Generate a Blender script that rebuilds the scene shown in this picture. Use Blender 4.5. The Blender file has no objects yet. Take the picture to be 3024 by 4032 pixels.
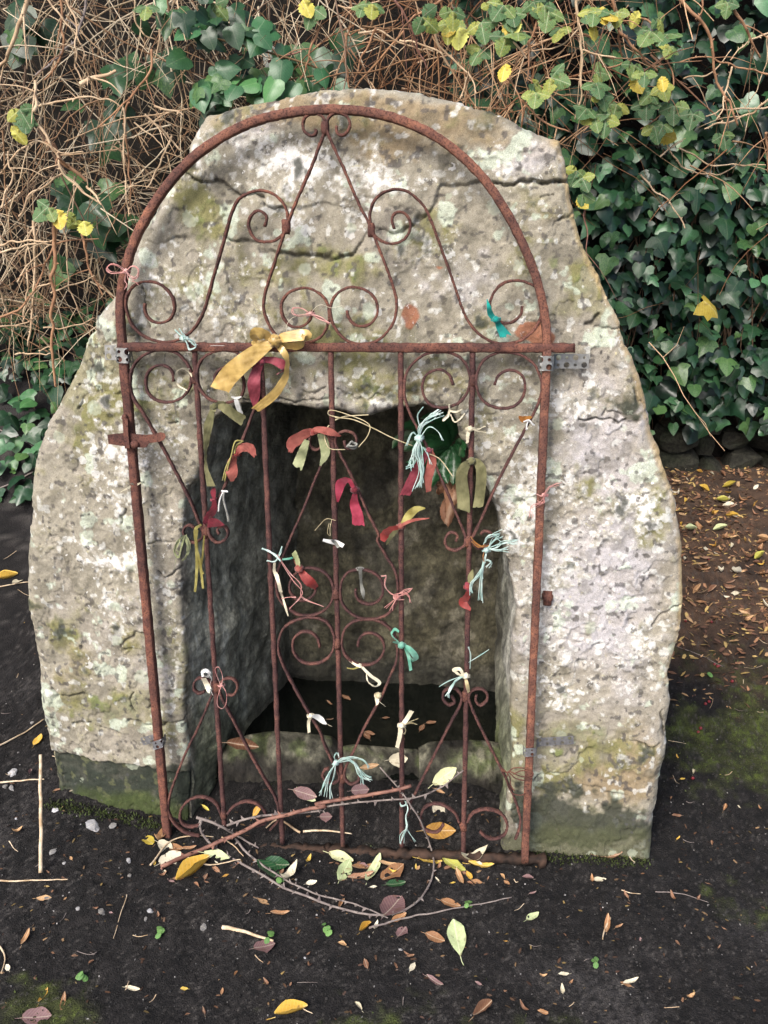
import bpy, math, random
import numpy as np
from mathutils import Vector, Matrix

# ------------------------------------------------------------------ camera, world, sun, exposure
SC = bpy.context.scene
COL = SC.collection
PITCH = math.radians(23.0)
CAM_H = 1.5
FPX = 3352.0                      # focal length in photograph pixels (3024 x 4032)
cam_d = bpy.data.cameras.new('camera'); cam = bpy.data.objects.new('camera', cam_d); COL.objects.link(cam)
cam.location = (0, 0, CAM_H); cam.rotation_euler = (math.pi/2 - PITCH, 0, 0)
cam_d.sensor_width = 36; cam_d.lens = FPX/4032*36; cam_d.clip_start = 0.02; cam_d.clip_end = 500
SC.camera = cam
SUN_EL, SUN_AZ = math.radians(46), math.radians(212)      # azimuth measured clockwise from +Y (the view direction)
w = bpy.data.worlds.new('World'); SC.world = w; w.use_nodes = True
nt = w.node_tree
sky = nt.nodes.new('ShaderNodeTexSky'); sky.sky_type = 'NISHITA'; sky.sun_disc = False
sky.sun_elevation = SUN_EL; sky.sun_rotation = SUN_AZ; sky.dust_density = 3.5; sky.ozone_density = 0.6; sky.air_density = 0.7
bg = nt.nodes['Background']; bg.inputs['Strength'].default_value = 0.15
nt.links.new(sky.outputs[0], bg.inputs['Color'])
sun_d = bpy.data.lights.new('sun', 'SUN'); sun_d.energy = 1.5; sun_d.angle = math.radians(22); sun_d.color = (1.0, 0.965, 0.91)
sun = bpy.data.objects.new('sun', sun_d); COL.objects.link(sun)
sd = Vector((math.sin(SUN_AZ)*math.cos(SUN_EL), math.cos(SUN_AZ)*math.cos(SUN_EL), math.sin(SUN_EL)))
sun.rotation_euler = sd.to_track_quat('Z', 'Y').to_euler(); sun.location = (-3, -4, 6)
SC.view_settings.view_transform = 'Standard'; SC.view_settings.look = 'None'
SC.view_settings.exposure = 1.36; SC.view_settings.gamma = 1.0; SC.view_settings.use_curve_mapping = False

random.seed(7); rng = np.random.default_rng(11)
R = random.random
def RU(a, b): return a + (b-a)*random.random()

# ------------------------------------------------------------------ measuring: photograph pixels -> rays -> real planes
CPI, SPI = math.cos(PITCH), math.sin(PITCH)
EYE = np.array([0, 0, CAM_H])
def rays(p):
    p = np.atleast_2d(np.asarray(p, float))
    x = (p[:, 0]-1512)/FPX; y = -(p[:, 1]-2016)/FPX
    return np.stack([x, CPI + y*SPI, -SPI + y*CPI], 1)
def project(X):
    d = np.asarray(X)-EYE
    z = d[..., 1]*CPI - d[..., 2]*SPI; v = -(d[..., 1]*SPI + d[..., 2]*CPI)
    return np.stack([1512+FPX*d[..., 0]/z, 2016+FPX*v/z], -1)
# the gate's plane: fitted to the four corners of its frame (leans back, turned a little)
GX, GY, YAW, LEAN, ROLL = -0.09725, 1.52231, -0.10251, 0.11952, 0.02032
_ux = np.array([math.cos(YAW), math.sin(YAW), 0]); _n = np.array([-math.sin(YAW), math.cos(YAW), 0])
_uz = np.array([0, 0, 1])*math.cos(LEAN) + _n*math.sin(LEAN)
GU = _ux*math.cos(ROLL)+_uz*math.sin(ROLL); GV = _uz*math.cos(ROLL)-_ux*math.sin(ROLL)
GN = np.cross(GU, GV); GN = GN if GN[1] > 0 else -GN
G0 = np.array([GX, GY, 0.0])
def on_plane(p, d=0.0, o=None, n=None):
    o = G0 if o is None else o; n = GN if n is None else n
    r = rays(p); d = np.broadcast_to(np.asarray(d, float), (len(r),))
    t = (np.dot(o-EYE, n)+d)/(r@n)
    return EYE + r*t[:, None]
def on_z(p, z=0.0):
    r = rays(p); return EYE + r*((z-CAM_H)/r[:, 2])[:, None]
def on_y(p, y):
    r = rays(p); return EYE + r*(np.broadcast_to(np.asarray(y, float), (len(r),))/r[:, 1])[:, None]
CROP = {1: (400, 350, .6028), 2: (1200, 350, .6631), 3: (400, 1250, .5425), 4: (1200, 1250, .6631), 5: (500, 2000, .5425),
        6: (1200, 2000, .6631), 7: (500, 2600, .5425), 8: (1200, 2600, .6631), 'D': (0, 0, 1.8228),
        'L4': (0, 900, .4972), 'L6': (0, 1900, .6782), 'R3': (2000, 0, .6172), 'R5': (2000, 900, .6172), 'R7': (2000, 2000, .6781),
        'T1': (0, 0, .6028), 'T2': (1000, 0, .6631), 'P': (0, 0, 1.0)}
def px(c, pts):
    a, b, s = CROP[c]; return [(a+x*s, b+y*s) for x, y in pts]

# ------------------------------------------------------------------ numpy noise
def _hash(ix, iy, iz, seed):
    h = (ix.astype(np.uint32)*np.uint32(374761393) + iy.astype(np.uint32)*np.uint32(668265263)
         + iz.astype(np.uint32)*np.uint32(2147483647) + np.uint32(seed*1274126177 & 0xffffffff))
    h = (h ^ (h >> np.uint32(13)))*np.uint32(1274126177)
    h = (h ^ (h >> np.uint32(16)))*np.uint32(2246822519)
    h = h ^ (h >> np.uint32(15))
    return (h & np.uint32(0xffffff)).astype(np.float32)/np.float32(0xffffff)
def vnoise(P, f, seed=0):
    Q = np.asarray(P, np.float32)*f + np.float32(1000.37)
    I = np.floor(Q).astype(np.int64); F = (Q-I).astype(np.float32); F = F*F*F*(F*(F*6-15)+10)
    x, y, z = I[:, 0], I[:, 1], I[:, 2]; fx, fy, fz = F[:, 0], F[:, 1], F[:, 2]
    def c(a, b, d): return _hash(x+a, y+b, z+d, seed)
    def L(a, b, t): return a+(b-a)*t
    return L(L(L(c(0,0,0), c(1,0,0), fx), L(c(0,1,0), c(1,1,0), fx), fy), L(L(c(0,0,1), c(1,0,1), fx), L(c(0,1,1), c(1,1,1), fx), fy), fz)*2-1
def fbm(P, f, o=4, seed=0, g=.5):
    s = 0; a = 1; t = 0
    for i in range(o):
        s = s + a*vnoise(P, f*2.03**i, seed+i*17); t += a; a *= g
    return s/t*1.5
def sm(a, b, x):
    t = np.clip((np.asarray(x, float)-a)/(b-a), 0, 1); return t*t*(3-2*t)
def mixc(c, col, m):
    return c + (np.asarray(col, float)[None, :]-c)*np.clip(m, 0, 1)[:, None]
def seg_dist(P2, poly):
    poly = np.asarray(poly, float); best = np.full(len(P2), 1e9)
    for a, b in zip(poly[:-1], poly[1:]):
        ab = b-a; t = np.clip(((P2-a)@ab)/(ab@ab+1e-12), 0, 1)
        best = np.minimum(best, np.hypot(*(P2-a-t[:, None]*ab).T))
    return best

# ------------------------------------------------------------------ mesh helpers
def fast_mesh(name, V, F, smooth=True, col=None, lich=None):
    """V (n,3); F list of (m,k) int arrays"""
    me = bpy.data.meshes.new(name)
    V = np.ascontiguousarray(V, np.float32)
    if isinstance(F, np.ndarray): F = [F]
    F = [np.asarray(f, np.int32) for f in F if len(f)]
    me.vertices.add(len(V)); me.vertices.foreach_set('co', V.ravel())
    li = np.concatenate([f.ravel() for f in F]); tot = np.concatenate([np.full(len(f), f.shape[1], np.int32) for f in F])
    me.loops.add(len(li)); me.loops.foreach_set('vertex_index', li)
    me.polygons.add(len(tot)); st = np.concatenate([[0], np.cumsum(tot)[:-1]]).astype(np.int32)
    me.polygons.foreach_set('loop_start', st); me.polygons.foreach_set('loop_total', tot)
    me.polygons.foreach_set('use_smooth', np.full(len(tot), smooth))
    me.update(calc_edges=True); me.validate()
    if col is not None:
        at = me.color_attributes.new('Col', 'FLOAT_COLOR', 'POINT')
        c4 = np.ones((len(V), 4), np.float32); c4[:, :3] = col; at.data.foreach_set('color', c4.ravel())
    if lich is not None:
        at = me.attributes.new('lich', 'FLOAT', 'POINT'); at.data.foreach_set('value', np.ascontiguousarray(lich, np.float32))
    return me
class MB:
    """collects pieces with one vertex numbering"""
    def __init__(s): s.V = []; s.Q = []; s.T = []; s.C = []; s.n = 0
    def add(s, V, Q=None, T=None, C=None):
        V = np.asarray(V, float).reshape(-1, 3)
        if Q is not None and len(Q): s.Q.append(np.asarray(Q)+s.n)
        if T is not None and len(T): s.T.append(np.asarray(T)+s.n)
        s.V.append(V); s.n += len(V)
        s.C.append(np.broadcast_to(np.asarray(C if C is not None else (1, 1, 1), float), (len(V), 3)))
    def mesh(s, name, smooth=True, col=False):
        F = []
        if s.Q: F.append(np.concatenate(s.Q))
        if s.T: F.append(np.concatenate(s.T))
        return fast_mesh(name, np.concatenate(s.V), F, smooth, np.concatenate(s.C) if col else None)
def obj(name, me, mat=None, parent=None):
    o = bpy.data.objects.new(name, me); COL.objects.link(o)
    if mat is not None and me is not None:
        if len(me.materials) == 0: me.materials.append(mat)
    if parent is not None:
        o.parent = parent
        if me is not None and not o.get('_local'): o.location = Vector((0, 0, 0)) - world_loc(parent)
    return o
def world_loc(o):
    l = Vector((0, 0, 0))
    while o is not None: l = l + o.location; o = o.parent
    return l
def tag(o, label=None, cat=None, group=None, kind=None):
    if label: o['label'] = label
    if cat: o['category'] = cat
    if group: o['group'] = group
    if kind: o['kind'] = kind
    return o
def thing(name, loc, label, cat, group=None):
    o = bpy.data.objects.new(name, None); COL.objects.link(o); o.location = Vector([float(v) for v in loc]); o.empty_display_size = .05
    return tag(o, label, cat, group)
def catmull(P, n):
    P = np.asarray(P, float)
    if len(P) < 3:
        t = np.linspace(0, 1, n)[:, None]; return P[0]*(1-t)+P[-1]*t
    d = np.concatenate([[0], np.cumsum(np.linalg.norm(np.diff(P, axis=0), axis=1)**.5+1e-9)])
    Q = np.concatenate([[2*P[0]-P[1]], P, [2*P[-1]-P[-2]]])
    K = np.concatenate([[2*d[0]-d[1]], d, [2*d[-1]-d[-2]]])
    t = np.linspace(0, d[-1]*.999999, n); i = np.clip(np.searchsorted(d, t, 'right')-1, 0, len(P)-2)
    out = np.zeros((n, P.shape[1]))
    p0, p1, p2, p3 = Q[i], Q[i+1], Q[i+2], Q[i+3]; t0, t1, t2, t3 = (K[i][:, None], K[i+1][:, None], K[i+2][:, None], K[i+3][:, None]); t = t[:, None]
    A1 = (t1-t)/(t1-t0)*p0+(t-t0)/(t1-t0)*p1; A2 = (t2-t)/(t2-t1)*p1+(t-t1)/(t2-t1)*p2; A3 = (t3-t)/(t3-t2)*p2+(t-t2)/(t3-t2)*p3
    B1 = (t2-t)/(t2-t0)*A1+(t-t0)/(t2-t0)*A2; B2 = (t3-t)/(t3-t1)*A2+(t-t1)/(t3-t1)*A3
    return (t2-t)/(t2-t1)*B1+(t-t1)/(t2-t1)*B2
def arclen(P, n):
    P = np.asarray(P, float); d = np.concatenate([[0], np.cumsum(np.linalg.norm(np.diff(P, axis=0), axis=1))])
    t = np.linspace(0, d[-1], n); return np.stack([np.interp(t, d, P[:, k]) for k in range(P.shape[1])], 1)
def frames(P, ref=None):
    T = np.gradient(P, axis=0); T /= np.linalg.norm(T, axis=1)[:, None]+1e-12
    if ref is not None:
        B = np.broadcast_to(ref, P.shape); A = np.cross(T, B); A /= np.linalg.norm(A, axis=1)[:, None]+1e-12
        return T, A, np.cross(A, T)
    a = np.array([0, 0, 1.]) if abs(T[0][2]) < .9 else np.array([1., 0, 0]); A = np.zeros_like(P); v = a
    for i in range(len(P)):
        v = v-T[i]*(v@T[i]); l = np.linalg.norm(v)
        if l < 1e-6: v = np.cross(T[i], [1, .3, .2]); l = np.linalg.norm(v)
        v = v/l; A[i] = v
    return T, A, np.cross(T, A)
def tube_data(P, r, k=8, ref=None, sect=None, closed=True):
    """round tube (radius r, scalar or per point) or a section given as list of (a,b) offsets"""
    P = np.asarray(P, float); T, A, B = frames(P, ref); n = len(P)
    if sect is None:
        an = np.arange(k)*2*math.pi/k; sx, sy = np.cos(an), np.sin(an); r = np.broadcast_to(np.asarray(r, float), (n,))
        V = P[:, None]+(A[:, None]*sx[None, :, None]+B[:, None]*sy[None, :, None])*r[:, None, None]
    else:
        sect = np.asarray(sect, float); k = len(sect)
        V = P[:, None]+A[:, None]*sect[None, :, 0, None]+B[:, None]*sect[None, :, 1, None]
    V = V.reshape(-1, 3); i = np.arange(n-1)[:, None]*k; j = np.arange(k)[None]; j2 = (j+1) % k
    Q = np.stack([i+j, i+j2, i+k+j2, i+k+j], -1).reshape(-1, 4); Tt = []
    if closed:
        for b, fl in ((0, 1), ((n-1)*k, 0)):
            for q in range(1, k-1): Tt.append([b, b+q+1, b+q] if fl else [b, b+q, b+q+1])
    return V, Q, np.array(Tt) if Tt else None
def hexcol(r, g, b):
    f = lambda c: ((c/255+.055)/1.055)**2.4 if c > 10 else c/3294.6
    return (f(r), f(g), f(b))

# ------------------------------------------------------------------ materials
def mat_new(name):
    m = bpy.data.materials.new(name); m.use_nodes = True; t = m.node_tree; b = t.nodes['Principled BSDF']
    return m, t, b
def N(t, ty, **kw):
    n = t.nodes.new(ty)
    for k, v in kw.items():
        if k in n.inputs: n.inputs[k].default_value = v
        else: setattr(n, k, v)
    return n
def ramp(t, fac, stops):
    r = t.nodes.new('ShaderNodeValToRGB'); e = r.color_ramp.elements
    while len(e) < len(stops): e.new(.5)
    for i, (p, c) in enumerate(stops): e[i].position = p; e[i].color = (*c, 1) if len(c) == 3 else c
    t.links.new(fac, r.inputs[0]); return r
def mixrgb(t, a, b, fac, mode='MIX'):
    m = t.nodes.new('ShaderNodeMix'); m.data_type = 'RGBA'; m.blend_type = mode
    for s, v in ((m.inputs[6], a), (m.inputs[7], b), (m.inputs[0], fac)):
        if hasattr(v, 'is_linked') or hasattr(v, 'links'): t.links.new(v, s)
        else: s.default_value = v if not isinstance(v, tuple) else (*v, 1)
    return m.outputs[2]
def bump(t, b, h, strength, dist):
    n = N(t, 'ShaderNodeBump', Strength=strength, Distance=dist); t.links.new(h, n.inputs['Height']); t.links.new(n.outputs[0], b.inputs['Normal'])
def mat_vcol(name, rough=.9, nscale=350, namp=.35, bstr=.5, bdist=.002, spec=.25):
    """colour attribute of the mesh, broken up by fine procedural grain"""
    m, t, b = mat_new(name)
    a = N(t, 'ShaderNodeVertexColor', layer_name='Col'); tc = N(t, 'ShaderNodeTexCoord')
    n = N(t, 'ShaderNodeTexNoise', Scale=nscale, Detail=3.0); t.links.new(tc.outputs['Object'], n.inputs['Vector'])
    lo, hi = 1-namp, 1+namp
    r = ramp(t, n.outputs[0], [(.3, (lo,)*3), (.7, (hi,)*3)])
    t.links.new(mixrgb(t, a.outputs[0], r.outputs[0], 1.0, 'MULTIPLY'), b.inputs['Base Color'])
    b.inputs['Roughness'].default_value = rough; b.inputs['Specular IOR Level'].default_value = spec
    n2 = N(t, 'ShaderNodeTexNoise', Scale=nscale*.55, Detail=4.0); t.links.new(tc.outputs['Object'], n2.inputs['Vector'])
    bump(t, b, n2.outputs[0], bstr, bdist); return m
M = {}
def mat_masonry():
    m, t, b = mat_new('weathered_stone'); tc = N(t, 'ShaderNodeTexCoord'); a = N(t, 'ShaderNodeVertexColor', layer_name='Col'); l = N(t, 'ShaderNodeAttribute', attribute_name='lich')
    def noise(sc, det=4.0, ro=.6, off=0):
        mp = N(t, 'ShaderNodeMapping'); mp.inputs['Location'].default_value = (off, off*.7, off*1.3); t.links.new(tc.outputs['Object'], mp.inputs['Vector'])
        n = N(t, 'ShaderNodeTexNoise', Scale=float(sc), Detail=det, Roughness=ro); t.links.new(mp.outputs[0], n.inputs['Vector']); return n.outputs[0]
    def madd(x, k, y):
        q = N(t, 'ShaderNodeMath', operation='MULTIPLY_ADD'); t.links.new(x, q.inputs[0]); q.inputs[1].default_value = k
        if isinstance(y, float): q.inputs[2].default_value = y
        else: t.links.new(y, q.inputs[2])
        return q.outputs[0]
    grain = ramp(t, noise(520, 2.0), [(.3, (.74,)*3), (.7, (1.26,)*3)]); c = mixrgb(t, a.outputs[0], grain.outputs[0], 1.0, 'MULTIPLY')
    mott = ramp(t, noise(75, 6.0, .72, 3), [(.36, (.70, .68, .62)), (.6, (1.15, 1.15, 1.15))]); c = mixrgb(t, c, mott.outputs[0], .38, 'MULTIPLY')
    wfac = ramp(t, madd(l.outputs['Fac'], .20, noise(120, 6.0, .7, 7)), [(.615, (0,)*3), (.65, (1,)*3)]); fm = N(t, 'ShaderNodeMath', operation='MULTIPLY'); t.links.new(wfac.outputs[0], fm.inputs[0]); fm.inputs[1].default_value = .72
    c = mixrgb(t, c, (.46, .455, .425), fm.outputs[0])
    def rosettes(scale, off, share, grow, rmax, amt):
        # crusts of lichen: crisp, slightly ragged discs of many sizes
        mp = N(t, 'ShaderNodeMapping'); mp.inputs['Location'].default_value = (off, off*2, off*.5); t.links.new(tc.outputs['Object'], mp.inputs['Vector'])
        nz = N(t, 'ShaderNodeTexNoise', Scale=210.0, Detail=3.0); t.links.new(tc.outputs['Object'], nz.inputs['Vector'])
        va = N(t, 'ShaderNodeVectorMath', operation='MULTIPLY_ADD'); t.links.new(nz.outputs['Color'], va.inputs[0]); va.inputs[1].default_value = (.010,)*3; t.links.new(mp.outputs[0], va.inputs[2])
        vo = N(t, 'ShaderNodeTexVoronoi', Scale=float(scale)); t.links.new(va.outputs[0], vo.inputs['Vector']); sx = N(t, 'ShaderNodeSeparateColor'); t.links.new(vo.outputs['Color'], sx.inputs[0])
        pick = N(t, 'ShaderNodeMath', operation='GREATER_THAN'); t.links.new(madd(l.outputs['Fac'], grow, sx.outputs[0]), pick.inputs[0]); pick.inputs[1].default_value = share
        rad = madd(sx.outputs[1], rmax, .06); df = N(t, 'ShaderNodeMath', operation='SUBTRACT'); t.links.new(rad, df.inputs[0]); t.links.new(vo.outputs['Distance'], df.inputs[1])
        ed_ = ramp(t, df.outputs[0], [(.0, (0,)*3), (.05, (amt,)*3)]); mu = N(t, 'ShaderNodeMath', operation='MULTIPLY'); t.links.new(ed_.outputs[0], mu.inputs[0]); t.links.new(pick.outputs[0], mu.inputs[1]); return mu.outputs[0]
    c = mixrgb(t, c, (.50, .50, .475), rosettes(36, 1.7, .86, .20, .42, .62)); c = mixrgb(t, c, (.54, .535, .50), rosettes(85, 4.1, .90, .24, .42, .62))
    c = mixrgb(t, c, (.055, .055, .055), rosettes(70, 9.3, .88, .0, .34, .6)); c = mixrgb(t, c, (.30, .33, .25), rosettes(22, 6.6, .86, .0, .40, .5))
    yfac = ramp(t, madd(l.outputs['Fac'], .04, noise(95, 6.0, .72, 21)), [(.615, (0,)*3), (.665, (.55,)*3)])
    c = mixrgb(t, c, (.37, .345, .19), yfac.outputs[0])
    dfac = ramp(t, noise(150, 4.0, .6, 13), [(.635, (0,)*3), (.70, (1,)*3)]); fd = N(t, 'ShaderNodeMath', operation='MULTIPLY'); t.links.new(dfac.outputs[0], fd.inputs[0]); fd.inputs[1].default_value = .62
    c = mixrgb(t, c, (.07, .062, .052), fd.outputs[0])
    t.links.new(c, b.inputs['Base Color']); b.inputs['Roughness'].default_value = .93; b.inputs['Specular IOR Level'].default_value = .2
    bump(t, b, madd(noise(120, 6.0, .7, 7), .7, noise(380, 3.0, .6, 2)), .5, .0020); return m
M['stone'] = mat_masonry()
def mat_dark_stone():
    m, t, b = mat_new('dark_stone'); a = N(t, 'ShaderNodeVertexColor', layer_name='Col'); tc = N(t, 'ShaderNodeTexCoord'); c = a.outputs[0]
    for sc, st, lo, hi, p0, p1 in ((16, .6, .40, 1.5, .36, .64), (55, .6, .72, 1.28, .38, .62), (150, .8, .75, 1.25, .35, .65)):
        mp = N(t, 'ShaderNodeMapping'); mp.inputs['Scale'].default_value = (1, 1, st); mp.inputs['Location'].default_value = (sc*.1, 0, 0); t.links.new(tc.outputs['Object'], mp.inputs['Vector'])
        n = N(t, 'ShaderNodeTexNoise', Scale=float(sc), Detail=6.0, Roughness=.65); t.links.new(mp.outputs[0], n.inputs['Vector']); r = ramp(t, n.outputs[0], [(p0, (lo,)*3), (p1, (hi,)*3)]); c = mixrgb(t, c, r.outputs[0], 1.0, 'MULTIPLY')
    t.links.new(c, b.inputs['Base Color']); b.inputs['Roughness'].default_value = .8; b.inputs['Specular IOR Level'].default_value = .3; bump(t, b, n.outputs[0], .8, .005); return m
M['dark_stone'] = mat_dark_stone()
M['soil'] = mat_vcol('dark_soil', .93, 520, .75, 1.0, .005, .25)
M['wood_v'] = mat_vcol('dry_stem', .85, 300, .25, .4, .001, .2)
M['leaf_v'] = mat_vcol('green_leaf', .38, 160, .22, .3, .001, .45)
M['dry_v'] = mat_vcol('dry_leaf', .7, 220, .3, .4, .001, .3)
def mat_rust(name='rusty_iron', tint=(1, 1, 1)):
    m, t, b = mat_new(name); tc = N(t, 'ShaderNodeTexCoord')
    n = N(t, 'ShaderNodeTexNoise', Scale=55.0, Detail=6.0, Roughness=.65); t.links.new(tc.outputs['Object'], n.inputs['Vector'])
    r = ramp(t, n.outputs[0], [(.3, (.050, .024, .020)), (.46, (.092, .042, .032)), (.6, (.135, .060, .041)), (.78, (.22, .100, .060))])
    n2 = N(t, 'ShaderNodeTexNoise', Scale=330.0, Detail=2.0); t.links.new(tc.outputs['Object'], n2.inputs['Vector'])
    r2 = ramp(t, n2.outputs[0], [(.36, (.22, .2, .2)), (.5, (1, 1, 1))])
    n3 = N(t, 'ShaderNodeTexNoise', Scale=7.0, Detail=3.0); t.links.new(tc.outputs['Object'], n3.inputs['Vector'])
    r3 = ramp(t, n3.outputs[0], [(.4, (.66, .62, .66)), (.62, (1.1, 1, .95))])
    c = mixrgb(t, r.outputs[0], r2.outputs[0], .75, 'MULTIPLY'); c = mixrgb(t, c, r3.outputs[0], 1.0, 'MULTIPLY'); c = mixrgb(t, c, tint, 1.0, 'MULTIPLY')
    t.links.new(c, b.inputs['Base Color']); b.inputs['Roughness'].default_value = .85; b.inputs['Metallic'].default_value = .0
    b.inputs['Specular IOR Level'].default_value = .25
    bump(t, b, n2.outputs[0], .55, .0008); return m
M['rust'] = mat_rust(); M['rust_orange'] = mat_rust('orange_rusty_iron', (1.22, 1.28, 1.22)); M['rust_purple'] = mat_rust('dark_rusty_iron', (.80, .86, 1.0))
def mat_simple(name, c1, c2, rough=.8, scale=120, sheen=0, bstr=.3, spec=.3, metal=0, stripes=0, trans=0):
    m, t, b = mat_new(name); tc = N(t, 'ShaderNodeTexCoord')
    n = N(t, 'ShaderNodeTexNoise', Scale=float(scale), Detail=4.0); t.links.new(tc.outputs['Object'], n.inputs['Vector'])
    r = ramp(t, n.outputs[0], [(.32, c1), (.68, c2)]); t.links.new(r.outputs[0], b.inputs['Base Color'])
    b.inputs['Roughness'].default_value = rough; b.inputs['Specular IOR Level'].default_value = spec; b.inputs['Metallic'].default_value = metal
    b.inputs['Sheen Weight'].default_value = sheen
    n2 = N(t, 'ShaderNodeTexNoise', Scale=float(scale)*6, Detail=2.0); t.links.new(tc.outputs['Object'], n2.inputs['Vector'])
    bump(t, b, n2.outputs[0], bstr, .0006)
    if trans:
        tr = N(t, 'ShaderNodeBsdfTranslucent'); mx = N(t, 'ShaderNodeMixShader'); mx.inputs[0].default_value = trans
        t.links.new(r.outputs[0], tr.inputs['Color']); o = t.nodes['Material Output']
        t.links.new(b.outputs[0], mx.inputs[1]); t.links.new(tr.outputs[0], mx.inputs[2]); t.links.new(mx.outputs[0], o.inputs['Surface'])
    return m
def cloth(name, a, b, rough=.75, tr=.2, spec=.2):
    k = .68 if name == 'gold' else .72 if name in ('white', 'cream', 'mint', 'pink', 'straw') else .55          # paper values to cloth albedo
    M[name] = mat_simple('cloth_'+name, tuple(k*v for v in hexcol(*a)), tuple(k*v for v in hexcol(*b)), rough, 45, .2, .5, spec, trans=tr)
cloth('gold', (160, 130, 66), (222, 188, 112), .33, .08, .6); cloth('rose', (122, 44, 56), (182, 84, 98), .55); cloth('crimson', (92, 22, 34), (140, 42, 58))
cloth('olive', (106, 104, 68), (160, 156, 112)); cloth('pale_olive', (150, 158, 112), (204, 208, 160)); cloth('salmon', (140, 66, 58), (196, 116, 102))
cloth('magenta', (150, 40, 62), (196, 76, 100)); cloth('teal', (0, 120, 116), (20, 172, 160)); cloth('mint', (158, 200, 190), (222, 240, 232), .85)
cloth('pink', (206, 134, 126), (240, 186, 176), .85); cloth('cream', (196, 186, 146), (238, 232, 206), .8); cloth('white', (205, 205, 200), (246, 246, 242), .7)
cloth('straw', (176, 160, 116), (222, 208, 168), .8); cloth('yellow', (150, 138, 66), (206, 196, 120)); cloth('mintrib', (84, 168, 140), (156, 214, 190), .6)
cloth('grey', (120, 120, 112), (196, 196, 186), .9); cloth('orange', (150, 92, 34), (196, 134, 60)); cloth('red', (130, 40, 38), (186, 82, 74), .5)
M['galv'] = mat_simple('galvanised_steel', (.15, .15, .14), (.27, .27, .26), .5, 90, 0, .2, .5, .85)
M['galv_dull'] = mat_simple('dull_galvanised_steel', (.13, .13, .135), (.22, .22, .225), .55, 90, 0, .3, .5, .7)
def mat_leaf(name, stops, rough=.35, spec=.5, tr=.12, scale=14, blotch=.55, rib=.20):
    """leaf colour varies from leaf to leaf (object random) and over the blade"""
    m, t, b = mat_new(name); oi = N(t, 'ShaderNodeObjectInfo'); tc = N(t, 'ShaderNodeTexCoord')
    n = N(t, 'ShaderNodeTexNoise', Scale=float(scale), Detail=3.0); t.links.new(tc.outputs['Object'], n.inputs['Vector'])
    ma = N(t, 'ShaderNodeMath', operation='MULTIPLY_ADD'); t.links.new(n.outputs[0], ma.inputs[0]); ma.inputs[1].default_value = .7
    m2 = N(t, 'ShaderNodeMath', operation='MULTIPLY_ADD'); t.links.new(oi.outputs['Random'], m2.inputs[0]); m2.inputs[1].default_value = .9; m2.inputs[2].default_value = -.2
    t.links.new(m2.outputs[0], ma.inputs[2])
    rib_amt = rib
    r = ramp(t, ma.outputs[0], stops)
    # midrib, side veins and brown blotches, drawn in the blade's own coordinates
    sx = N(t, 'ShaderNodeSeparateXYZ'); t.links.new(tc.outputs['Object'], sx.inputs[0]); ab = N(t, 'ShaderNodeMath', operation='ABSOLUTE'); t.links.new(sx.outputs[0], ab.inputs[0])
    rib = ramp(t, ab.outputs[0], [(.004, (1,)*3), (.022, (0,)*3)])
    q1 = N(t, 'ShaderNodeMath', operation='MULTIPLY_ADD'); t.links.new(ab.outputs[0], q1.inputs[0]); q1.inputs[1].default_value = -.8; t.links.new(sx.outputs[1], q1.inputs[2])
    q2 = N(t, 'ShaderNodeMath', operation='MULTIPLY'); t.links.new(q1.outputs[0], q2.inputs[0]); q2.inputs[1].default_value = 58.0
    q3 = N(t, 'ShaderNodeMath', operation='SINE'); t.links.new(q2.outputs[0], q3.inputs[0]); vein = ramp(t, q3.outputs[0], [(.86, (0,)*3), (1.0, (.45,)*3)])
    vv = mixrgb(t, rib.outputs[0], vein.outputs[0], 1.0, 'ADD')
    hi = mixrgb(t, r.outputs[0], (1.0, .95, .7), rib_amt)
    cc = mixrgb(t, r.outputs[0], hi, vv)
    nb = N(t, 'ShaderNodeTexNoise', Scale=7.0, Detail=5.0); t.links.new(tc.outputs['Object'], nb.inputs['Vector']); bf = ramp(t, nb.outputs[0], [(.58, (0,)*3), (.68, (blotch,)*3)])
    cc = mixrgb(t, cc, (.10, .05, .025), bf.outputs[0])
    t.links.new(cc, b.inputs['Base Color'])
    b.inputs['Roughness'].default_value = rough; b.inputs['Specular IOR Level'].default_value = spec
    n2 = N(t, 'ShaderNodeTexNoise', Scale=float(scale)*4, Detail=2.0); t.links.new(tc.outputs['Object'], n2.inputs['Vector']); bump(t, b, n2.outputs[0], .25, .001)
    if tr:
        tl = N(t, 'ShaderNodeBsdfTranslucent'); mx = N(t, 'ShaderNodeMixShader'); mx.inputs[0].default_value = tr
        t.links.new(r.outputs[0], tl.inputs['Color']); o = t.nodes['Material Output']
        t.links.new(b.outputs[0], mx.inputs[1]); t.links.new(tl.outputs[0], mx.inputs[2]); t.links.new(mx.outputs[0], o.inputs['Surface'])
    return m
M['ivy'] = mat_leaf('ivy_leaf', [(.0, (.004, .017, .007)), (.45, (.010, .036, .014)), (.8, (.022, .066, .023)), (1.0, (.065, .13, .04))], .34, .33, blotch=.0, rib=.035)
M['ivy_light'] = mat_leaf('fresh_ivy_leaf', [(.0, (.014, .06, .02)), (.5, (.028, .10, .035)), (1.0, (.06, .16, .05))], .36, .4, blotch=.0, rib=.05)
M['bramble'] = mat_leaf('bramble_leaf', [(.0, (.035, .085, .035)), (.5, (.065, .135, .045)), (.8, (.13, .19, .05)), (1.0, (.27, .28, .05))], .6, .3, .25)
M['yleaf'] = mat_leaf('yellow_leaf', [(.0, (.34, .24, .03)), (.6, (.50, .40, .06)), (1.0, (.44, .45, .10))], .55, .3, .25)
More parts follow.
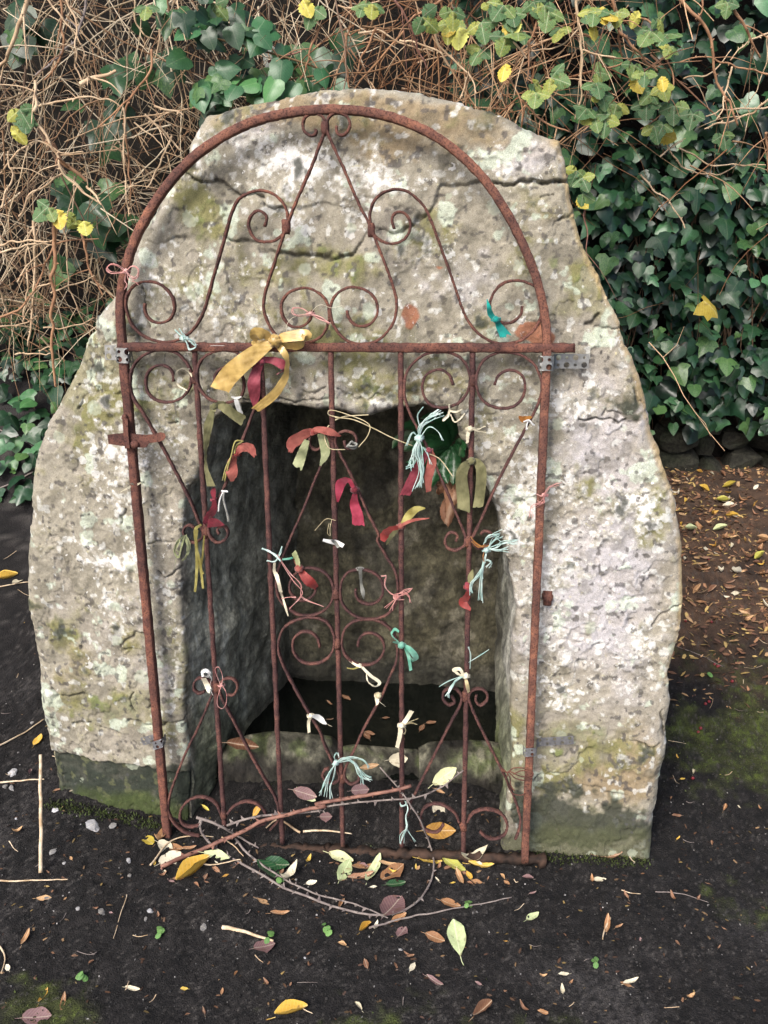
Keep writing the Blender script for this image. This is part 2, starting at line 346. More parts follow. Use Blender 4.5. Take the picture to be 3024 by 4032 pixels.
M['amber'] = mat_leaf('amber_leaf', [(.0, (.24, .11, .02)), (.5, (.46, .26, .03)), (1.0, (.50, .34, .06))], .6, .3, .1)
M['tan'] = mat_leaf('tan_leaf', [(.0, (.16, .075, .035)), (.5, (.30, .15, .065)), (1.0, (.42, .26, .13))], .65, .3, .1)
M['brown'] = mat_leaf('brown_leaf', [(.0, (.07, .035, .022)), (.5, (.14, .065, .035)), (1.0, (.22, .11, .06))], .65, .3, .05)
M['palegreen'] = mat_leaf('pale_green_leaf', [(.0, (.28, .34, .16)), (.5, (.42, .48, .26)), (1.0, (.55, .56, .30))], .6, .3, .1)
M['cream'] = mat_leaf('cream_leaf', [(.0, (.40, .36, .25)), (1.0, (.60, .55, .42))], .7, .3, .1)
M['purple'] = mat_leaf('purplish_leaf', [(.0, (.10, .05, .05)), (1.0, (.20, .12, .12))], .7, .3, .05)
M['green'] = mat_leaf('dark_green_leaf', [(.0, (.010, .045, .016)), (1.0, (.025, .09, .03))], .35, .5, .1, blotch=0)
M['weed'] = mat_leaf('weed_leaf', [(.0, (.06, .16, .04)), (1.0, (.13, .27, .07))], .6, .3, .25)
M['berry'] = mat_simple('red_berry', (.09, .006, .010), (.17, .012, .016), .35, 60, 0, .1, .5)
M['pebble'] = mat_leaf('pebble_stone', [(.0, (.07, .065, .06)), (.5, (.15, .145, .14)), (1.0, (.34, .34, .35))], .85, .25, 0, 5, 0)
M['stick'] = mat_simple('pale_stick', (.30, .21, .12), (.56, .46, .33), .85, 60, 0, .6)
M['cane'] = mat_simple('thorny_cane', (.10, .045, .035), (.20, .10, .07), .7, 60, 0, .5)
M['cane_grey'] = mat_simple('grey_cane', (.10, .08, .075), (.20, .17, .15), .8, 60, 0, .5)
M['cane_tan'] = mat_simple('tan_cane', (.27, .18, .105), (.47, .355, .23), .8, 25, 0, .5)
M['cane_orange'] = mat_simple('orange_brown_cane', (.17, .085, .045), (.31, .175, .095), .8, 25, 0, .5)
def mat_water():
    m, t, b = mat_new('still_water'); b.inputs['Base Color'].default_value = (.004, .005, .004, 1); b.inputs['Roughness'].default_value = .04
    b.inputs['Specular IOR Level'].default_value = .5; tc = N(t, 'ShaderNodeTexCoord')
    n = N(t, 'ShaderNodeTexNoise', Scale=9.0, Detail=1.0); t.links.new(tc.outputs['Object'], n.inputs['Vector']); bump(t, b, n.outputs[0], .05, .002); return m
M['water'] = mat_water()
# ------------------------------------------------------------------ ground
STONE_D = 0.040                                         # the masonry face stands this far behind the gate
def gz(x, y):
    x = np.asarray(x, float); y = np.asarray(y, float)
    z = .20*sm(1.9, 3.6, y)
    z = z + .62*sm(2.15, 3.5, y)*sm(-.35, -1.0, x)                       # bank on the bramble side
    z = z + .030*sm(-.42, -.80, x)*sm(1.2, 1.62, y)                      # earth heaped at the masonry's corner
    z = z - .022*sm(.35, .9, x)*sm(.9, 1.5, y)*sm(2.6, 1.7, y)
    z = z + .030*sm(1.53, 1.66, y)*sm(-.45, -.38, x)*sm(.30, .22, x)*sm(1.9, 1.7, y)
    return z
def rough_gz(x, y):
    x = np.asarray(x, float); y = np.asarray(y, float); P = np.stack([x, y, x*0], 1)
    gl = np.exp(-((y-GY-math.tan(YAW)*(x-GX))/.10)**2)*sm(.62, .5, np.abs(x-GX))     # trodden flat along the gate
    return gz(x, y) - .010*gl + .011*fbm(P, 3.2, 3, 5)*(1-.9*gl) + .0045*fbm(P, 22, 3, 9) + .0030*np.abs(fbm(P, 34, 3, 20)) + .0060*np.abs(fbm(P, 95, 3, 21))
def on_ground(p):
    r = rays(p); out = []
    for d in r:
        t0 = .2
        for i in range(900):
            t = .9+i*.008; q = EYE+d*t
            if q[2] < float(gz(q[0], q[1])): break
        lo, hi = t-.008, t
        for _ in range(12):
            m = (lo+hi)/2; q = EYE+d*m
            if q[2] < float(gz(q[0], q[1])): hi = m
            else: lo = m
        out.append(EYE+d*hi)
    q = np.array(out); q[:, 2] = rough_gz(q[:, 0], q[:, 1]); return q
def axis(lo, hi, fine, far):
    a = np.arange(lo, hi, fine); l = []; s = fine
    x = lo
    while x > -far: s *= 1.35; x -= s; l.append(x)
    r = []; s = fine; x = a[-1]
    while x < far: s *= 1.35; x += s; r.append(x)
    return np.concatenate([l[::-1], a, r])
gx = axis(-1.15, 1.45, .0052, 60); ya = [.75]
while ya[-1] < 4.2: ya.append(ya[-1]+.0042*(ya[-1]/1.2)**1.6)
gy = np.array(ya); s_ = .02; pre = []; x_ = .75
while x_ > -60: s_ *= 1.4; x_ -= s_; pre.append(x_)
post = []; s_ = .02; x_ = gy[-1]
while x_ < 60: s_ *= 1.4; x_ += s_; post.append(x_)
gy = np.concatenate([pre[::-1], gy, post])
XX, YY = np.meshgrid(gx, gy); Pg = np.stack([XX.ravel(), YY.ravel(), XX.ravel()*0], 1)
Zg = rough_gz(Pg[:, 0], Pg[:, 1]); Vg = np.stack([Pg[:, 0], Pg[:, 1], Zg], 1)
def moss_amount(P):
    q = project(np.stack([P[:, 0], P[:, 1], gz(P[:, 0], P[:, 1])], 1)); n = fbm(P, 5, 4, 44); n2 = fbm(P, 30, 3, 45)
    m = np.zeros(len(P))
    # where moss grows on the yard: right of the well, and thinly along the front
    for mx, my, rx, ry, a in ((1.05, 1.95, .42, .40, .55), (.95, 1.5, .35, .22, .30), (.18, .98, .30, .12, .40), (-.02, 1.05, .14, .07, .35), (-.62, 1.02, .16, .16, .50),
                              (-.35, 1.0, .2, .1, .3), (.5, 1.0, .3, .12, .25), (1.35, 1.6, .3, .5, .4), (1.0, 1.15, .3, .12, .25)):
        m = np.maximum(m, a*np.exp(-((P[:, 0]-mx)/rx)**2-((P[:, 1]-my)/ry)**2))
    return sm(.22, .62, m + .30*n + .22*n2 - .06)
moss = moss_amount(Pg)
far = sm(2.0, 2.5, Pg[:, 1]+.25*fbm(Pg, 4, 3, 8))*sm(.2, .7, Pg[:, 0])
n_a = fbm(Pg, 4, 4, 61); n_b = fbm(Pg, 40, 3, 62); n_c = fbm(Pg, 160, 2, 63)
Cg = np.tile(np.array([[.0074, .0066, .0063]]), (len(Pg), 1))*(1+.7*n_b+.8*n_c)[:, None].clip(.2, 3)
dust = sm(.05, .9, n_a + .9*np.exp(-((Pg[:, 0]-.95)/.35)**2-((Pg[:, 1]-1.22)/.22)**2)-.1)
Cg = mixc(Cg, (.040, .037, .036), dust*.65*(.6+.7*n_c))
Cg = mixc(Cg, (.075, .045, .028), far*(.75+.5*n_b))
Cg = mixc(Cg, (.030, .036, .009), moss*.85); Cg = mixc(Cg, (.055, .075, .012), moss*sm(.1, .6, n_b+.4*n_c)*.8)
sp1 = fbm(Pg, 210, 2, 64); Cg = mixc(Cg, (.060, .055, .050), sm(.45, .7, sp1+.25*n_a)*.55); Cg = mixc(Cg, (.004, .0036, .0036), sm(.1, .6, fbm(Pg, 11, 4, 65))*.55)
Cg = np.clip(Cg, .003, 1)
Zadd = moss*.004*(1+n_b)
Vg[:, 2] += Zadd
nx_, ny_ = len(gx), len(gy); ii = (np.arange(ny_-1)[:, None]*nx_+np.arange(nx_-1)[None]).ravel()
ground = obj('ground', fast_mesh('ground', Vg, np.stack([ii, ii+1, ii+1+nx_, ii+nx_], 1), True, Cg), M['soil']); tag(ground, kind='structure')

# ------------------------------------------------------------------ the well: masonry face, flanks and chamber walls in one arched sheet
OUT = [(2563, 3420), (2570, 3342), (2578, 3234), (2597, 3139), (2607, 3051), (2630, 2956), (2634, 2881), (2651, 2780), (2641, 2671), (2660, 2600), (2688, 2508),
       (2700, 2393), (2699, 2237), (2688, 2120), (2674, 2030), (2666, 1970), (2642, 1880), (2611, 1807), (2574, 1714), (2545, 1591), (2524, 1492), (2487, 1394),
       (2454, 1307), (2450, 1268), (2426, 1215), (2395, 1147), (2345, 1054), (2308, 980), (2280, 900), (2262, 835), (2244, 765), (2238, 722), (2226, 679), (2219, 629),
       (2204, 586), (2200, 553), (2173, 546), (2123, 524), (2062, 490), (2000, 462), (1928, 436), (1796, 393), (1663, 361), (1530, 341), (1398, 338), (1285, 345), (1199, 358),
       (1099, 380), (1000, 400), (943, 414), (858, 444), (808, 449), (784, 483), (756, 535), (741, 560), (736, 612), (690, 690), (630, 780), (578, 870), (530, 945),
       (500, 1000), (478, 1039), (470, 1099), (463, 1146), (398, 1215), (358, 1270), (366, 1300), (343, 1324), (323, 1357), (298, 1422), (258, 1506), (214, 1591), (169, 1660),
       (144, 1725), (127, 1795), (119, 1869), (110, 1960), (104, 2060), (96, 2171), (92, 2307), (98, 2409), (115, 2497), (136, 2612), (146, 2748), (163, 2917), (172, 3019),
       (180, 3114), (195, 3250)][::-1]
INN = [(745, 3400), (741, 3197), (752, 3088), (735, 2940), (717, 2787), (728, 2705), (733, 2597), (717, 2461), (709, 2325), (709, 2244), (716, 2108), (720, 2064), (726, 1999), (747, 1917),
       (780, 1863), (801, 1792), (818, 1711), (836, 1662), (877, 1622), (942, 1600), (1040, 1597), (1100, 1600), (1160, 1611), (1241, 1612), (1290, 1608), (1366, 1626),
       (1452, 1634), (1518, 1616), (1571, 1602), (1664, 1596), (1750, 1605), (1788, 1635), (1800, 1688), (1817, 1727), (1840, 1765), (1872, 1803), (1903, 1850), (1914, 1900),
       (1925, 1946), (1949, 1999), (1965, 2080), (1989, 2166), (1998, 2252), (2016, 2318), (2029, 2398), (2023, 2497), (2019, 2597), (2016, 2729), (2012, 2862), (2006, 2998),
       (1996, 3097), (1984, 3197), (1978, 3296), (1975, 3420)]
WATER_Z = .035
_wl = on_z([(1540, 2690)], WATER_Z)[0]                    # where the water meets the back wall
BN = np.array([-math.sin(YAW), math.cos(YAW), 0.0]); B0 = _wl
BCK = [(1128, 2760), (1130, 2690), (1140, 2400), (1155, 2100), (1165, 1800), (1172, 1620), (1190, 1520), (1300, 1470), (1560, 1462), (1800, 1470), (1925, 1500), (1948, 1600),
       (1954, 1900), (1957, 2300), (1957, 2690), (1957, 2760)]
NS = 1450
def by_anchor(P2, anchors, ns):
    """resample an outline so that given vertices fall on given fractions"""
    P = np.asarray(P2, float); out = []; fr = [a[1] for a in anchors]
    S_ = np.linspace(0, 1, ns); res = np.zeros((ns, 2))
    for (i0, f0), (i1, f1) in zip(anchors[:-1], anchors[1:]):
        seg = P[i0:i1+1]; seg = arclen(seg, max(3, 400)); m = (S_ >= f0) & (S_ <= f1); u = (S_[m]-f0)/(f1-f0)
        res[m] = np.stack([np.interp(u, np.linspace(0, 1, len(seg)), seg[:, k]) for k in (0, 1)], 1)
    return res
def near(P, q): P = np.asarray(P, float); return int(np.argmin(np.hypot(P[:, 0]-q[0], P[:, 1]-q[1])))
FR = (0, .33, .42, .58, .67, 1)
oa = [(0, 0), (near(OUT, (298, 1422)), FR[1]), (near(OUT, (630, 780)), FR[2]), (near(OUT, (2000, 462)), FR[3]), (near(OUT, (2345, 1054)), FR[4]), (len(OUT)-1, 1)]
ia = [(0, 0), (near(INN, (801, 1792)), FR[1]), (near(INN, (942, 1600)), FR[2]), (near(INN, (1664, 1596)), FR[3]), (near(INN, (1840, 1765)), FR[4]), (len(INN)-1, 1)]
ba = [(0, 0), (near(BCK, (1165, 1800)), FR[1]), (near(BCK, (1190, 1520)), FR[2]), (near(BCK, (1925, 1500)), FR[3]), (near(BCK, (1954, 1900)), FR[4]), (len(BCK)-1, 1)]
outl = by_anchor(OUT, oa, NS); innl = by_anchor(INN, ia, NS); bckl = by_anchor(BCK, ba, NS)
jit = np.stack([np.arange(NS)*.013, np.zeros(NS), np.zeros(NS)], 1)
outl += np.stack([4*fbm(jit, 4, 4, 3), 4*fbm(jit, 4, 4, 4)], 1); innl += np.stack([6*fbm(jit, 4, 4, 5), 6*fbm(jit, 4, 4, 6)], 1)
PO = on_plane(outl, STONE_D); PI = on_plane(innl, STONE_D); PB = on_plane(bckl, 0, B0, BN)
# push the foot of every curve below the ground
rows = []; kind = []; tt = []
NF, NIN, NSD = 215, 62, 20
cen = np.array([0.0, 1.9, .8])
for k in range(NSD, 0, -1):                                # flanks, from the back to the front edge
    t = (k/NSD)**1.8; d = t*1.25
    q = PO + GN*d
    q = cen + (q-cen)*np.array([1-.16*t*t, 1, 1-.10*t*t]) 
    rows.append(q); kind.append(2); tt.append(t)
for k in range(NF+1):
    t = 1-k/NF; rows.append(PI*(1-t)+PO*t); kind.append(0); tt.append(t)
for k in range(1, NIN+1):
    t = k/NIN; e = t**1.15
    rows.append(PI*(1-e)+PB*e); kind.append(1); tt.append(t)
G = np.stack(rows); NT = len(rows); kind = np.array(kind); tt = np.array(tt)
K = np.repeat(kind, NS); TT = np.repeat(tt, NS); P0 = G.reshape(-1, 3)
# normals of the plain sheet
du = np.gradient(G, axis=1); dv = np.gradient(G, axis=0)
NRM = np.cross(du, dv); NRM /= np.linalg.norm(NRM, axis=2)[:, :, None]+1e-12
fi = NSD+NF//2
if NRM[fi, NS//2]@GN > 0: NRM = -NRM
# soften the normals across the two arrises
for _ in range(14):
    NRM[1:-1] = (NRM[:-2]+NRM[1:-1]*2+NRM[2:])/4
NRM /= np.linalg.norm(NRM, axis=2)[:, :, None]+1e-12
NRM = NRM.reshape(-1, 3)
front = K == 0
# distance from the outer and the inner arris, metres
dO = np.linalg.norm(G-PO[None], axis=2).ravel(); dI = np.linalg.norm(G-PI[None], axis=2).ravel()
# cracks, traced on the face
CR = [(1, [(545, 555), (610, 590), (680, 605), (740, 600), (800, 625), (860, 655), (910, 690), (960, 690), (1000, 680), (1050, 690)], 1.3),
      (1, [(1050, 745), (1060, 785), (1120, 790), (1200, 772), (1290, 780), (1380, 755), (1490, 745), (1560, 770), (1650, 795)], .9),
      (2, [(0, 690), (150, 680), (200, 705), (260, 715), (330, 735), (380, 705)], .9), (1, [(1338, 850), (1350, 940), (1370, 1000), (1375, 1085)], .7),
      (1, [(800, 960), (860, 1000), (950, 990), (1040, 1010), (1035, 1045), (1080, 1075), (1180, 1080), (1250, 1105), (1370, 1085), (1480, 1105), (1560, 1090), (1650, 1075)], 1.4),
      (2, [(0, 1000), (50, 995), (100, 990), (200, 995), (290, 970), (310, 940), (390, 830)], 1.1),
      (2, [(400, 830), (470, 825), (520, 860), (560, 850), (590, 830), (630, 805), (700, 780), (750, 740), (780, 650), (820, 575), (880, 575), (970, 570), (1060, 550), (1150, 560), (1230, 572), (1290, 540), (1350, 555), (1420, 560), (1560, 545)], 1.5),
      (1, [(260, 1000), (330, 1000), (400, 1000), (440, 975), (520, 960), (570, 980)], .8),
      ('L4', [(740, 800), (820, 850), (810, 960), (820, 990), (760, 1040), (715, 1100), (715, 1180), (680, 1220), (600, 1245)], 1.2),
      ('L4', [(620, 1420), (640, 1340), (700, 1290), (800, 1285), (900, 1290), (975, 1312)], .9), ('L4', [(790, 1350), (860, 1330), (960, 1345)], .6),
      ('L4', [(1110, 250), (1125, 400), (1140, 600), (1160, 700), (1200, 780)], .8),
      ('L6', [(860, 878), (790, 880), (740, 905), (700, 940), (715, 968), (760, 960)], .8), ('L6', [(775, 1230), (750, 1300), (780, 1340)], .9), ('L6', [(890, 1240), (865, 1320)], .9),
      ('L6', [(290, 1190), (340, 1240), (300, 1270), (280, 1290)], .9), ('L6', [(340, 1240), (420, 1240), (480, 1225), (545, 1250)], .9), ('L6', [(420, 1410), (520, 1400), (600, 1440), (690, 1465)], .8),
      ('L6', [(730, 1390), (830, 1400), (940, 1412), (1060, 1390), (1095, 1345)], 1.2), ('L6', [(930, 520), (960, 548), (1010, 520), (1045, 490)], 1.0), ('L6', [(860, 360), (920, 345), (1000, 350)], .6),
      ('R7', [(520, 1380), (470, 1390), (420, 1440), (350, 1550), (290, 1550), (230, 1545), (160, 1590)], .9),
      ('R7', [(320, 1600), (380, 1650), (430, 1600), (560, 1640), (680, 1660)], .8), ('R7', [(600, 1340), (690, 1350), (760, 1370), (880, 1390)], 1.1), ('R7', [(850, 690), (870, 640), (930, 600), (1010, 570)], .9),
      ('R7', [(900, 1180), (890, 1260), (920, 1330)], 1.2), ('R7', [(640, 1310), (585, 1290), (570, 1320)], .8),
      ('R5', [(450, 1220), (530, 1225), (570, 1205), (640, 1210), (700, 1235), (760, 1215)], 1.0), ('R5', [(600, 1180), (620, 1160), (740, 1190)], .7), ('R5', [(800, 1020), (830, 1100), (880, 1120)], .8),
      ('R5', [(480, 615), (540, 600), (590, 560)], 1.1), ('R5', [(560, 620), (640, 630), (720, 640)], .6),
      (3, [(1020, 600), (1200, 585), (1320, 600), (1400, 625), (1500, 600), (1650, 590)], .9), (4, [(0, 440), (60, 450), (120, 420)], .6), (4, [(200, 430), (330, 480), (420, 460), (520, 470)], .7),
      (4, [(905, 560), (915, 520), (940, 460)], .9), (3, [(480, 760), (540, 770)], .8), (3, [(170, 1400), (130, 1500)], .8), ('R3', [(330, 1400), (420, 1340)], .6), ('R3', [(210, 1270), (300, 1240)], .6)]
def pl2(P): d = P-G0; return np.stack([d@GU, d@GV], 1)
F2 = pl2(P0[front]); PF = P0[front]
wob = np.stack([fbm(PF, 45, 3, 71), fbm(PF, 45, 3, 72)], 1)*.006
crack = np.zeros(len(PF)); cdep = np.zeros(len(PF))
for c, pts, wd in CR:
    poly = pl2(on_plane(px(c, pts), STONE_D)); lo, hi = poly.min(0)-.03, poly.max(0)+.03
    s = np.where(((F2 > lo) & (F2 < hi)).all(1))[0]
    q_ = F2[s]+wob[s]; d = seg_dist(q_, poly); hw = (.0012+.0011*wd)*(1+.5*vnoise(PF[s], 30, 9)); g_ = np.exp(-(d/hw)**2)*sm(-.55, .05, vnoise(PF[s], 9, 31)+.25*wd-.1)
    crack[s] = np.maximum(crack[s], g_); po = poly[np.argsort(poly[:, 0])]; below = (q_[:, 1] < np.interp(q_[:, 0], po[:, 0], po[:, 1])) & (q_[:, 0] > po[0, 0]) & (q_[:, 0] < po[-1, 0])
    cdep[s] = np.maximum(cdep[s], .0085*wd*g_+.0022*wd*below*np.exp(-d/.018))
# capstone: everything above the long upper crack
capline = px(1, [(545, 555), (610, 590), (680, 605), (740, 600), (800, 625), (860, 655), (910, 690), (960, 690), (1050, 700)]) + px(1, [(1060, 785), (1120, 790), (1200, 772), (1290, 780), (1380, 755), (1490, 745), (1560, 770), (1650, 795)])[0:] + px(2, [(260, 715), (330, 735), (400, 830), (470, 825), (520, 860), (560, 850), (630, 805), (700, 780), (750, 740), (780, 650), (820, 575), (880, 575), (970, 570), (1060, 550), (1150, 560), (1230, 572), (1290, 540), (1350, 555), (1420, 560), (1560, 545)])
cl = np.array(capline); cl = cl[np.argsort(cl[:, 0])]; cl = np.concatenate([[(0, 690)], cl, [(3024, 712)]])
QP = project(P0)                                            # authoring coordinates for placing patches
n15 = fbm(P0, 4.5, 4, 101); n40 = fbm(P0, 14, 4, 102); n90 = fbm(P0, 45, 3, 103); n200 = fbm(P0, 130, 3, 104)
wq = np.stack([n40, fbm(P0, 14, 4, 105)], 1)
capm = (QP[:, 1]+10*n90 < np.interp(QP[:, 0]+10*n200, cl[:, 0], cl[:, 1]))
# relief
h = .0060*n15 + .0022*n40 + .0020*n90 + .0009*n200
fl = fbm(P0+np.array([3.1, 0, 0]), 7, 5, 110, .62); flake = sm(.10, .13, fl); flake2 = sm(.34, .37, fbm(P0, 10, 5, 111, .6))
h = h - .0026*flake - .0022*flake2
h[K == 1] += (.014*n15+.007*fbm(P0, 9, 4, 112)*1.0)[K == 1]*sm(0, .25, TT[K == 1])
h[front] -= cdep
h += .0015*capm*front
# the plaster stops above the left foot; the stone below is set back
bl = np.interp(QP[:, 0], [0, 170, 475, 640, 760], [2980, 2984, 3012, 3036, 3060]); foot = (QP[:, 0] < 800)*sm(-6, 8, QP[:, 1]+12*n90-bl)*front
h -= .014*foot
rnd = np.zeros(len(P0)); rO = .030+.014*n15; x = np.clip(1-dO/np.maximum(rO, .008), 0, 1); rnd = np.where(front, rO*(1-np.sqrt(np.clip(1-x*x, 0, 1))), 0)
rnd = np.where(K == 2, rO*1.0, rnd)
x = np.clip(1-dI/.022, 0, 1); rI = np.where(front, .022*(1-np.sqrt(1-x*x)), np.where(K == 1, .022*(1-TT), 0))
for d_, z_ in ((256, 1240), (1255, 1432), (1272, 1625), (395, 812), (285, 1240), (1362, 1345), (1120, 1090), (905, 470), (330, 1500), (1405, 1250), (240, 905), (1310, 1170), (650, 860)):
    c_ = pl2(on_plane([(d_*1.8228, z_*1.8228)], STONE_D))[0]; dd_ = np.hypot(*(pl2(P0)+.004*wq-c_).T); h -= np.where(front, .012*np.exp(-(dd_/.0075)**2), 0)
# the left corner turns back a little towards the ground
tb = np.where(K != 1, .035*sm(420, 120, QP[:, 0])*sm(2700, 3150, QP[:, 1]), 0)
PW = P0 + NRM*h[:, None] + GN*(rnd*.9+rI*.8+tb)[:, None]
# ragged lintel: hollows just above the opening
lint = front*np.exp(-((QP[:, 1]-1560)/40)**2)*sm(950, 1050, QP[:, 0])*sm(1780, 1700, QP[:, 0]); PW += GN*(.012*lint*np.maximum(0, n40+.3))[:, None]
# ---- colour of the masonry
def zone(lst):
    z = np.zeros(len(P0)); X = QP[:, 0]/1.8228+14*wq[:, 0]; Y = QP[:, 1]/1.8228+14*wq[:, 1]
    for a, b, rx, ry, amp in lst: z += amp*np.exp(-((X-a)/rx)**2-((Y-b)/ry)**2)
    return z
zW = zone([(640, 350, 170, 60, .75), (820, 400, 120, 45, .8), (560, 310, 120, 45, .35), (1120, 330, 90, 60, .35), (1080, 370, 80, 25, .5), (650, 480, 60, 40, .45), (450, 680, 90, 50, .6), (330, 600, 60, 60, .35), (250, 960, 100, 90, .55), (300, 1010, 70, 80, .5),
           (260, 1120, 110, 60, .55), (250, 1215, 60, 35, .9), (230, 1310, 50, 50, .55), (380, 1330, 25, 190, .38), (375, 1480, 30, 80, .25), (870, 640, 70, 60, .35), (930, 560, 90, 60, .3), (1250, 1180, 180, 150, .22), (1160, 1150, 90, 160, .42),
           (1140, 1010, 60, 110, .4), (1260, 880, 50, 60, .5), (1300, 1460, 160, 90, .3), (1180, 1450, 60, 140, .45), (1390, 1090, 50, 60, .6), (480, 590, 60, 40, .4), (1000, 600, 80, 50, .35), (1170, 830, 40, 40, .4), (1390, 1390, 40, 50, .45), (300, 1560, 90, 30, .2), (470, 900, 40, 60, .4), (180, 1180, 60, 50, .3), (500, 400, 70, 50, .3)])
zG = zone([(460, 480, 60, 60, .5), (720, 570, 120, 50, .6), (420, 430, 50, 40, .45), (720, 720, 120, 40, .35), (640, 800, 260, 50, .3), (190, 850, 70, 90, .55), (150, 950, 60, 80, .3), (290, 880, 50, 70, .35), (480, 620, 100, 50, .3), (1260, 600, 50, 90, .4),
           (1180, 560, 60, 60, .35), (1240, 640, 60, 60, .3), (1290, 740, 40, 60, .3), (1410, 1110, 40, 60, .55), (1280, 1050, 30, 40, .4), (930, 480, 60, 50, .35), (260, 1540, 140, 60, .55), (140, 1350, 60, 70, .5), (330, 1400, 70, 80, .3), (1230, 1600, 110, 60, .55),
           (1180, 1700, 50, 100, .3), (1290, 1780, 130, 40, .45), (1100, 1650, 30, 120, .6), (160, 700, 60, 60, .3), (400, 1450, 30, 60, .3), (230, 1680, 150, 60, .2), (640, 1010, 50, 60, .2)])
zB = zone([(760, 240, 300, 45, .9), (950, 300, 150, 50, .6), (800, 330, 90, 40, .5), (1150, 310, 90, 60, .3), (1320, 1690, 100, 60, .9), (1380, 1600, 60, 90, .5), (560, 220, 90, 25, .6), (220, 1000, 90, 60, .25), (160, 1420, 60, 120, .4), (330, 1390, 90, 60, .45), (1000, 480, 90, 50, .35),
           (700, 470, 60, 40, .3), (1200, 500, 60, 40, .4), (190, 870, 60, 120, .3), (1370, 930, 60, 60, .3), (600, 620, 60, 60, .25), (900, 830, 110, 30, .3), (1380, 760, 50, 60, .25)])
zL = zone([(1150, 340, 80, 50, .6), (1300, 1000, 120, 220, .75), (1250, 1250, 160, 160, .7), (560, 270, 100, 30, .6), (500, 300, 80, 40, .5), (1000, 620, 130, 90, .45), (250, 1350, 60, 60, .4), (330, 1460, 60, 60, .6), (1350, 1350, 100, 120, .5), (480, 610, 80, 60, .3), (230, 1080, 70, 70, .3)])
zD = zone([(130, 1320, 60, 55, .8), (250, 1700, 200, 45, 1.3), (400, 1720, 60, 50, .9), (1180, 1770, 60, 50, 1.7), (1290, 1795, 160, 36, 1.5), (1120, 1740, 25, 60, .9), (1350, 1760, 60, 30, .6), (1280, 1720, 60, 25, .5), (310, 1490, 60, 30, .3), (740, 690, 60, 40, .25), (1370, 900, 30, 30, .4)])
C = np.tile(np.array([[.232, .213, .166]]), (len(P0), 1))*(1+.22*n40+.10*n90+.07*n200)[:, None]
C = mixc(C, (.325, .312, .312), sm(.15, .75, zL+.45*n15+.2*n90))
C = mixc(C, (.195, .150, .090), sm(.2, .8, zB+.5*n40+.25*n90)*.9)
C = mixc(C, (.145, .138, .058), sm(.08, .62, zG*1.3+.5*n40+.3*n90)*.95)
C = mixc(C, (.105, .140, .045), sm(.50, 1.0, zG+.5*n90+.3*n15)*.65)
C = mixc(C, (.26, .235, .20), flake*.35*(1-sm(.3, .7, zW)))
lich = zW + .55*n40+.40*n90+.38*n200
C = mixc(C, (.40, .385, .345), sm(.42, .85, lich)*.66)
C = mixc(C, (.60, .59, .565), sm(.88, .97, lich)*.92)
spots = fbm(P0, 60, 2, 140); C = mixc(C, (.50, .51, .485), sm(.60, .68, spots+.25*zW+.12*n15-.06)*.5*front)
mint = fbm(P0, 22, 4, 141); C = mixc(C, (.40, .46, .37), sm(.50, .62, mint+.15*zG)*.6*front)
dk = fbm(P0, 75, 2, 142); C = mixc(C, (.055, .050, .048), sm(.60, .76, dk+.28*zB+.12*zL-.05)*.75*front)
C = mixc(C, (.075, .068, .050), np.clip(sm(.20, .65, fbm(P0, 30, 4, 143)+.1)*.42, 0, 1)*(1-sm(.5, .8, lich))*front)
C = mixc(C, (.030, .034, .026), sm(.45, .95, zD+.75*n40+.45*n90)*.9)
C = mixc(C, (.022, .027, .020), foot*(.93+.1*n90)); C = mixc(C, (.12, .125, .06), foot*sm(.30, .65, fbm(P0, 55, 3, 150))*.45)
C = mixc(C, (.042, .058, .015), front*sm(3120, 3200, QP[:, 1]+60*n40)*sm(800, 740, QP[:, 0])*.7)
C = mixc(C, (.055, .06, .03), front*sm(3230, 3300, QP[:, 1]+30*n40)*sm(1900, 2000, QP[:, 0])*.8)
cr_full = np.zeros(len(P0)); cr_full[front] = crack; C = mixc(C, (.06, .055, .045), sm(.35, .9, cr_full)*.6)
red = zone([(889, 682, 22, 28, 1.0), (1150, 715, 45, 22, .9), (1175, 735, 25, 14, .8), (945, 570, 14, 8, .8)]); C = mixc(C, (.22, .085, .045), sm(.45, .6, red+.18*n90)*.85)
C = mixc(C, (.42, .30, .14), (front*sm(.020, .004, dO)*sm(2100, 2250, QP[:, 0])*(QP[:, 1] < 2700))*(.55+.4*n40))  # warm back light along the right edge, painted into the colour
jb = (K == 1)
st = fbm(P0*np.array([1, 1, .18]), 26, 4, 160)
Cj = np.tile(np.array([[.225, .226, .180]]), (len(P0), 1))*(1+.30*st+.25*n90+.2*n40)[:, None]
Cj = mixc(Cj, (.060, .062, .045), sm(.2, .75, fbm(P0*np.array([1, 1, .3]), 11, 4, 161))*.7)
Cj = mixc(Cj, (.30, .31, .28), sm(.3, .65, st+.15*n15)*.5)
Cj = mixc(Cj, (.06, .075, .022), sm(2600, 3050, QP[:, 1]+60*n40)*.55); Cj = mixc(Cj, (.06, .056, .042), sm(.3, 1, TT)*.8)  # chamber shade painted in: wall colour darkens towards the back
rj = jb*(QP[:, 0] > 1700); Cj = mixc(Cj, (.36, .35, .31), rj*sm(.5, .1, TT)*(.6+.4*n40)); Cj = mixc(Cj, (.09, .11, .03), rj*sm(2650, 2950, QP[:, 1])*.7*(.7+.5*n40))  # lit return of the right jamb painted paler near the front
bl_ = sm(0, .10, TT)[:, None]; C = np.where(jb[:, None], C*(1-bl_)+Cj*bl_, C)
C = np.clip(C, .012, .8)
well = thing('stone_well', (0, 1.62, 0), 'lichen covered stone well house with a dark arched opening behind the rusty gate', 'well')
ii = (np.arange(NT-1)[:, None]*NS+np.arange(NS-1)[None]).ravel()
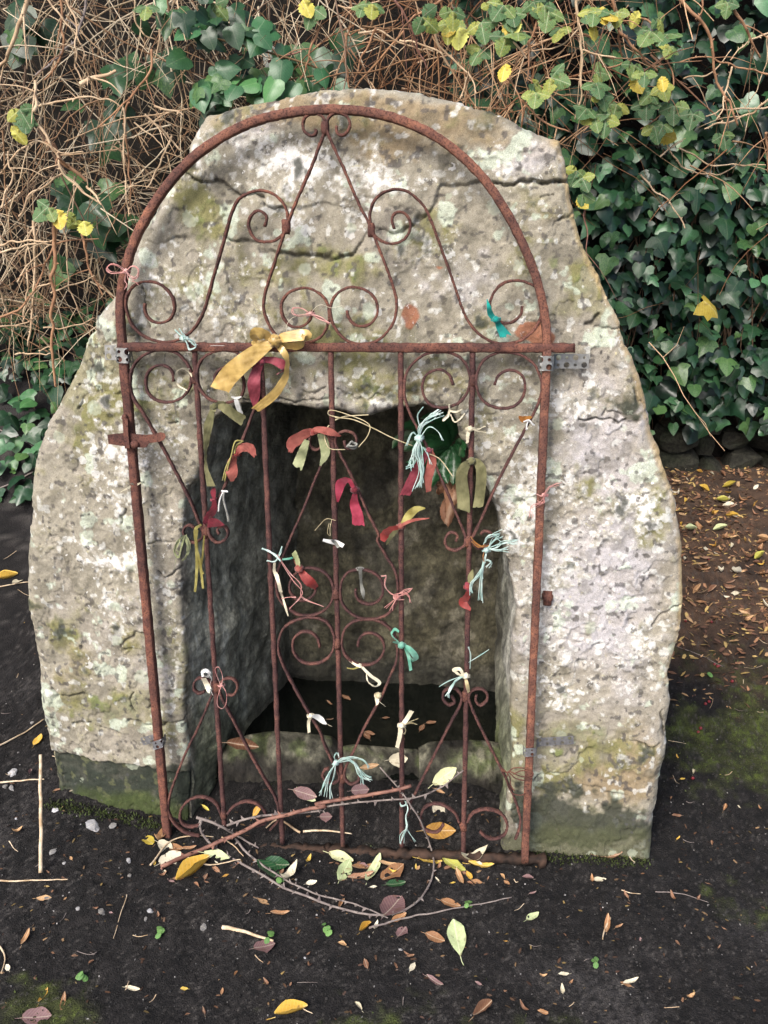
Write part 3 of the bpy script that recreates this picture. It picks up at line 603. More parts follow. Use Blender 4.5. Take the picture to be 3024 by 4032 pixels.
Qd = np.stack([ii, ii+1, ii+1+NS, ii+NS], 1)
v0, v1, v2 = PW[Qd[len(Qd)//2][:3]]
fmid = (NSD+NF//2)*(NS-1)+NS//2; a, b, c_ = PW[Qd[fmid][0]], PW[Qd[fmid][1]], PW[Qd[fmid][2]]
if np.cross(b-a, c_-b)@GN > 0: Qd = Qd[:, ::-1]
Kq = K[Qd[:, 0]]; capq = capm[Qd].sum(1) >= 2
def sub(Q, name, mat):
    u, inv = np.unique(Q, return_inverse=True); return obj(name, fast_mesh(name, PW[u], inv.reshape(Q.shape), True, C[u], ((lich-.9*sm(.15, .6, zG)-.35-2.6*foot-2.2*sm(.35, .9, zD+.75*n40+.45*n90)-1.2*sm(.3, .9, zB)*(1-sm(.2, .6, zW)))*front)[u]), mat, well)
cap = sub(Qd[capq & (Kq != 1)], 'capstone', M['stone']); tag(cap, 'brown pitted capstone with pale limewash along its foot')
sub(Qd[~capq & (Kq != 1)], 'front_wall', M['stone'])
ch = sub(Qd[Kq == 1], 'chamber_wall', M['dark_stone']); tag(ch, 'inner walls of the well chamber, shade painted in darker towards the back')
# back wall of the chamber
bu, bv = 150, 190
bl2 = on_plane([(1090, 2800), (1990, 2800)], 0, B0, BN); tl2 = on_plane([(1120, 1380), (1985, 1380)], 0, B0, BN)
U_, V_ = np.meshgrid(np.linspace(0, 1, bu), np.linspace(0, 1, bv)); U_ = U_.ravel()[:, None]; V_ = V_.ravel()[:, None]
Pb = (bl2[0]*(1-U_)+bl2[1]*U_)*(1-V_)+(tl2[0]*(1-U_)+tl2[1]*U_)*V_
m1, m2, m3 = fbm(Pb, 6, 4, 201), fbm(Pb, 24, 4, 202), fbm(Pb, 90, 2, 203)
Cb = np.tile(np.array([[.058, .053, .033]]), (len(Pb), 1))*(1+.3*m2+.25*m3)[:, None]  # base colour kept low to carry the chamber's shade
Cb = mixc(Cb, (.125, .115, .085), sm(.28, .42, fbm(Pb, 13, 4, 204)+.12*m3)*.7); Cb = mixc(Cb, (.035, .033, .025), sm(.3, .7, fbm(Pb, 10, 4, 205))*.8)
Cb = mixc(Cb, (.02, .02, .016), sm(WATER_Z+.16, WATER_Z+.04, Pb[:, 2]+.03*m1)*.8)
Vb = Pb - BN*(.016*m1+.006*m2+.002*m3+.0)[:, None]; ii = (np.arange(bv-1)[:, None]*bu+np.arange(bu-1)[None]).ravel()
obj('back_wall', fast_mesh('back_wall', Vb, np.stack([ii, ii+1, ii+1+bu, ii+bu], 1), True, np.clip(Cb, .01, .6)), M['dark_stone'], well)
# low sill in front of the water: three uneven stones
SY = 1.70
def rock(pts_top, zb, depth, seed, amp=.014, base=(.070, .067, .048), n=70, nn=34):
    """long stone with a rounded front, a flat top and a traced crest"""
    P = arclen(np.asarray(pts_top, float), n); T = []
    prof = [(0, 0), (.004, .35), (.010, .7), (.026, .93), (.05, 1.0), (.09, .99), (depth-.02, .95), (depth, .8), (depth+.01, 0)]
    pr = arclen(catmull(np.array(prof)*np.array([1, .12]), 60), nn)/np.array([1, .12])
    V = []
    for p in P:
        for d, hh in pr: V.append([p[0], p[1]+d, zb+(p[2]-zb)*hh])
    V = np.array(V); nn1 = fbm(V, 13, 4, seed); nn2 = fbm(V, 60, 3, seed+5)
    V = V + np.stack([nn1*0, -(nn1*amp*1.3+nn2*.007), nn1*.8*amp+nn2*.006], 1)
    Cc = np.tile(np.array([base]), (len(V), 1))*(1+.5*nn1+.7*nn2)[:, None]
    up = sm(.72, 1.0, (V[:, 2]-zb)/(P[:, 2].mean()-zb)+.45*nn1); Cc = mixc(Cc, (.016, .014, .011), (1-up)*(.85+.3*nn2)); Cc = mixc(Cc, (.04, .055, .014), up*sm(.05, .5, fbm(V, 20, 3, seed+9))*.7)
    ii = (np.arange(n-1)[:, None]*nn+np.arange(nn-1)[None]).ravel()
    return V, np.stack([ii, ii+1, ii+1+nn, ii+nn][::-1], 1), np.clip(Cc, .008, .6)
for s, (pts, sy) in enumerate((([(860, 2990), (890, 2969), (988, 2944), (1075, 2933), (1205, 2941), (1300, 2956), (1340, 2990)], SY), ([(1330, 2995), (1399, 2985), (1531, 2998), (1640, 3004), (1668, 3010)], SY+.012),
                              ([(1650, 3000), (1690, 2978), (1780, 2974), (1863, 2971), (1936, 2972), (1990, 2980)], SY-.004))):
    V, Q, Cc = rock(on_y(pts, sy+.03)-np.array([0, .03, 0]), -.05, .11, 300+s*20)
    o = obj('sill_stone', fast_mesh('sill_stone', V, Q, True, Cc), M['dark_stone'], well)
# soil heaped between the gate and the sill is ground; rusty pin let into the masonry on the right
pin = on_plane(px(6, [(1440, 520)]), STONE_D)[0]; b = MB()
V, Q, T = tube_data(np.array([pin+GN*.02, pin-GN*.006, pin-GN*.016, pin-GN*.018])+np.array([0, 0, 0]), np.array([.011, .012, .011, .006]), 9); b.add(V, Q, T)
V, Q, T = tube_data(np.array([pin-GN*.004+GV*.012, pin-GN*.010-GV*.018]), np.array([.010, .009]), 8); b.add(V, Q, T); obj('iron_pin', b.mesh('iron_pin'), M['rust'], well)
# water
wb = on_z([(1060, 2700), (2060, 2700)], WATER_Z); b = MB()
b.add([(-.62, SY+.02, WATER_Z), (.55, SY+.02, WATER_Z), (.62, B0[1]+.14, WATER_Z), (-.45, B0[1]+.16, WATER_Z)], [[0, 1, 2, 3]])
tag(obj('water', b.mesh('water'), M['water']), kind='structure')
# ------------------------------------------------------------------ the gate
M['rust_dark'] = mat_simple('rotten_iron', (.014, .010, .008), (.055, .032, .022), .9, 45, 0, .8, .2)
gate = thing('iron_gate', G0, 'rusty wrought iron arched gate with scrollwork standing against the stone well', 'gate')
def gp(c, pts, d=0.0): return on_plane(px(c, pts), d)
SQ = lambda a, b: [(-a, -b), (a, -b), (a, b), (-a, b)]
def bev(a, b, e=.0022): return [(-a+e, -b), (a-e, -b), (a, -b+e), (a, b-e), (a-e, b), (-a+e, b), (-a, b-e), (-a, -b+e)]
def part(name, P, sect=None, r=None, k=10, mat='rust', parent=None, rough=.0008, seed=1):
    V, Q, T = tube_data(P, r, k, GN if sect is not None else None, sect)
    V = V + (np.stack([fbm(V, 160, 2, seed), fbm(V, 160, 2, seed+3), fbm(V, 160, 2, seed+6)], 1))*rough*2
    b = MB(); b.add(V, Q, T); return obj(name, b.mesh(name, True), M[mat], parent or gate)
arch = catmull(gp('P', [(482, 1372), (474, 1240), (478, 1150), (492, 1075), (522, 970), (574, 860), (648, 745), (740, 640), (850, 555), (980, 487), (1110, 450), (1240, 434), (1330, 432), (1440, 441), (1560, 468), (1690, 524), (1800, 600), (1905, 705), (1990, 830), (2060, 965), (2108, 1085), (2138, 1200), (2150, 1290), (2154, 1372)]), 260)
part('arch_bar', arch, bev(.0080, .0086), mat='rust_orange', rough=.0004)
def straight(name, a, b, sect=None, r=None, n=90, **k): P = gp('P', [a, b], k.pop('d', 0.0)); t = np.linspace(0, 1, n)[:, None]; return part(name, P[0]*(1-t)+P[1]*t, sect, r, **k)
straight('side_post', (484, 1374), (662, 3312), bev(.0088, .0096), seed=3, rough=.0005); straight('side_post', (2154, 1374), (2066, 3388), bev(.0082, .0096), rough=.0005, seed=5, mat='rust_orange')
straight('cross_bar', (470, 1366), (2262, 1370), bev(.0085, .0082), seed=7, d=-.001)
straight('bottom_bar', (648, 3318), (2150, 3384), [(-.008, -.011), (.008, -.009), (.007, .010), (-.006, .011)], rough=.003, seed=9, d=.004, mat='rust_dark')
BARS = [((766, 1376), (884, 3260)), ((1027, 1376), (1112, 3320)), ((1302, 1376), (1350, 3330)), ((1578, 1376), (1583, 3335)), ((1862, 1376), (1824, 3365))]
for i, (a, b_) in enumerate(BARS): straight('upright_bar', a, b_, r=.0057, rough=.0006, seed=20+i, mat='rust_purple')
SCR = [  # scrolls: traced polylines, crop by crop
 [(1, [(1065, 900), (1080, 840), (1045, 800), (1010, 800), (975, 830), (960, 880), (975, 940), (1010, 985), (1070, 1000), (1130, 990), (1185, 950), (1213, 890), (1213, 810), (1185, 745), (1135, 695), (1070, 668), (1000, 668), (930, 695), (885, 735), (855, 800), (830, 880), (790, 1030), (740, 1200), (700, 1350), (670, 1450), (630, 1530), (580, 1590), (510, 1635), (430, 1655), (350, 1645), (270, 1610), (205, 1550), (168, 1460), (160, 1380), (185, 1315), (240, 1270), (310, 1258), (380, 1275), (440, 1325), (475, 1390), (475, 1450), (450, 1500), (400, 1527), (340, 1520), (295, 1480), (280, 1430), (285, 1400)])],
 [(1, [(1400, 265), (1400, 295), (1370, 308), (1335, 290), (1315, 245), (1322, 200), (1350, 170), (1395, 160), (1440, 180), (1463, 225), (1460, 270), (1435, 340), (1380, 490), (1310, 650), (1250, 790), (1205, 910), (1160, 1040), (1120, 1170), (1075, 1310), (1058, 1420), (1075, 1500), (1110, 1570), (1150, 1620), (1220, 1655), (1300, 1662), (1370, 1650), (1430, 1620), (1475, 1550), (1488, 1470), (1470, 1390), (1420, 1335), (1350, 1303), (1290, 1305), (1220, 1335), (1180, 1390), (1175, 1450), (1200, 1515), (1250, 1555), (1310, 1550), (1360, 1510), (1375, 1470), (1380, 1445)])],
 [(2, [(190, 220), (190, 255), (215, 278), (250, 260), (270, 215), (255, 170), (215, 145), (170, 148), (138, 180), (129, 230), (142, 275), (180, 360), (230, 470), (280, 590), (330, 700), (390, 820), (430, 920), (470, 1020), (510, 1130), (540, 1230), (545, 1310), (525, 1390), (480, 1455), (420, 1500), (345, 1515), (270, 1503), (205, 1455), (163, 1380), (153, 1300), (180, 1230), (230, 1190), (290, 1178), (360, 1195), (410, 1235), (433, 1290), (425, 1350), (390, 1395), (330, 1410), (285, 1390), (258, 1350), (252, 1315)])],
 [(2, [(533, 832), (518, 780), (530, 745), (560, 730), (600, 745), (627, 795), (620, 850), (590, 895), (530, 918), (470, 910), (420, 875), (392, 810), (388, 740), (410, 670), (460, 620), (530, 597), (600, 605), (660, 645), (710, 700), (745, 770), (790, 890), (830, 1000), (870, 1110), (910, 1230), (950, 1340), (1000, 1420), (1060, 1475), (1130, 1508), (1210, 1512), (1290, 1490), (1360, 1430), (1403, 1350), (1410, 1260), (1385, 1190), (1320, 1150), (1240, 1138), (1170, 1160), (1120, 1215), (1100, 1280), (1110, 1340), (1150, 1380), (1205, 1392), (1250, 1375), (1285, 1335), (1290, 1290)])],
 [(3, [(525, 465), (520, 410), (490, 365), (430, 345), (370, 365), (330, 415), (322, 480), (345, 555), (400, 600), (480, 615), (560, 595), (620, 545), (650, 480), (655, 430), (640, 370), (600, 305), (540, 255), (460, 237), (370, 245), (290, 285), (235, 345), (212, 420), (210, 520), (240, 600), (300, 690), (380, 830), (470, 990), (560, 1160), (640, 1320), (700, 1465)]), (5, [(548, 165), (553, 200), (525, 235), (478, 250), (430, 220), (408, 170), (430, 130), (470, 128), (492, 150)])],
 [(3, [(820, 480), (825, 420), (860, 375), (910, 360), (970, 375), (1020, 425), (1035, 500), (1015, 570), (960, 605), (890, 620), (800, 600), (730, 540), (697, 470), (697, 380), (725, 310), (780, 265), (850, 240), (920, 240), (1000, 265), (1080, 330), (1130, 420), (1150, 510), (1135, 610), (1100, 690), (1030, 870), (960, 1050), (900, 1210), (840, 1340), (780, 1470)]), (5, [(594, 165), (605, 205), (650, 250), (705, 235), (735, 185), (715, 140), (680, 135), (655, 155), (670, 190)])],
 [(4, [(882, 402), (860, 345), (815, 312), (765, 315), (715, 350), (698, 410), (710, 470), (750, 520), (830, 535), (900, 515), (955, 465), (978, 400), (975, 320), (940, 255), (880, 215), (800, 205), (720, 217), (650, 265), (605, 330), (592, 400), (595, 480), (625, 570), (670, 660), (740, 800), (800, 930), (860, 1070), (910, 1190), (950, 1290)]), (6, [(953, 185), (950, 215), (925, 240), (880, 250), (840, 225), (833, 185), (855, 150), (885, 145), (908, 170), (895, 198)])],
 [(4, [(1127, 402), (1145, 350), (1190, 318), (1240, 315), (1290, 345), (1308, 400), (1295, 470), (1255, 520), (1190, 540), (1120, 530), (1055, 490), (1022, 420), (1022, 340), (1050, 270), (1110, 222), (1190, 205), (1280, 222), (1360, 275), (1398, 350), (1408, 430), (1390, 500), (1360, 570), (1310, 660), (1220, 830), (1130, 1010), (1060, 1170), (1003, 1290)]), (6, [(990, 180), (1000, 210), (1040, 240), (1085, 225), (1118, 190), (1105, 150), (1065, 138), (1045, 155)])],
 [(4, [(235, 730), (245, 770), (280, 780), (305, 745), (300, 700), (260, 675), (215, 680), (185, 710), (182, 745), (205, 795), (300, 990), (380, 1170), (440, 1300)]), (6, [(430, 180), (480, 280), (530, 360), (548, 420), (552, 500), (540, 570), (490, 630), (420, 658), (350, 658), (280, 630), (225, 570), (212, 500), (222, 430), (260, 380), (330, 365), (400, 380), (450, 420), (465, 470), (455, 530), (415, 565), (370, 570), (320, 545), (300, 500), (305, 480)])],
 [(4, [(100, 735), (90, 775), (60, 785), (30, 755), (35, 705), (75, 680), (115, 685), (145, 715), (148, 750), (105, 860), (50, 990)]), (5, [(1285, 0), (1200, 190), (1130, 360), (1092, 470), (1085, 560), (1103, 650), (1160, 720), (1240, 770), (1330, 780), (1420, 750), (1480, 690), (1498, 600), (1480, 520), (1420, 460), (1340, 435), (1270, 445), (1210, 490), (1180, 560), (1190, 620), (1240, 665), (1310, 665), (1360, 620), (1375, 570)])],
 [(5, [(1400, 1010), (1385, 950), (1340, 905), (1290, 895), (1235, 920), (1205, 970), (1210, 1040), (1250, 1100), (1320, 1130), (1400, 1120), (1470, 1075), (1503, 1000), (1498, 910), (1460, 840), (1390, 800), (1300, 795), (1210, 820), (1140, 870), (1107, 940), (1098, 1010), (1112, 1080), (1150, 1170), (1200, 1270), (1270, 1400), (1330, 1500), (1400, 1620)]), (7, [(1430, 600), (1490, 730), (1535, 820), (1540, 860), (1500, 890), (1450, 880), (1420, 830), (1440, 790), (1465, 785)])],
 [(6, [(315, 820), (325, 775), (360, 745), (410, 745), (455, 775), (473, 830), (450, 890), (400, 925), (330, 930), (265, 900), (227, 840), (222, 770), (245, 710), (300, 670), (370, 660), (440, 670), (500, 710), (540, 770), (550, 840), (543, 910), (510, 990), (460, 1110), (400, 1220), (350, 1310)]), (8, [(290, 540), (250, 620), (236, 670), (245, 710), (280, 735), (320, 710), (325, 680)])],
 [(5, [(565, 1330), (530, 1345), (490, 1320), (488, 1270), (520, 1235), (570, 1240), (610, 1265), (630, 1300), (622, 1345), (600, 1400), (540, 1540), (490, 1650)]), (7, [(480, 560), (390, 760), (330, 920), (305, 1010), (300, 1080), (330, 1160), (420, 1245), (530, 1275)])],
 [(7, [(677, 1100), (650, 1040), (590, 1000), (520, 990), (450, 1015), (400, 1070), (385, 1130), (400, 1180), (450, 1205), (520, 1195), (555, 1160)])],
 [(5, [(730, 1355), (770, 1355), (800, 1310), (795, 1265), (755, 1235), (700, 1245), (672, 1290), (685, 1365), (720, 1440), (830, 1650)]), (7, [(900, 680), (1000, 860), (1070, 980), (1098, 1060), (1100, 1150), (1040, 1230)])],
 [(7, [(728, 1110), (780, 1055), (850, 1025), (920, 1030), (980, 1070), (1010, 1120), (1000, 1180), (940, 1200)])],
 [(8, [(870, 210), (890, 245), (860, 265), (825, 235), (820, 200), (845, 170), (890, 165), (920, 190), (932, 215), (925, 255), (850, 400), (770, 560), (700, 700), (650, 800), (625, 850), (615, 920)])],
 [(8, [(918, 960), (890, 905), (830, 862), (770, 850), (715, 870), (690, 920), (695, 975), (735, 1012), (790, 1015), (825, 970)])],
 [(8, [(1020, 205), (1015, 240), (1040, 265), (1075, 245), (1085, 205), (1060, 175), (1020, 168), (985, 185), (973, 215), (980, 250), (1040, 390), (1110, 530), (1180, 670), (1230, 780), (1260, 860), (1280, 950), (1270, 1010), (1250, 1060)])],
 [(8, [(965, 960), (990, 915), (1040, 887), (1100, 885), (1160, 905), (1200, 960), (1195, 1020), (1150, 1055), (1090, 1055), (1040, 1015)])]]
for i, sc in enumerate(SCR):
    P = np.concatenate([gp(c, pts, -.001*(i % 3)) for c, pts in sc]); P = arclen(catmull(P, 500), int(60+140*min(1, len(P)/40)))
    part('scroll', P, bev(.0025, .0052, .0010), seed=40+i, rough=.0004, mat='rust' if i < 4 else 'rust_purple')
# forged collars where scrolls meet the bars
for c, p in ((3, (672, 440)), (4, (1000, 372)), (5, (570, 172)), (6, (968, 195)), (5, (1518, 625)), (5, (1528, 985)), (5, (650, 1300)), (8, (952, 215)), (1, (1205, 905)), (2, (395, 838)), (1, (1462, 255)), (7, (700, 1120)), (8, (940, 985)), (8, (225, 700))):
    q = gp(c, [p])[0]; part('collar', np.array([q-GV*.012, q-GV*.006, q+GV*.006, q+GV*.012]), r=np.array([.006, .0080, .0080, .006]), k=9, rough=.0012, seed=int(p[0]))
def prism(poly, d0, d1, bevel=.0):
    P0_, P1_ = on_plane(poly, d0), on_plane(poly, d1); n = len(poly); V = np.concatenate([P0_, P1_]); Q = [[i, (i+1) % n, n+(i+1) % n, n+i] for i in range(n)]
    c0, c1 = P0_.mean(0), P1_.mean(0); V = np.concatenate([V, [c0, c1]]); T = [[2*n, (i+1) % n, i] for i in range(n)]+[[2*n+1, n+i, n+(i+1) % n] for i in range(n)]
    b = MB(); b.add(V, Q, T); return b
lat = obj('latch', prism(px(3, [(42, 852), (100, 843), (165, 838), (250, 845), (330, 852), (380, 846), (430, 832), (458, 842), (466, 866), (452, 890), (420, 902), (375, 908), (345, 912), (330, 940), (300, 946), (220, 938), (140, 932), (50, 918)]), -.020, -.013).mesh('latch', False), M['rust'], gate)
kp = obj('latch_keeper', prism(px(3, [(150, 735), (190, 735), (192, 830), (205, 950), (168, 952), (158, 840)]), -.028, -.009).mesh('latch_keeper', False), M['rust'], gate)
q = gp(3, [(272, 905)])[0]; part('bolt', np.array([q-GN*.010, q-GN*.024, q-GN*.029, q-GN*.031]), r=np.array([.0085, .0085, .007, .002]), k=10, parent=lat)
q = gp(3, [(186, 716)])[0]; part('lug', np.array([q-GN*.012-GV*.008, q-GN*.014, q-GN*.014+GV*.006]), r=np.array([.005, .0055, .003]), k=8, parent=kp)
# ---- perforated fixing straps wrapped round the posts and screwed to the masonry
def strap(P, ncell, width, mat, label, nrow=2, seed=0):
    """P: path of the strip's centre line; perforated cell by cell"""
    L = np.concatenate([[0], np.cumsum(np.linalg.norm(np.diff(P, axis=0), axis=1))]); tot = L[-1]
    Pd = arclen(P, 120); Td, Ad, Bd = frames(Pd); up = np.broadcast_to(GV, Pd.shape); side = up-Td*(np.sum(up*Td, 1))[:, None]; side /= np.linalg.norm(side, axis=1)[:, None]
    nrm = np.cross(Td, side)
    def ev(s, w_, o):
        i = np.clip(s/tot*119, 0, 119); a = np.floor(i).astype(int).clip(0, 118); f = (i-a)[:, None]
        lerp = lambda X: X[a]*(1-f)+X[a+1]*f
        return lerp(Pd)+lerp(side)*w_[:, None]+lerp(nrm)*o
    b = MB(); cs = tot/ncell; cw = width/nrow; an = np.arange(16)*2*math.pi/16
    sqx = np.clip(np.cos(an)*1.5, -1, 1); sqy = np.clip(np.sin(an)*1.5, -1, 1)
    for i in range(ncell):
        for j in range(nrow):
            big = (i+j) % 2 == 0; r = .40 if big else .22
            cx_, cy_ = (i+.5)*cs, -width/2+(j+.5)*cw; rr = r*min(cs, cw)
            for o, fl in ((.0, 0), (.0012, 1)):
                so = np.concatenate([cx_+sqx*cs/2, cx_+np.cos(an)*rr]); wo = np.concatenate([cy_+sqy*cw/2, cy_+np.sin(an)*rr])
                V = ev(so, wo, o); Q = [[k, (k+1) % 16, 16+(k+1) % 16, 16+k] for k in range(16)]
                b.add(V, [q[::-1] for q in Q] if fl else Q)
            V = np.concatenate([ev(cx_+np.cos(an)*rr, cy_+np.sin(an)*rr, 0.), ev(cx_+np.cos(an)*rr, cy_+np.sin(an)*rr, .0012)]); b.add(V, [[k, (k+1) % 16, 16+(k+1) % 16, 16+k] for k in range(16)])
    m = b.mesh('fixing_strap', False); m.materials.append(M[mat])
    root = tag(obj('fixing_strap', m), label, 'strap', None); return root
def strap_path(post, ang, dirn, ln):
    """round the front of the post, back to the wall, then along it"""
    c = post; D = GU*math.cos(ang)*dirn+GV*math.sin(ang); P = [c-D*.0125+GN*.012, c-D*.0135-GN*.002, c-D*.012-GN*.0125, c-GN*.0138, c+D*.012-GN*.0125, c+D*.0135, c+D*.016+GN*.018, c+D*.022+GN*.024, c+D*(.022+ln*.5)+GN*.026, c+D*(.022+ln)+GN*.026]
    return catmull(np.array(P), 120)
strap(strap_path(gp(4, [(1432, 268)])[0], .0, 1, .062), 9, .028, 'galv', 'shiny perforated steel strap round the right post just below the cross bar')
strap(strap_path(gp(3, [(165, 272)])[0], .05, -1, .030), 7, .030, 'galv', 'shiny perforated steel strap round the left post just below the cross bar')
strap(strap_path(gp(8, [(1337, 525)])[0], .12, 1, .075), 10, .020, 'galv_dull', 'dull grey perforated strap fixing the right post near its foot')
strap(strap_path(gp(7, [(235, 590)])[0], -.35, -1, .035), 8, .020, 'galv_dull', 'dull grey perforated strap fixing the left post near its foot')
# rusty tie wire round the right post
b = MB()
for pts in ([(1165, 650), (1200, 665), (1240, 640), (1300, 640), (1345, 650), (1355, 685), (1320, 712), (1250, 700), (1210, 665), (1200, 720), (1235, 790), (1290, 800), (1310, 790)], [(1220, 660), (1290, 690), (1350, 680), (1340, 660), (1290, 655), (1240, 675)], [(1175, 640), (1215, 690), (1225, 745), (1245, 775)]):
    P = catmull(gp(8, pts, -.012), 60); V, Q, T = tube_data(P, .0014, 5); b.add(V, Q, T)
tag(obj('tie_wire', b.mesh('tie_wire'), M['rust']), 'tangled rusty tie wire looped round the foot of the right gate post', 'wire')
# ------------------------------------------------------------------ leaf meshes (local: y to the tip, z up)
def leaf_polar(half, cz=.10, cup=.25, droop=.25, cy=.28, seed=0):
    h = np.array(half, float); L = np.concatenate([h, (h*np.array([-1, 1]))[::-1][1:-1]]) if abs(h[0][0]) < 1e-6 and abs(h[-1][0]) < 1e-6 else h
    n = len(L); c = np.array([0, cy]); mid = c+(L-c)*.55
    def z(p): return -cup*np.abs(p[:, 0])**1.3 - droop*np.clip(p[:, 1]-.2, 0, 2)**2 + cz
    P2 = np.concatenate([[c], mid, L]); r = np.random.default_rng(seed); zz = z(P2)+r.normal(0, .02, len(P2)); V = np.column_stack([P2, zz])
    T = [[0, 1+i, 1+(i+1) % n] for i in range(n)]; Q = [[1+i, 1+n+i, 1+n+(i+1) % n, 1+(i+1) % n] for i in range(n)]
    return V, np.array(Q), np.array(T)
IVY = [leaf_polar([(0, 0), (.17, -.13), (.36, -.10), (.54, .06), (.43, .25), (.47, .46), (.25, .52), (.12, .78), (0, 1.0)], seed=1),
       leaf_polar([(0, .02), (.2, -.12), (.42, -.02), (.50, .18), (.36, .34), (.26, .56), (.10, .82), (0, .98)], seed=2, cup=.35),
       leaf_polar([(0, 0), (.2, -.1), (.46, -.04), (.66, .16), (.42, .30), (.30, .46), (.18, .70), (0, .92)], seed=3, droop=.4),
       leaf_polar([(0, .0), (.22, -.10), (.42, .02), (.48, .24), (.40, .50), (.22, .76), (0, .95)], seed=4, cup=.2)]
IVY += [leaf_polar(np.array(hh)*np.array([1+.25*R()-.1, 1])+np.array([(0, 0)]+[(RU(-.04, .04), RU(-.04, .04)) for _ in hh[1:-1]]+[(0, 0)]), cup=RU(.05, .6), droop=RU(-.1, .6), seed=20+q) for q, hh in enumerate([[(0, 0), (.17, -.13), (.36, -.10), (.54, .06), (.43, .25), (.47, .46), (.25, .52), (.12, .78), (0, 1.0)], [(0, .02), (.2, -.12), (.42, -.02), (.50, .18), (.36, .34), (.26, .56), (.10, .82), (0, .98)], [(0, 0), (.22, -.10), (.42, .02), (.48, .24), (.40, .50), (.22, .76), (0, .95)]]*3)]
def serr(n=7, wd=.36):
    o = [(0, 0)]
    for i in range(1, n): t = i/n; w_ = wd*math.sin(math.pi*t**.8)**.8; o += [(w_*1.10+.01, t-.01), (w_*.90, t+.045)]
    return o+[(0, 1.0)]
BRM = [leaf_polar(serr(), seed=5, cup=.4, droop=.3, cy=.45), leaf_polar(serr(6, .42), seed=6, cup=.2, droop=.1, cy=.45)]
HEART = leaf_polar([(0, .03), (.16, -.08), (.36, -.03), (.46, .18), (.42, .42), (.28, .66), (.12, .86), (0, 1.0)], seed=8, cup=.35, droop=.2)
def lmesh(name, d, mat): m = fast_mesh(name, d[0], [d[1], d[2]], True); m.materials.append(mat); return m
IVYM = [lmesh('ivy_leaf', d, M['ivy']) for d in IVY]; IVYL = [lmesh('ivy_leaf', d, M['ivy_light']) for d in (HEART, IVY[3])]
def basis(nrm, tip):
    n = np.asarray(nrm, float); n /= np.linalg.norm(n); t = np.asarray(tip, float); t = t-n*(t@n); t /= np.linalg.norm(t)+1e-9; x = np.cross(t, n); return np.column_stack([x, t, n])
def place(name, me, pos, Bm, size, parent=None):
    o = bpy.data.objects.new(name, me); COL.objects.link(o); m = np.eye(4); m[:3, :3] = Bm*np.asarray(size, float); m[:3, 3] = pos
    if parent is not None: o.parent = parent; m[:3, 3] -= np.array(world_loc(parent))
    o.matrix_local = Matrix(m.tolist()) if parent is not None else o.matrix_local
    if parent is None: o.matrix_world = Matrix(m.tolist())
    return o
def rnd_dir(base, amt): v = np.asarray(base, float)+rng.normal(0, amt, 3); return v/np.linalg.norm(v)
def leaf_into(b, d, pos, Bm, size, col): b.add(d[0]@(Bm*size).T+pos, d[1], d[2], col)

# ------------------------------------------------------------------ retaining wall behind, rubble showing along its foot
WY = 3.62
def wall_bulge(x, z): P = np.stack([x, x*0, z], 1); return .10*fbm(P, 1.6, 3, 301)+.03*fbm(P, 7, 3, 302)
wall = thing('retaining_wall', (1.0, WY, .2), 'old rubble retaining wall at the foot of the ivy', 'wall')
xa, za = np.linspace(-4.5, 4.5, 240), np.linspace(-.1, 3.3, 110); XA, ZA = np.meshgrid(xa, za); XA = XA.ravel(); ZA = ZA.ravel()
Vw = np.stack([XA, WY+.10-wall_bulge(XA, ZA)*.6, ZA], 1); nw = fbm(Vw, 9, 4, 310); Cw = np.clip(np.array([[.010, .0085, .0065]])*(1+.6*nw)[:, None], .004, .2)
ii = (np.arange(109)[:, None]*240+np.arange(239)[None]).ravel(); obj('wall_core', fast_mesh('wall_core', Vw, np.stack([ii, ii+1, ii+241, ii+240], 1), True, Cw), M['soil'], wall)
def boulder(seed, n=10, m=7):
    r = np.random.default_rng(seed); th = np.linspace(0, 2*math.pi, n, endpoint=False); ph = np.linspace(-math.pi/2, math.pi/2, m)
    V = np.array([[math.cos(p)*math.cos(t), math.cos(p)*math.sin(t), math.sin(p)] for p in ph for t in th])
    V = np.sign(V)*np.abs(V)**.45; k = r.normal(size=(13, 3)); k /= np.linalg.norm(k, axis=1)[:, None]
    for q in k: d = V@q; V = V-np.outer(np.clip(d-.66, 0, 9), q)
    V += fbm(V+seed*3.1, 2.2, 2, seed)[:, None]*V*.10
    i = (np.arange(m-1)[:, None]*n+np.arange(n)[None]); j = (np.arange(m-1)[:, None]*n+(np.arange(n)[None]+1) % n)
    return V*.5, np.stack([i, j, j+n, i+n], -1).reshape(-1, 4)
BLD = []
for s in range(6):
    V, Q = boulder(s+3); nn = fbm(V+s, 5, 3, s); c = np.clip(np.array([[.030, .029, .021]])*(1+.5*nn)[:, None], .01, .3); c = mixc(c, (.020, .027, .010), sm(.1, .5, fbm(V+s*2, 3, 3, 9))*.5)
    m = fast_mesh('rubble_stone', V, Q, False, c); m.materials.append(M['dark_stone']); BLD.append(m)
k = 0
for row, zc in enumerate((.16, .27, .38, .50)):
    x = .05+.07*row
    while x < 2.9:
        w_ = RU(.08, .20); hgt = RU(.09, .14); g = float(gz(x, WY))
        o = place('stone', BLD[k % 6], (x+w_/2, WY-.02+RU(-.02, .02)+row*.015, g-.05+zc-.10), basis(rnd_dir((0, -.12, 1), .08), rnd_dir((0, 1, 0), .12)), (w_*1.06, .24, hgt*1.15), wall); x += w_; k += 1
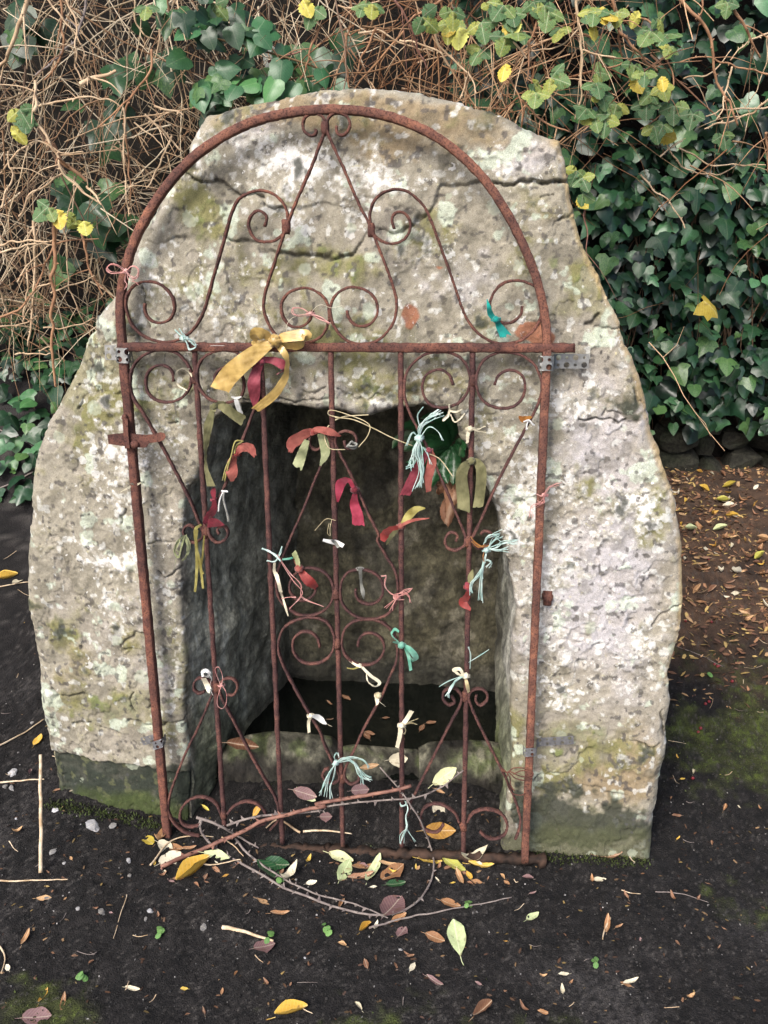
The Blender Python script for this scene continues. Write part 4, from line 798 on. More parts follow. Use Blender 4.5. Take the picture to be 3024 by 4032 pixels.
# ------------------------------------------------------------------ ivy on the right part of the wall
ivy = thing('climbing_ivy', (1.1, WY-.15, .4), 'dense dark green ivy hanging over the rubble wall', 'ivy')
cand = []
GRN = [(.004, .017, .008), (.007, .027, .012), (.013, .043, .017), (.045, .115, .05), (.10, .19, .07)]
for i in range(6800):
    x = RU(.25, 3.3); z = RU(.40, 2.55)
    top = 1.58+.22*math.sin(x*2.3)+.1*math.sin(x*7)
    if z > top and R() < .45: continue
    bot = .44+.05*math.sin(x*6)+.04*math.sin(x*17+1)
    if z < bot and R() < .85: continue
    lay = R()**1.4; bu = float(wall_bulge(np.array([x]), np.array([z]))[0]); y = WY-.08-bu-.20*lay
    cand.append((lay, x, y, z))
def ivy_pose(x, y, z): return basis(rnd_dir((0, -.85, .55), .33), rnd_dir((0, -.25, -1), .42))
vis = sorted([c for c in cand if .45 < c[1] < 1.75 and c[3] < 1.9], key=lambda c: -c[0]); obs = set(map(id, vis[:300])); b = MB()
for c in cand:
    lay, x, y, z = c; s = RU(.040, .090)
    if R() < .2: s *= .7
    if id(c) in obs: place('leaf', random.choice(IVYM), (x, y, z), ivy_pose(x, y, z), s, ivy)
    else: leaf_into(b, random.choice(IVY), np.array([x, y, z]), ivy_pose(x, y, z), s, np.array(random.choice(GRN[:4]))*RU(.7, 1.2))
o = obj('foliage', b.mesh('foliage', True, True), M['leaf_v'], ivy); o['kind'] = 'stuff'
b = MB()
for i in range(70):
    x = RU(.35, 2.2); z = RU(.35, .8); P = [[x, WY-.05, z]]
    for k in range(7): P.append([P[-1][0]+RU(-.06, .06), WY-.08-RU(0, .08), P[-1][2]+RU(.08, .16)])
    V, Q, T = tube_data(catmull(P, 18), RU(.0015, .004), 5); b.add(V, Q, T, (.10, .065, .04))
obj('stem', b.mesh('stem', True, True), M['wood_v'], ivy)
yl = on_y(px('R5', [(1235, 470)]), WY-.36)[0]
tag(place('fallen_leaf', lmesh('maple_leaf', leaf_polar([(0, 0), (.20, -.10), (.52, .00), (.44, .22), (.34, .36), (.40, .62), (.20, .66), (.10, .80), (0, .92)], seed=30, cup=.7, droop=.5), M['yleaf']), yl, basis((.25, -.8, .6), (.85, -.2, -.5)), .10), 'bright yellow lobed leaf caught on the dark ivy of the wall', 'leaf')
# ------------------------------------------------------------------ low ivy on the bank to the left
ivl = thing('ground_ivy', (-1.3, 2.9, .3), 'patch of low dark ivy trailing over the bank beside the well', 'ivy'); b = MB(); n_ob = 0
for i in range(900):
    x = RU(-2.3, -.62); y = RU(2.72, 3.5); z = float(gz(x, y))+RU(.005, .10)
    if float(fbm(np.array([[x, y, 0]]), 5, 3, 320)[0]) < -.18: continue
    B_ = basis(rnd_dir((0.1, -.6, .8), .32), rnd_dir((0, -.8, -.3), .6)); s = RU(.035, .075); q = project(np.array([x, y, z]))
    if q[0] > -40 and n_ob < 260: place('leaf', random.choice(IVYM if R() < .86 else IVYL), (x, y, z), B_, s, ivl); n_ob += 1
    else: leaf_into(b, random.choice(IVY), np.array([x, y, z]), B_, s, random.choice(GRN[:4]))
o = obj('foliage', b.mesh('foliage', True, True), M['leaf_v'], ivl); o['kind'] = 'stuff'
# ------------------------------------------------------------------ fresh ivy in the bramble above the well's left shoulder
def ivy_spray(label, spots, name='climbing_ivy'):
    r = thing(name, spots[0][0], label, 'ivy')
    b = MB(); P = [np.array(s[0])+np.array([0, .05, 0]) for s in spots[:10]]; P = sorted(P, key=lambda q: q[2]); V, Q, T = tube_data(catmull(P, 50), .003, 5); b.add(V, Q, T, (.12, .08, .04)); obj('stem', b.mesh('stem', True, True), M['wood_v'], r)
    for pos, s, light in spots: place('leaf', random.choice(IVYL if light else IVYM), pos, basis(rnd_dir((0, -.9, .5), .30), rnd_dir((0, -.2, -1), .55)), s, r)
sp = []
for cx_, cy_, rx, ry, n, li in ((1040, 330, 130, 60, 44, .75), (900, 330, 110, 90, 26, .35), (760, 60, 120, 70, 30, .3), (1000, 120, 90, 70, 14, .5), (870, 460, 80, 50, 16, .3)):
    for i in range(n): sp.append((on_y([(random.gauss(cx_, rx*.6), random.gauss(cy_, ry*.6))], RU(2.66, 2.9))[0], RU(.045, .078), R() < li))
random.shuffle(sp); ivy_spray('glossy fresh green ivy sprays in the brambles above the well roof', sp)
sp = []
for cx_, cy_, n in ((430, 420, 4), (460, 500, 3), (240, 720, 3), (330, 820, 5), (420, 900, 5), (250, 1020, 3), (650, 290, 4), (120, 60, 4), (520, 290, 4), (1150, 210, 6), (90, 140, 4), (1300, 210, 6), (380, 770, 4)):
    for i in range(n): sp.append((on_y([(random.gauss(cx_, 45), random.gauss(cy_, 40))], RU(2.95, 3.2))[0], RU(.07, .12), False))
ivy_spray('scattered large dark ivy leaves deep inside the tan bramble thicket', sp)
# ------------------------------------------------------------------ dead bramble thicket: uncountable stems
b = MB(); STC = [(.36, .275, .175), (.44, .35, .235), (.29, .20, .12), (.20, .12, .068), (.54, .45, .32), (.12, .08, .055)]
def stem(p, d, L, r, c, bend=.35, n=7, side=4):
    P = [np.array(p, float)]; v = np.array(d, float)/np.linalg.norm(d)
    for k in range(n-1):
        v = v+rng.normal(0, bend*.35, 3)+np.array([0, 0, -.05]); v /= np.linalg.norm(v); P.append(P[-1]+v*L/(n-1))
    V, Q, T = tube_data(np.array(P), np.linspace(r, r*.45, n), side); b.add(V, Q, None, c)
    if r > .0016 and side == 4:
        for q in range(1, 3 if R() < .5 else 2):
            j = random.randint(1, n-3); e = v+rng.normal(0, .7, 3); e /= np.linalg.norm(e); F = np.array([P[j], P[j]+e*L*.12, P[j]+(e+rng.normal(0, .2, 3))*L*.25]); V, Q, T = tube_data(F, np.array([r*.6, r*.45, r*.25]), 3); b.add(V, Q, None, c)
for i in range(7400):
    x = RU(-2.9, 2.6); u = R(); z = .75+u*2.0
    dens = 1.0 if x < .15 else (.85 if x < .75 and z > 1.5 else (.085 if z > 1.45 else .015))
    if x < -.2 and z < 1.05: dens *= .45
    if R() > dens: continue
    y = WY-.05-.85*R()**.8*(.35+.65*min(1, (z-.5)/1.0)); k = R()
    d = rng.normal(0, 1, 3)*np.array([1, .45, 1]); d[2] = -abs(d[2])*1.3 if R() < .78 else d[2]*.4
    wgt = .55+.45*R(); c = np.array(random.choice(STC))*RU(.6, 1.15)
    if x > -.1: c = c*np.array([.85, .68, .58])
    stem((x, y, z), d, RU(.15, .55), .0010+.0024*R()**2+(.0022*R() if R() < .08 else 0), c)
o = obj('bramble_thicket', b.mesh('bramble_thicket', True, True), M['wood_v']); tag(o, 'dense mass of dead tan bramble stems over the bank', 'brambles', kind='stuff')
# ------------------------------------------------------------------ bramble canes one can tell apart
def thorns(b, P, r, every, rng_seed, k=1.0, col=None):
    rr = random.Random(rng_seed); P = np.asarray(P); T, A, B_ = frames(P); L = np.cumsum(np.linalg.norm(np.diff(P, axis=0), axis=1)); s = every
    while s < L[-1]:
        i = int(np.searchsorted(L, s)); a = rr.random()*6.283; d = A[i]*math.cos(a)+B_[i]*math.sin(a); ri = r*(1-.5*i/len(P)); h = RU(.0035, .0065)*k
        e = T[i]; base = P[i]+d*ri*.7; sd_ = np.cross(e, d); V = [base+e*h*.55, base-e*h*.55, base+sd_*h*.3, base-sd_*h*.3, base+d*h*1.3-e*h*.4]
        b.add(V, None, [[0, 2, 4], [2, 1, 4], [1, 3, 4], [3, 0, 4]], col); s += every*RU(.6, 1.5)
CANES = []
def cane(c, pts, y, r, mat, lab, grp, th=True): CANES.append([on_y(px(c, pts), np.linspace(y, y+RU(-.06, .06), len(pts))), r, mat, lab, grp, th, []])
LL = 'thorny tan bramble cane dangling in front of the thicket beside the left flank'; LT = 'thin reddish bramble cane in the thicket right above the well roof'; LR = 'long thorny bramble cane hanging down over the dark ivy'
GL, GT, GR = 'canes in the left thicket', 'canes above the well roof', 'canes over the ivy wall'
for pts, y, r, m in (([(180, -30), (120, 200), (40, 370), (-20, 440)], 2.5, .0062, 'cane_tan'), ([(1000, 320), (985, 440), (900, 570), (800, 680), (720, 760), (640, 840)], 2.62, .0035, 'cane_orange'),
    ([(430, -20), (480, 130), (490, 260), (490, 400), (520, 460), (550, 560)], 2.6, .0032, 'cane_tan'), ([(220, 730), (230, 620), (245, 530)], 2.5, .0055, 'cane_tan'), ([(250, 690), (400, 660), (560, 655), (700, 650), (780, 700)], 2.55, .003, 'cane_tan'),
    ([(520, 545), (620, 500), (740, 465)], 2.5, .0062, 'cane_tan'), ([(230, 800), (330, 960), (400, 1110), (500, 1220), (650, 1330)], 2.5, .0042, 'cane_tan'), ([(570, -20), (540, 150), (510, 260), (240, 480)], 2.7, .004, 'cane_grey'),
    ([(300, 0), (380, 90), (470, 200), (530, 330), (545, 420)], 2.62, .0028, 'cane_tan'), ([(350, 930), (400, 1030), (470, 1120), (555, 1195)], 2.52, .0075, 'cane_orange'), ([(800, 700), (812, 850), (800, 1000), (830, 1200), (835, 1420)], 2.6, .003, 'cane_tan'),
    ([(870, 600), (830, 720), (820, 900), (840, 1100), (862, 1300)], 2.66, .0034, 'cane_orange'), ([(380, -20), (410, 200), (400, 330), (330, 480), (280, 520)], 2.65, .0038, 'cane_orange'), ([(860, -20), (880, 120), (940, 230), (1020, 270), (1030, 300)], 2.7, .0028, 'cane_tan'),
    ([(1030, 180), (1040, 300), (1010, 420)], 2.66, .0024, 'cane_tan'), ([(1100, -20), (1130, 110), (1160, 180)], 2.7, .0026, 'cane_orange'), ([(1010, 700), (1100, 730), (1200, 760)], 2.6, .0036, 'cane_tan'), ([(960, 740), (1080, 870), (1215, 1005)], 2.62, .0036, 'cane_tan'),
    ([(0, 1130), (120, 1000), (240, 930), (420, 1010), (560, 1000)], 2.5, .0028, 'cane_tan'), ([(-20, 1620), (120, 1590), (280, 1575), (420, 1580)], 2.48, .0032, 'cane_tan'), ([(560, 1200), (600, 1270), (650, 1325)], 2.5, .004, 'cane_tan'), ([(130, 1400), (200, 1290), (330, 1190), (420, 1140)], 2.52, .0034, 'cane_tan'),
    ([(0, 1370), (40, 1250), (70, 1100), (60, 980)], 2.46, .0034, 'cane_tan'), ([(880, 800), (1000, 900), (1060, 960)], 2.7, .0024, 'cane_tan'), ([(1120, 900), (1080, 1000), (1000, 1140), (960, 1240)], 2.7, .003, 'cane_tan')):
    cane('T1', pts, y, r, M[m], LL, GL)
for pts, y, r, m in (([(425, -150), (430, 0), (430, 150), (440, 250), (415, 400), (430, 560), (410, 700), (405, 850), (420, 1000), (440, 1200), (450, 1245)], 2.4, .0060, 'cane_orange'), ([(-20, 185), (150, 140), (290, 115), (415, 105)], 2.42, .003, 'cane_tan'), ([(-20, 725), (130, 640), (250, 500), (330, 330), (410, 150)], 2.44, .0036, 'cane_orange'),
    ([(240, 515), (330, 550), (420, 592)], 2.41, .0024, 'cane_tan'), ([(425, 520), (540, 465), (640, 420), (760, 360)], 2.42, .0024, 'cane_tan'), ([(415, 440), (330, 470), (250, 500)], 2.41, .0024, 'cane_tan'), ([(300, 970), (350, 960), (405, 930)], 2.4, .002, 'cane_tan'), ([(120, 990), (260, 1000), (415, 1000)], 2.4, .0024, 'cane_tan'),
    ([(640, 40), (700, 200), (730, 340), (800, 480), (820, 530)], 2.75, .0044, 'cane_orange'), ([(480, -40), (540, 200), (550, 460), (600, 600), (650, 740), (700, 840)], 2.7, .0026, 'cane_tan'), ([(265, -60), (262, 300), (255, 560), (240, 800), (215, 930)], 2.6, .0045, 'cane_tan'), ([(180, 760), (210, 500), (200, 200), (215, 0)], 2.62, .003, 'cane_tan'),
    ([(330, 790), (480, 770), (620, 750), (760, 705)], 2.7, .0026, 'cane_tan'), ([(-20, 770), (120, 770), (230, 735), (300, 680)], 2.5, .0028, 'cane_tan'), ([(140, 420), (200, 290), (300, 200), (400, 130)], 2.5, .0024, 'cane_tan'), ([(0, 480), (50, 620), (110, 740)], 2.45, .0032, 'cane_tan')):
    cane('L4', pts, y, r, M[m], LL, GL)
for pts, y, r, m in (([(550, 210), (555, 300), (545, 400), (560, 520)], 2.75, .0042, 'cane_orange'), ([(720, 180), (700, 230), (650, 330), (590, 490)], 2.72, .0036, 'cane_orange'), ([(410, 150), (350, 270), (290, 430), (270, 480)], 2.7, .004, 'cane_orange'), ([(570, -20), (575, 80), (560, 200)], 2.8, .0036, 'cane_orange'),
    ([(830, -10), (910, 110), (960, 210), (980, 310), (1030, 415)], 2.6, .0034, 'cane'), ([(1120, -20), (1000, 60), (910, 155)], 2.55, .0042, 'cane_orange'), ([(860, 230), (1000, 280), (1100, 330), (1170, 400)], 2.7, .003, 'cane_tan'), ([(620, 200), (790, 200), (900, 260), (1080, 320)], 2.75, .003, 'cane_tan'), ([(1030, 70), (1090, 250), (1160, 310), (1240, 390), (1300, 490), (1325, 555)], 2.62, .0032, 'cane_tan'),
    ([(1450, 100), (1380, 240), (1320, 350), (1270, 460), (1220, 590)], 2.6, .0034, 'cane_tan'), ([(90, 370), (200, 325), (290, 290)], 2.74, .0036, 'cane'), ([(560, 290), (640, 420), (700, 500)], 2.75, .0026, 'cane_orange'), ([(30, 240), (110, 310), (170, 390)], 2.7, .0026, 'cane_orange'), ([(500, 30), (600, 30), (740, 10)], 2.6, .0024, 'cane_tan'), ([(300, 480), (420, 470), (520, 420)], 2.8, .002, 'cane_tan')):
    cane('T2', pts, y, r, M[m], LT, GT)
for pts, y, r, m in (([(1090, -30), (1200, 110), (1270, 220), (1290, 340), (1330, 480), (1380, 600), (1430, 700), (1465, 805)], 2.75, .0052, 'cane_orange'), ([(430, -20), (460, 180), (470, 330), (465, 500), (465, 620), (445, 745)], 2.65, .0042, 'cane_tan'), ([(680, -20), (695, 130), (700, 200), (700, 280), (720, 370)], 2.65, .004, 'cane_orange'),
    ([(700, 195), (790, 300), (880, 380), (955, 435)], 2.64, .0044, 'cane_orange'), ([(1440, 40), (1500, 180), (1560, 270), (1605, 358)], 2.7, .0048, 'cane_orange'), ([(740, 75), (850, 120), (1000, 190)], 2.66, .0036, 'cane_orange'), ([(1700, 675), (1500, 700), (1350, 710), (1260, 730)], 2.85, .003, 'cane_tan'), ([(1430, 430), (1400, 550), (1380, 600), (1350, 690), (1310, 770)], 2.78, .003, 'cane_tan'),
    ([(1700, 170), (1560, 270), (1480, 310), (1410, 380)], 2.75, .0028, 'cane_tan'), ([(1700, 480), (1500, 440), (1390, 410), (1250, 380), (1100, 390)], 2.85, .003, 'cane_orange'), ([(980, 890), (1060, 1000), (1130, 1080), (1220, 1125), (1300, 1120), (1380, 1085), (1459, 1055)], 2.9, .0028, 'cane_tan'), ([(1080, 950), (1200, 1020), (1350, 1050), (1450, 1055), (1660, 1050)], 2.92, .0026, 'cane_tan'),
    ([(850, 1125), (940, 1200), (1020, 1280), (1100, 1400), (1135, 1460)], 2.95, .0028, 'cane_tan'), ([(190, 100), (150, 270), (130, 380), (118, 520)], 2.6, .0034, 'cane_orange'), ([(450, 190), (330, 290), (220, 310), (80, 320)], 2.8, .0026, 'cane_tan'), ([(475, 305), (560, 345), (685, 362)], 2.64, .0026, 'cane_tan'), ([(1020, 340), (1050, 500), (1040, 620), (960, 740), (850, 830)], 2.85, .0026, 'cane_orange'),
    ([(640, 430), (760, 390), (890, 380)], 2.85, .0026, 'cane_orange'), ([(490, 1280), (490, 1400), (510, 1550), (515, 1640)], 2.4, .0022, 'cane'), ([(85, 640), (200, 750), (280, 800), (395, 832)], 2.45, .003, 'cane_orange'), ([(0, 235), (50, 300), (105, 362)], 2.5, .0034, 'cane_tan'), ([(-10, 520), (40, 580), (80, 680), (80, 770)], 2.5, .0026, 'cane_orange'), ([(1700, 620), (1560, 720), (1400, 790), (1250, 820)], 2.85, .0036, 'cane_tan'),
    ([(1659, 860), (1655, 960), (1650, 1090)], 2.7, .0045, 'cane_orange'), ([(1240, -20), (1235, 60), (1215, 120)], 2.75, .003, 'cane_orange'), ([(1110, 500), (1250, 470), (1330, 430), (1420, 330)], 2.9, .0026, 'cane_tan'), ([(1659, 230), (1640, 400), (1600, 560), (1510, 690)], 2.95, .0024, 'cane_tan'), ([(960, 1010), (1030, 940), (1100, 890)], 2.88, .003, 'cane_tan')):
    cane('R3', pts, y, r, M[m], LR, GR)
LEAVES = [('R3', s) for s in ((600, 50, 'y'), (540, 160, 'y'), (630, 100, 'y'), (830, 70, 'y'), (700, 80, 'g'), (490, 95, 'g'), (550, 70, 'g'), (230, 40, 'g'), (160, 15, 'g'), (260, 80, 'g'), (20, 80, 'g'), (35, 130, 'y'), (340, 190, 'g'), (950, 120, 'g'), (910, 210, 'g'), (1020, 230, 'g'), (1030, 300, 'g'),
          (280, 500, 'g'), (160, 540, 'g'), (180, 600, 'g'), (560, 470, 'g'), (560, 540, 'g'), (600, 610, 'g'), (690, 670, 'g'), (500, 700, 'g'), (550, 740, 'g'), (620, 760, 'g'), (440, 1090, 'g'), (475, 1140, 'g'), (470, 1240, 'g'), (440, 1260, 'y'), (910, 600, 'g'), (880, 660, 'g'), (980, 560, 'g'), (1060, 680, 'g'), (990, 800, 'g'), (930, 810, 'g'),
          (980, 490, 'y'), (800, 480, 'y'), (800, 420, 'g'), (870, 470, 'g'), (960, 850, 'y'), (1370, 865, 'g'), (60, 220, 'g'), (1180, 730, 'g'), (1400, 20, 'g'))]
LEAVES += [('T2', s) for s in ((355, 55, 'g'), (290, 5, 'y'), (650, 40, 'g'), (700, 30, 'g'), (1000, 100, 'g'), (1175, 70, 'g'), (1170, 140, 'g'), (1200, 190, 'y'), (1230, 170, 'y'), (1520, 80, 'g'), (1540, 125, 'y'), (1350, 140, 'g'), (1345, 300, 'g'), (1500, 385, 'y'), (1490, 220, 'g'), (1590, 190, 'g'), (1400, 30, 'g'), (1480, 40, 'g'))]
LEAVES += [('T1', s) for s in ((130, 720, 'g'), (80, 820, 'y'), (165, 790, 'g'), (320, 1360, 'g'), (380, 1370, 'y'), (500, 1435, 'g'), (550, 1450, 'y'), (960, 50, 'g'), (1410, 30, 'g'))]
BG = [lmesh('bramble_leaf', d, M['bramble']) for d in BRM]; BY = [lmesh('bramble_leaf', d, M['yleaf']) for d in BRM]
for c, (lx, ly, k) in LEAVES:
    q = np.array(px(c, [(lx, ly)])[0]); best = min(CANES, key=lambda C_: np.min(np.hypot(*(project(catmull(C_[0], 30))-q).T))); P = catmull(best[0], 30); i = int(np.argmin(np.hypot(*(project(P)-q).T)))
    best[6].append((on_y([q], P[i][1]-.01)[0], k))
for i, (P, r, m, lab, grp, th, lv) in enumerate(CANES):
    Pc = catmull(P, 44); Pc = Pc+np.stack([fbm(Pc+i, 18, 2, 400), fbm(Pc+i, 18, 2, 401), fbm(Pc+i, 18, 2, 402)], 1)*.008
    L_ = np.linalg.norm(np.diff(Pc, axis=0), axis=1).sum(); ch_ = Pc[-1]-Pc[0]; up_ = abs(ch_[2])/(np.linalg.norm(ch_)+1e-9)
    ny, ng = sum(k == 'y' for _, k in lv), sum(k == 'g' for _, k in lv)
    words = ['short' if L_ < .22 else '', ('thick' if r > .0045 else 'thin' if r < .0027 else 'slender'), {'tan_cane': 'straw tan', 'orange_brown_cane': 'orange brown', 'grey_cane': 'dull grey', 'thorny_cane': 'dark reddish'}[m.name], 'cane' if lv else 'bramble cane',
             ('arching' if np.linalg.norm(ch_)/L_ < .93 else 'hanging straight' if up_ > .9 else 'slanting' if up_ > .35 else 'level'), ('far' if L_ > .55 else '')]
    words.append(('with yellow and green leaves' if ny and ng else 'with yellow leaves' if ny > 1 else 'with one yellow leaf' if ny else 'with green leaves' if ng > 1 else 'with one green leaf cluster' if ng else 'leafless'))
    lab = ' '.join(x for x in words if x)+' '+{GL: 'in the left thicket', GT: 'above the capstone', GR: 'over the ivy'}[grp]
    root = thing('bramble_cane', Pc[0], lab, 'bramble', grp); b = MB(); V, Q, T = tube_data(Pc, np.linspace(r, r*.6, 44), 6); b.add(V, Q, T); obj('cane', b.mesh('cane'), m, root)
    if r > .0027: b = MB(); thorns(b, Pc, r, .022, i, .8+r*60); obj('thorns', b.mesh('thorns', False), m, root)['kind'] = 'stuff'
    js = random.sample(range(6, 40), 2 if r > .003 else 1)
    for j in js:
        d = rnd_dir((0, -.2, -.4), .9); tw = catmull([Pc[j], Pc[j]+d*RU(.03, .07), Pc[j]+d*RU(.08, .14)+np.array([0, 0, -.02])], 8); V, Q, T = tube_data(tw, np.linspace(r*.45, r*.2, 8), 5); b = MB(); b.add(V, Q, T); obj('side_twig', b.mesh('side_twig'), m, root)
    for pos, k in lv:
        nrm = rnd_dir((0, -.9, .5), .25); tip = rnd_dir((0, -.2, -1), .5); B0_ = basis(nrm, tip); s = RU(.042, .062)
        place('leaf', random.choice(BG if k == 'g' else BY), pos, B0_, s, root)
        if k == 'g':
            for sg in (-1, 1):
                t2 = B0_@np.array([sg*.9, .25, 0]); place('leaf', random.choice(BG), pos, basis(nrm, t2), s*.8, root)
# ------------------------------------------------------------------ ribbons, strings and tassels tied to the gate (each a thing of its own)
def mmpx(q, c): return CROP[c][2]*float(np.linalg.norm(np.asarray(q)-EYE))/FPX
def strip(root, c, pts, wid, mat, name='tail', d=-.014, tw=None, dep=None, fray=0, fold=.10, n=26):
    """flat ribbon: centre line traced in a crop, width in crop pixels (scalar or per point); tw: turn of the cloth about its length (deg), dep: depth offsets (m)"""
    m = len(pts); dd = np.full(m, d) + (np.asarray(dep, float) if dep is not None else np.array([-.006*math.sin(i*1.9+pts[0][0]) for i in range(m)]))
    P3 = on_plane(px(c, pts), dd); s = mmpx(P3[0], c); W = np.broadcast_to(np.asarray(wid, float), (m,))*s; TWa = np.radians(np.broadcast_to(np.asarray(tw if tw is not None else 12, float), (m,)))
    A = catmull(np.column_stack([P3, W, TWa]), n); P = A[:, :3]; T, S_, Nn = frames(P, GN); K_ = 9; V = []; sk_ = (-1 if int(pts[0][0]) % 2 else 1)*RU(.15, .5)
    for i in range(n):
        a = A[i, 4]; dr = S_[i]*math.cos(a)+GN*math.sin(a); nr = np.cross(T[i], dr)
        for j in range(K_):
            u = j/(K_-1)-.5; cup = fold*A[i, 3]*(.25-u*u)*math.sin(i*.5+pts[0][1]) + .0007*math.sin(i*1.3+j*2.1+pts[0][0]) + .0004*math.sin(i*2.9-j*1.3)
            V.append(P[i]+dr*u*A[i, 3]+nr*cup + (T[i]*((fray+3)*s*(rng.random()-.3)+u*A[i, 3]*sk_) if (i == n-1 and name == 'tail') else 0))
    i = (np.arange(n-1)[:, None]*K_+np.arange(K_-1)[None]).ravel(); b = MB(); b.add(V, np.stack([i, i+1, i+1+K_, i+K_], 1)); o = obj(name, b.mesh(name), M[mat], root)
    return o
def yarn(root, c, strands, r, mat, name='strand', d=-.014, jit=0, n=22, copies=1):
    """threads: traced centre lines; copies with jitter make a tassel"""
    b = MB()
    for pts in strands:
        for k in range(copies):
            q = np.array(px(c, pts)); s = CROP[c][2]; g = np.linspace(.25, 1, len(q))[:, None]; q = q+rng.normal(0, 1, (len(q), 2))*jit*s*g
            P = catmull(on_plane(q, d+rng.normal(0, .004, len(q))-.002*np.arange(len(q))), n); V, Q, T = tube_data(P, r, 4); b.add(V, Q, T)
    return obj(name, b.mesh(name), M[mat], root)
def knot(root, c, p, r, mat, d=-.013, sq=1.0):
    q = gp(c, [p], d)[0]; s = mmpx(q, c); r = r*s; b = MB()
    for k in range(3):
        a = k*1.1+p[0]; u = GU*math.cos(a)+GV*math.sin(a)*sq; v = np.cross(u, GN); t = np.linspace(0, 2*math.pi, 15)
        P = q+np.outer(np.cos(t), v)*r*.62+np.outer(np.sin(t), GN)*r*.72+np.outer(np.sin(t*2), u)*r*.15; V, Q, T = tube_data(P, r*.42, 6); b.add(V, Q, T)
    q0 = gp(c, [p], 0.0)[0]; t = np.linspace(0, 4*math.pi, 30); P = q0+np.outer(np.cos(t), GU)*.0080+np.outer(np.sin(t), GN)*.0085+np.outer((t/12.6-.5)*r*.8, GV); V, Q, T = tube_data(P, min(.0026, r*.3), 6); b.add(V, Q, T)   # turns round the bar
    return obj('knot', b.mesh('knot'), M[mat], root)
def tied(name, c, p, label, cat): return thing(name, gp(c, [p], -.012)[0], label, cat)
# -- the gold bow and what hangs with it
g = tied('satin_bow', 3, (1260, 170), 'big gold satin bow tied on the cross bar of the gate', 'ribbon')
strip(g, 3, [(1235, 165), (1180, 120), (1130, 120), (1100, 165)], [50, 85, 100, 60], 'gold', 'loop', -.020, [10, 30, 20, 50], [0, -.012, -.016, -.004]); strip(g, 3, [(1100, 165), (1140, 200), (1235, 185)], [60, 70, 50], 'gold', 'loop', -.016, [60, 30, 0])
strip(g, 3, [(1285, 160), (1350, 140), (1420, 130), (1458, 170)], [50, 75, 80, 70], 'gold', 'loop', -.022, [10, 20, 20, 70], [0, -.010, -.014, -.006]); strip(g, 3, [(1458, 150), (1420, 205), (1350, 205), (1285, 180)], [60, 70, 50, 40], 'gold', 'loop', -.018, [60, 30, 20, 0])
strip(g, 3, [(1235, 190), (1120, 255), (1000, 350), (910, 440), (858, 520)], [50, 110, 130, 140, 135], 'gold', 'tail', -.022, [0, 10, 5, -5, 0], [0, -.006, -.010, -.004, 0], 10); strip(g, 3, [(1275, 195), (1320, 250), (1348, 340), (1320, 460), (1240, 570), (1120, 670)], [45, 50, 40, 60, 70, 60], 'gold', 'tail', -.020, [0, 20, 55, 35, 25, 20], None, 8)
knot(g, 3, (1260, 170), 50, 'gold', -.022)
g = tied('ribbon', 3, (1165, 320), 'dusky rose ribbon hanging under the gold bow', 'ribbon'); strip(g, 3, [(1160, 320), (1120, 400), (1105, 480), (1110, 570), (1112, 665)], [45, 70, 90, 75, 12], 'rose', 'tail', -.015); strip(g, 3, [(1165, 305), (1230, 310), (1300, 335), (1325, 380), (1275, 410)], [40, 50, 75, 70, 40], 'rose', 'tail', -.014, [10, 20, 40, 70, 100]); knot(g, 3, (1162, 315), 30, 'rose')
g = tied('yarn_tie', 3, (600, 150), 'mint yarn bundle knotted on the cross bar near the left post', 'yarn'); yarn(g, 3, [[(560, 80), (580, 110), (600, 150)], [(530, 90), (565, 115), (600, 150)]], 0.00086, 'mint', 'strand', -.014, 8, 14, 3); yarn(g, 3, [[(600, 150), (620, 190), (640, 230), (680, 215), (670, 180), (610, 150)]], 0.00094, 'mint', 'loop', -.016, 7, 24, 6); yarn(g, 3, [[(680, 190), (740, 213), (800, 205), (890, 205)]], 0.00036, 'white', 'thread', -.013); knot(g, 3, (600, 152), 22, 'mint')
g = tied('thread_bow', 1, (160, 1190), 'pale pink thread bow tied high on the left of the arch', 'thread'); yarn(g, 1, [[(160, 1190), (110, 1160), (60, 1145), (35, 1170), (60, 1200), (120, 1200), (160, 1190)], [(160, 1190), (205, 1160), (240, 1180), (235, 1230), (200, 1235), (160, 1195)]], 0.00065, 'pink', 'loop', -.016, 7, 26, 4); yarn(g, 1, [[(160, 1195), (150, 1250), (165, 1280), (145, 1310)], [(165, 1195), (180, 1240), (240, 1280)]], 0.00058, 'pink', 'strand', -.015, 8, 16, 2); knot(g, 1, (160, 1190), 16, 'pink')
g = tied('thread_bow', 1, (1365, 1470), 'pink thread knotted on the curl of the middle lyre scroll', 'thread'); yarn(g, 1, [[(1365, 1470), (1300, 1430), (1250, 1440), (1260, 1480), (1365, 1470)]], 0.00065, 'pink', 'loop', -.012, 8, 24, 3); yarn(g, 1, [[(1370, 1475), (1430, 1500), (1490, 1530)], [(1370, 1470), (1440, 1495), (1480, 1525)]], 0.00094, 'pink', 'strand', -.012, 5, 14, 3); yarn(g, 1, [[(1365, 1470), (1400, 1425), (1440, 1410), (1500, 1430), (1570, 1415)], [(1340, 1470), (1240, 1500), (1205, 1560), (1215, 1600)]], 0.00036, 'cream', 'thread', -.012); knot(g, 1, (1365, 1470), 16, 'pink')
g = tied('ribbon', 2, (1135, 1370), 'bright teal ribbon knotted on the right corner scroll', 'ribbon'); strip(g, 2, [(1135, 1370), (1105, 1340), (1092, 1290), (1082, 1250)], [22, 34, 22, 5], 'teal', 'tail', -.010); strip(g, 2, [(1140, 1375), (1155, 1410), (1190, 1465)], [24, 40, 62], 'teal', 'tail', -.012, 8, None, 16); knot(g, 2, (1135, 1370), 22, 'teal', -.010)
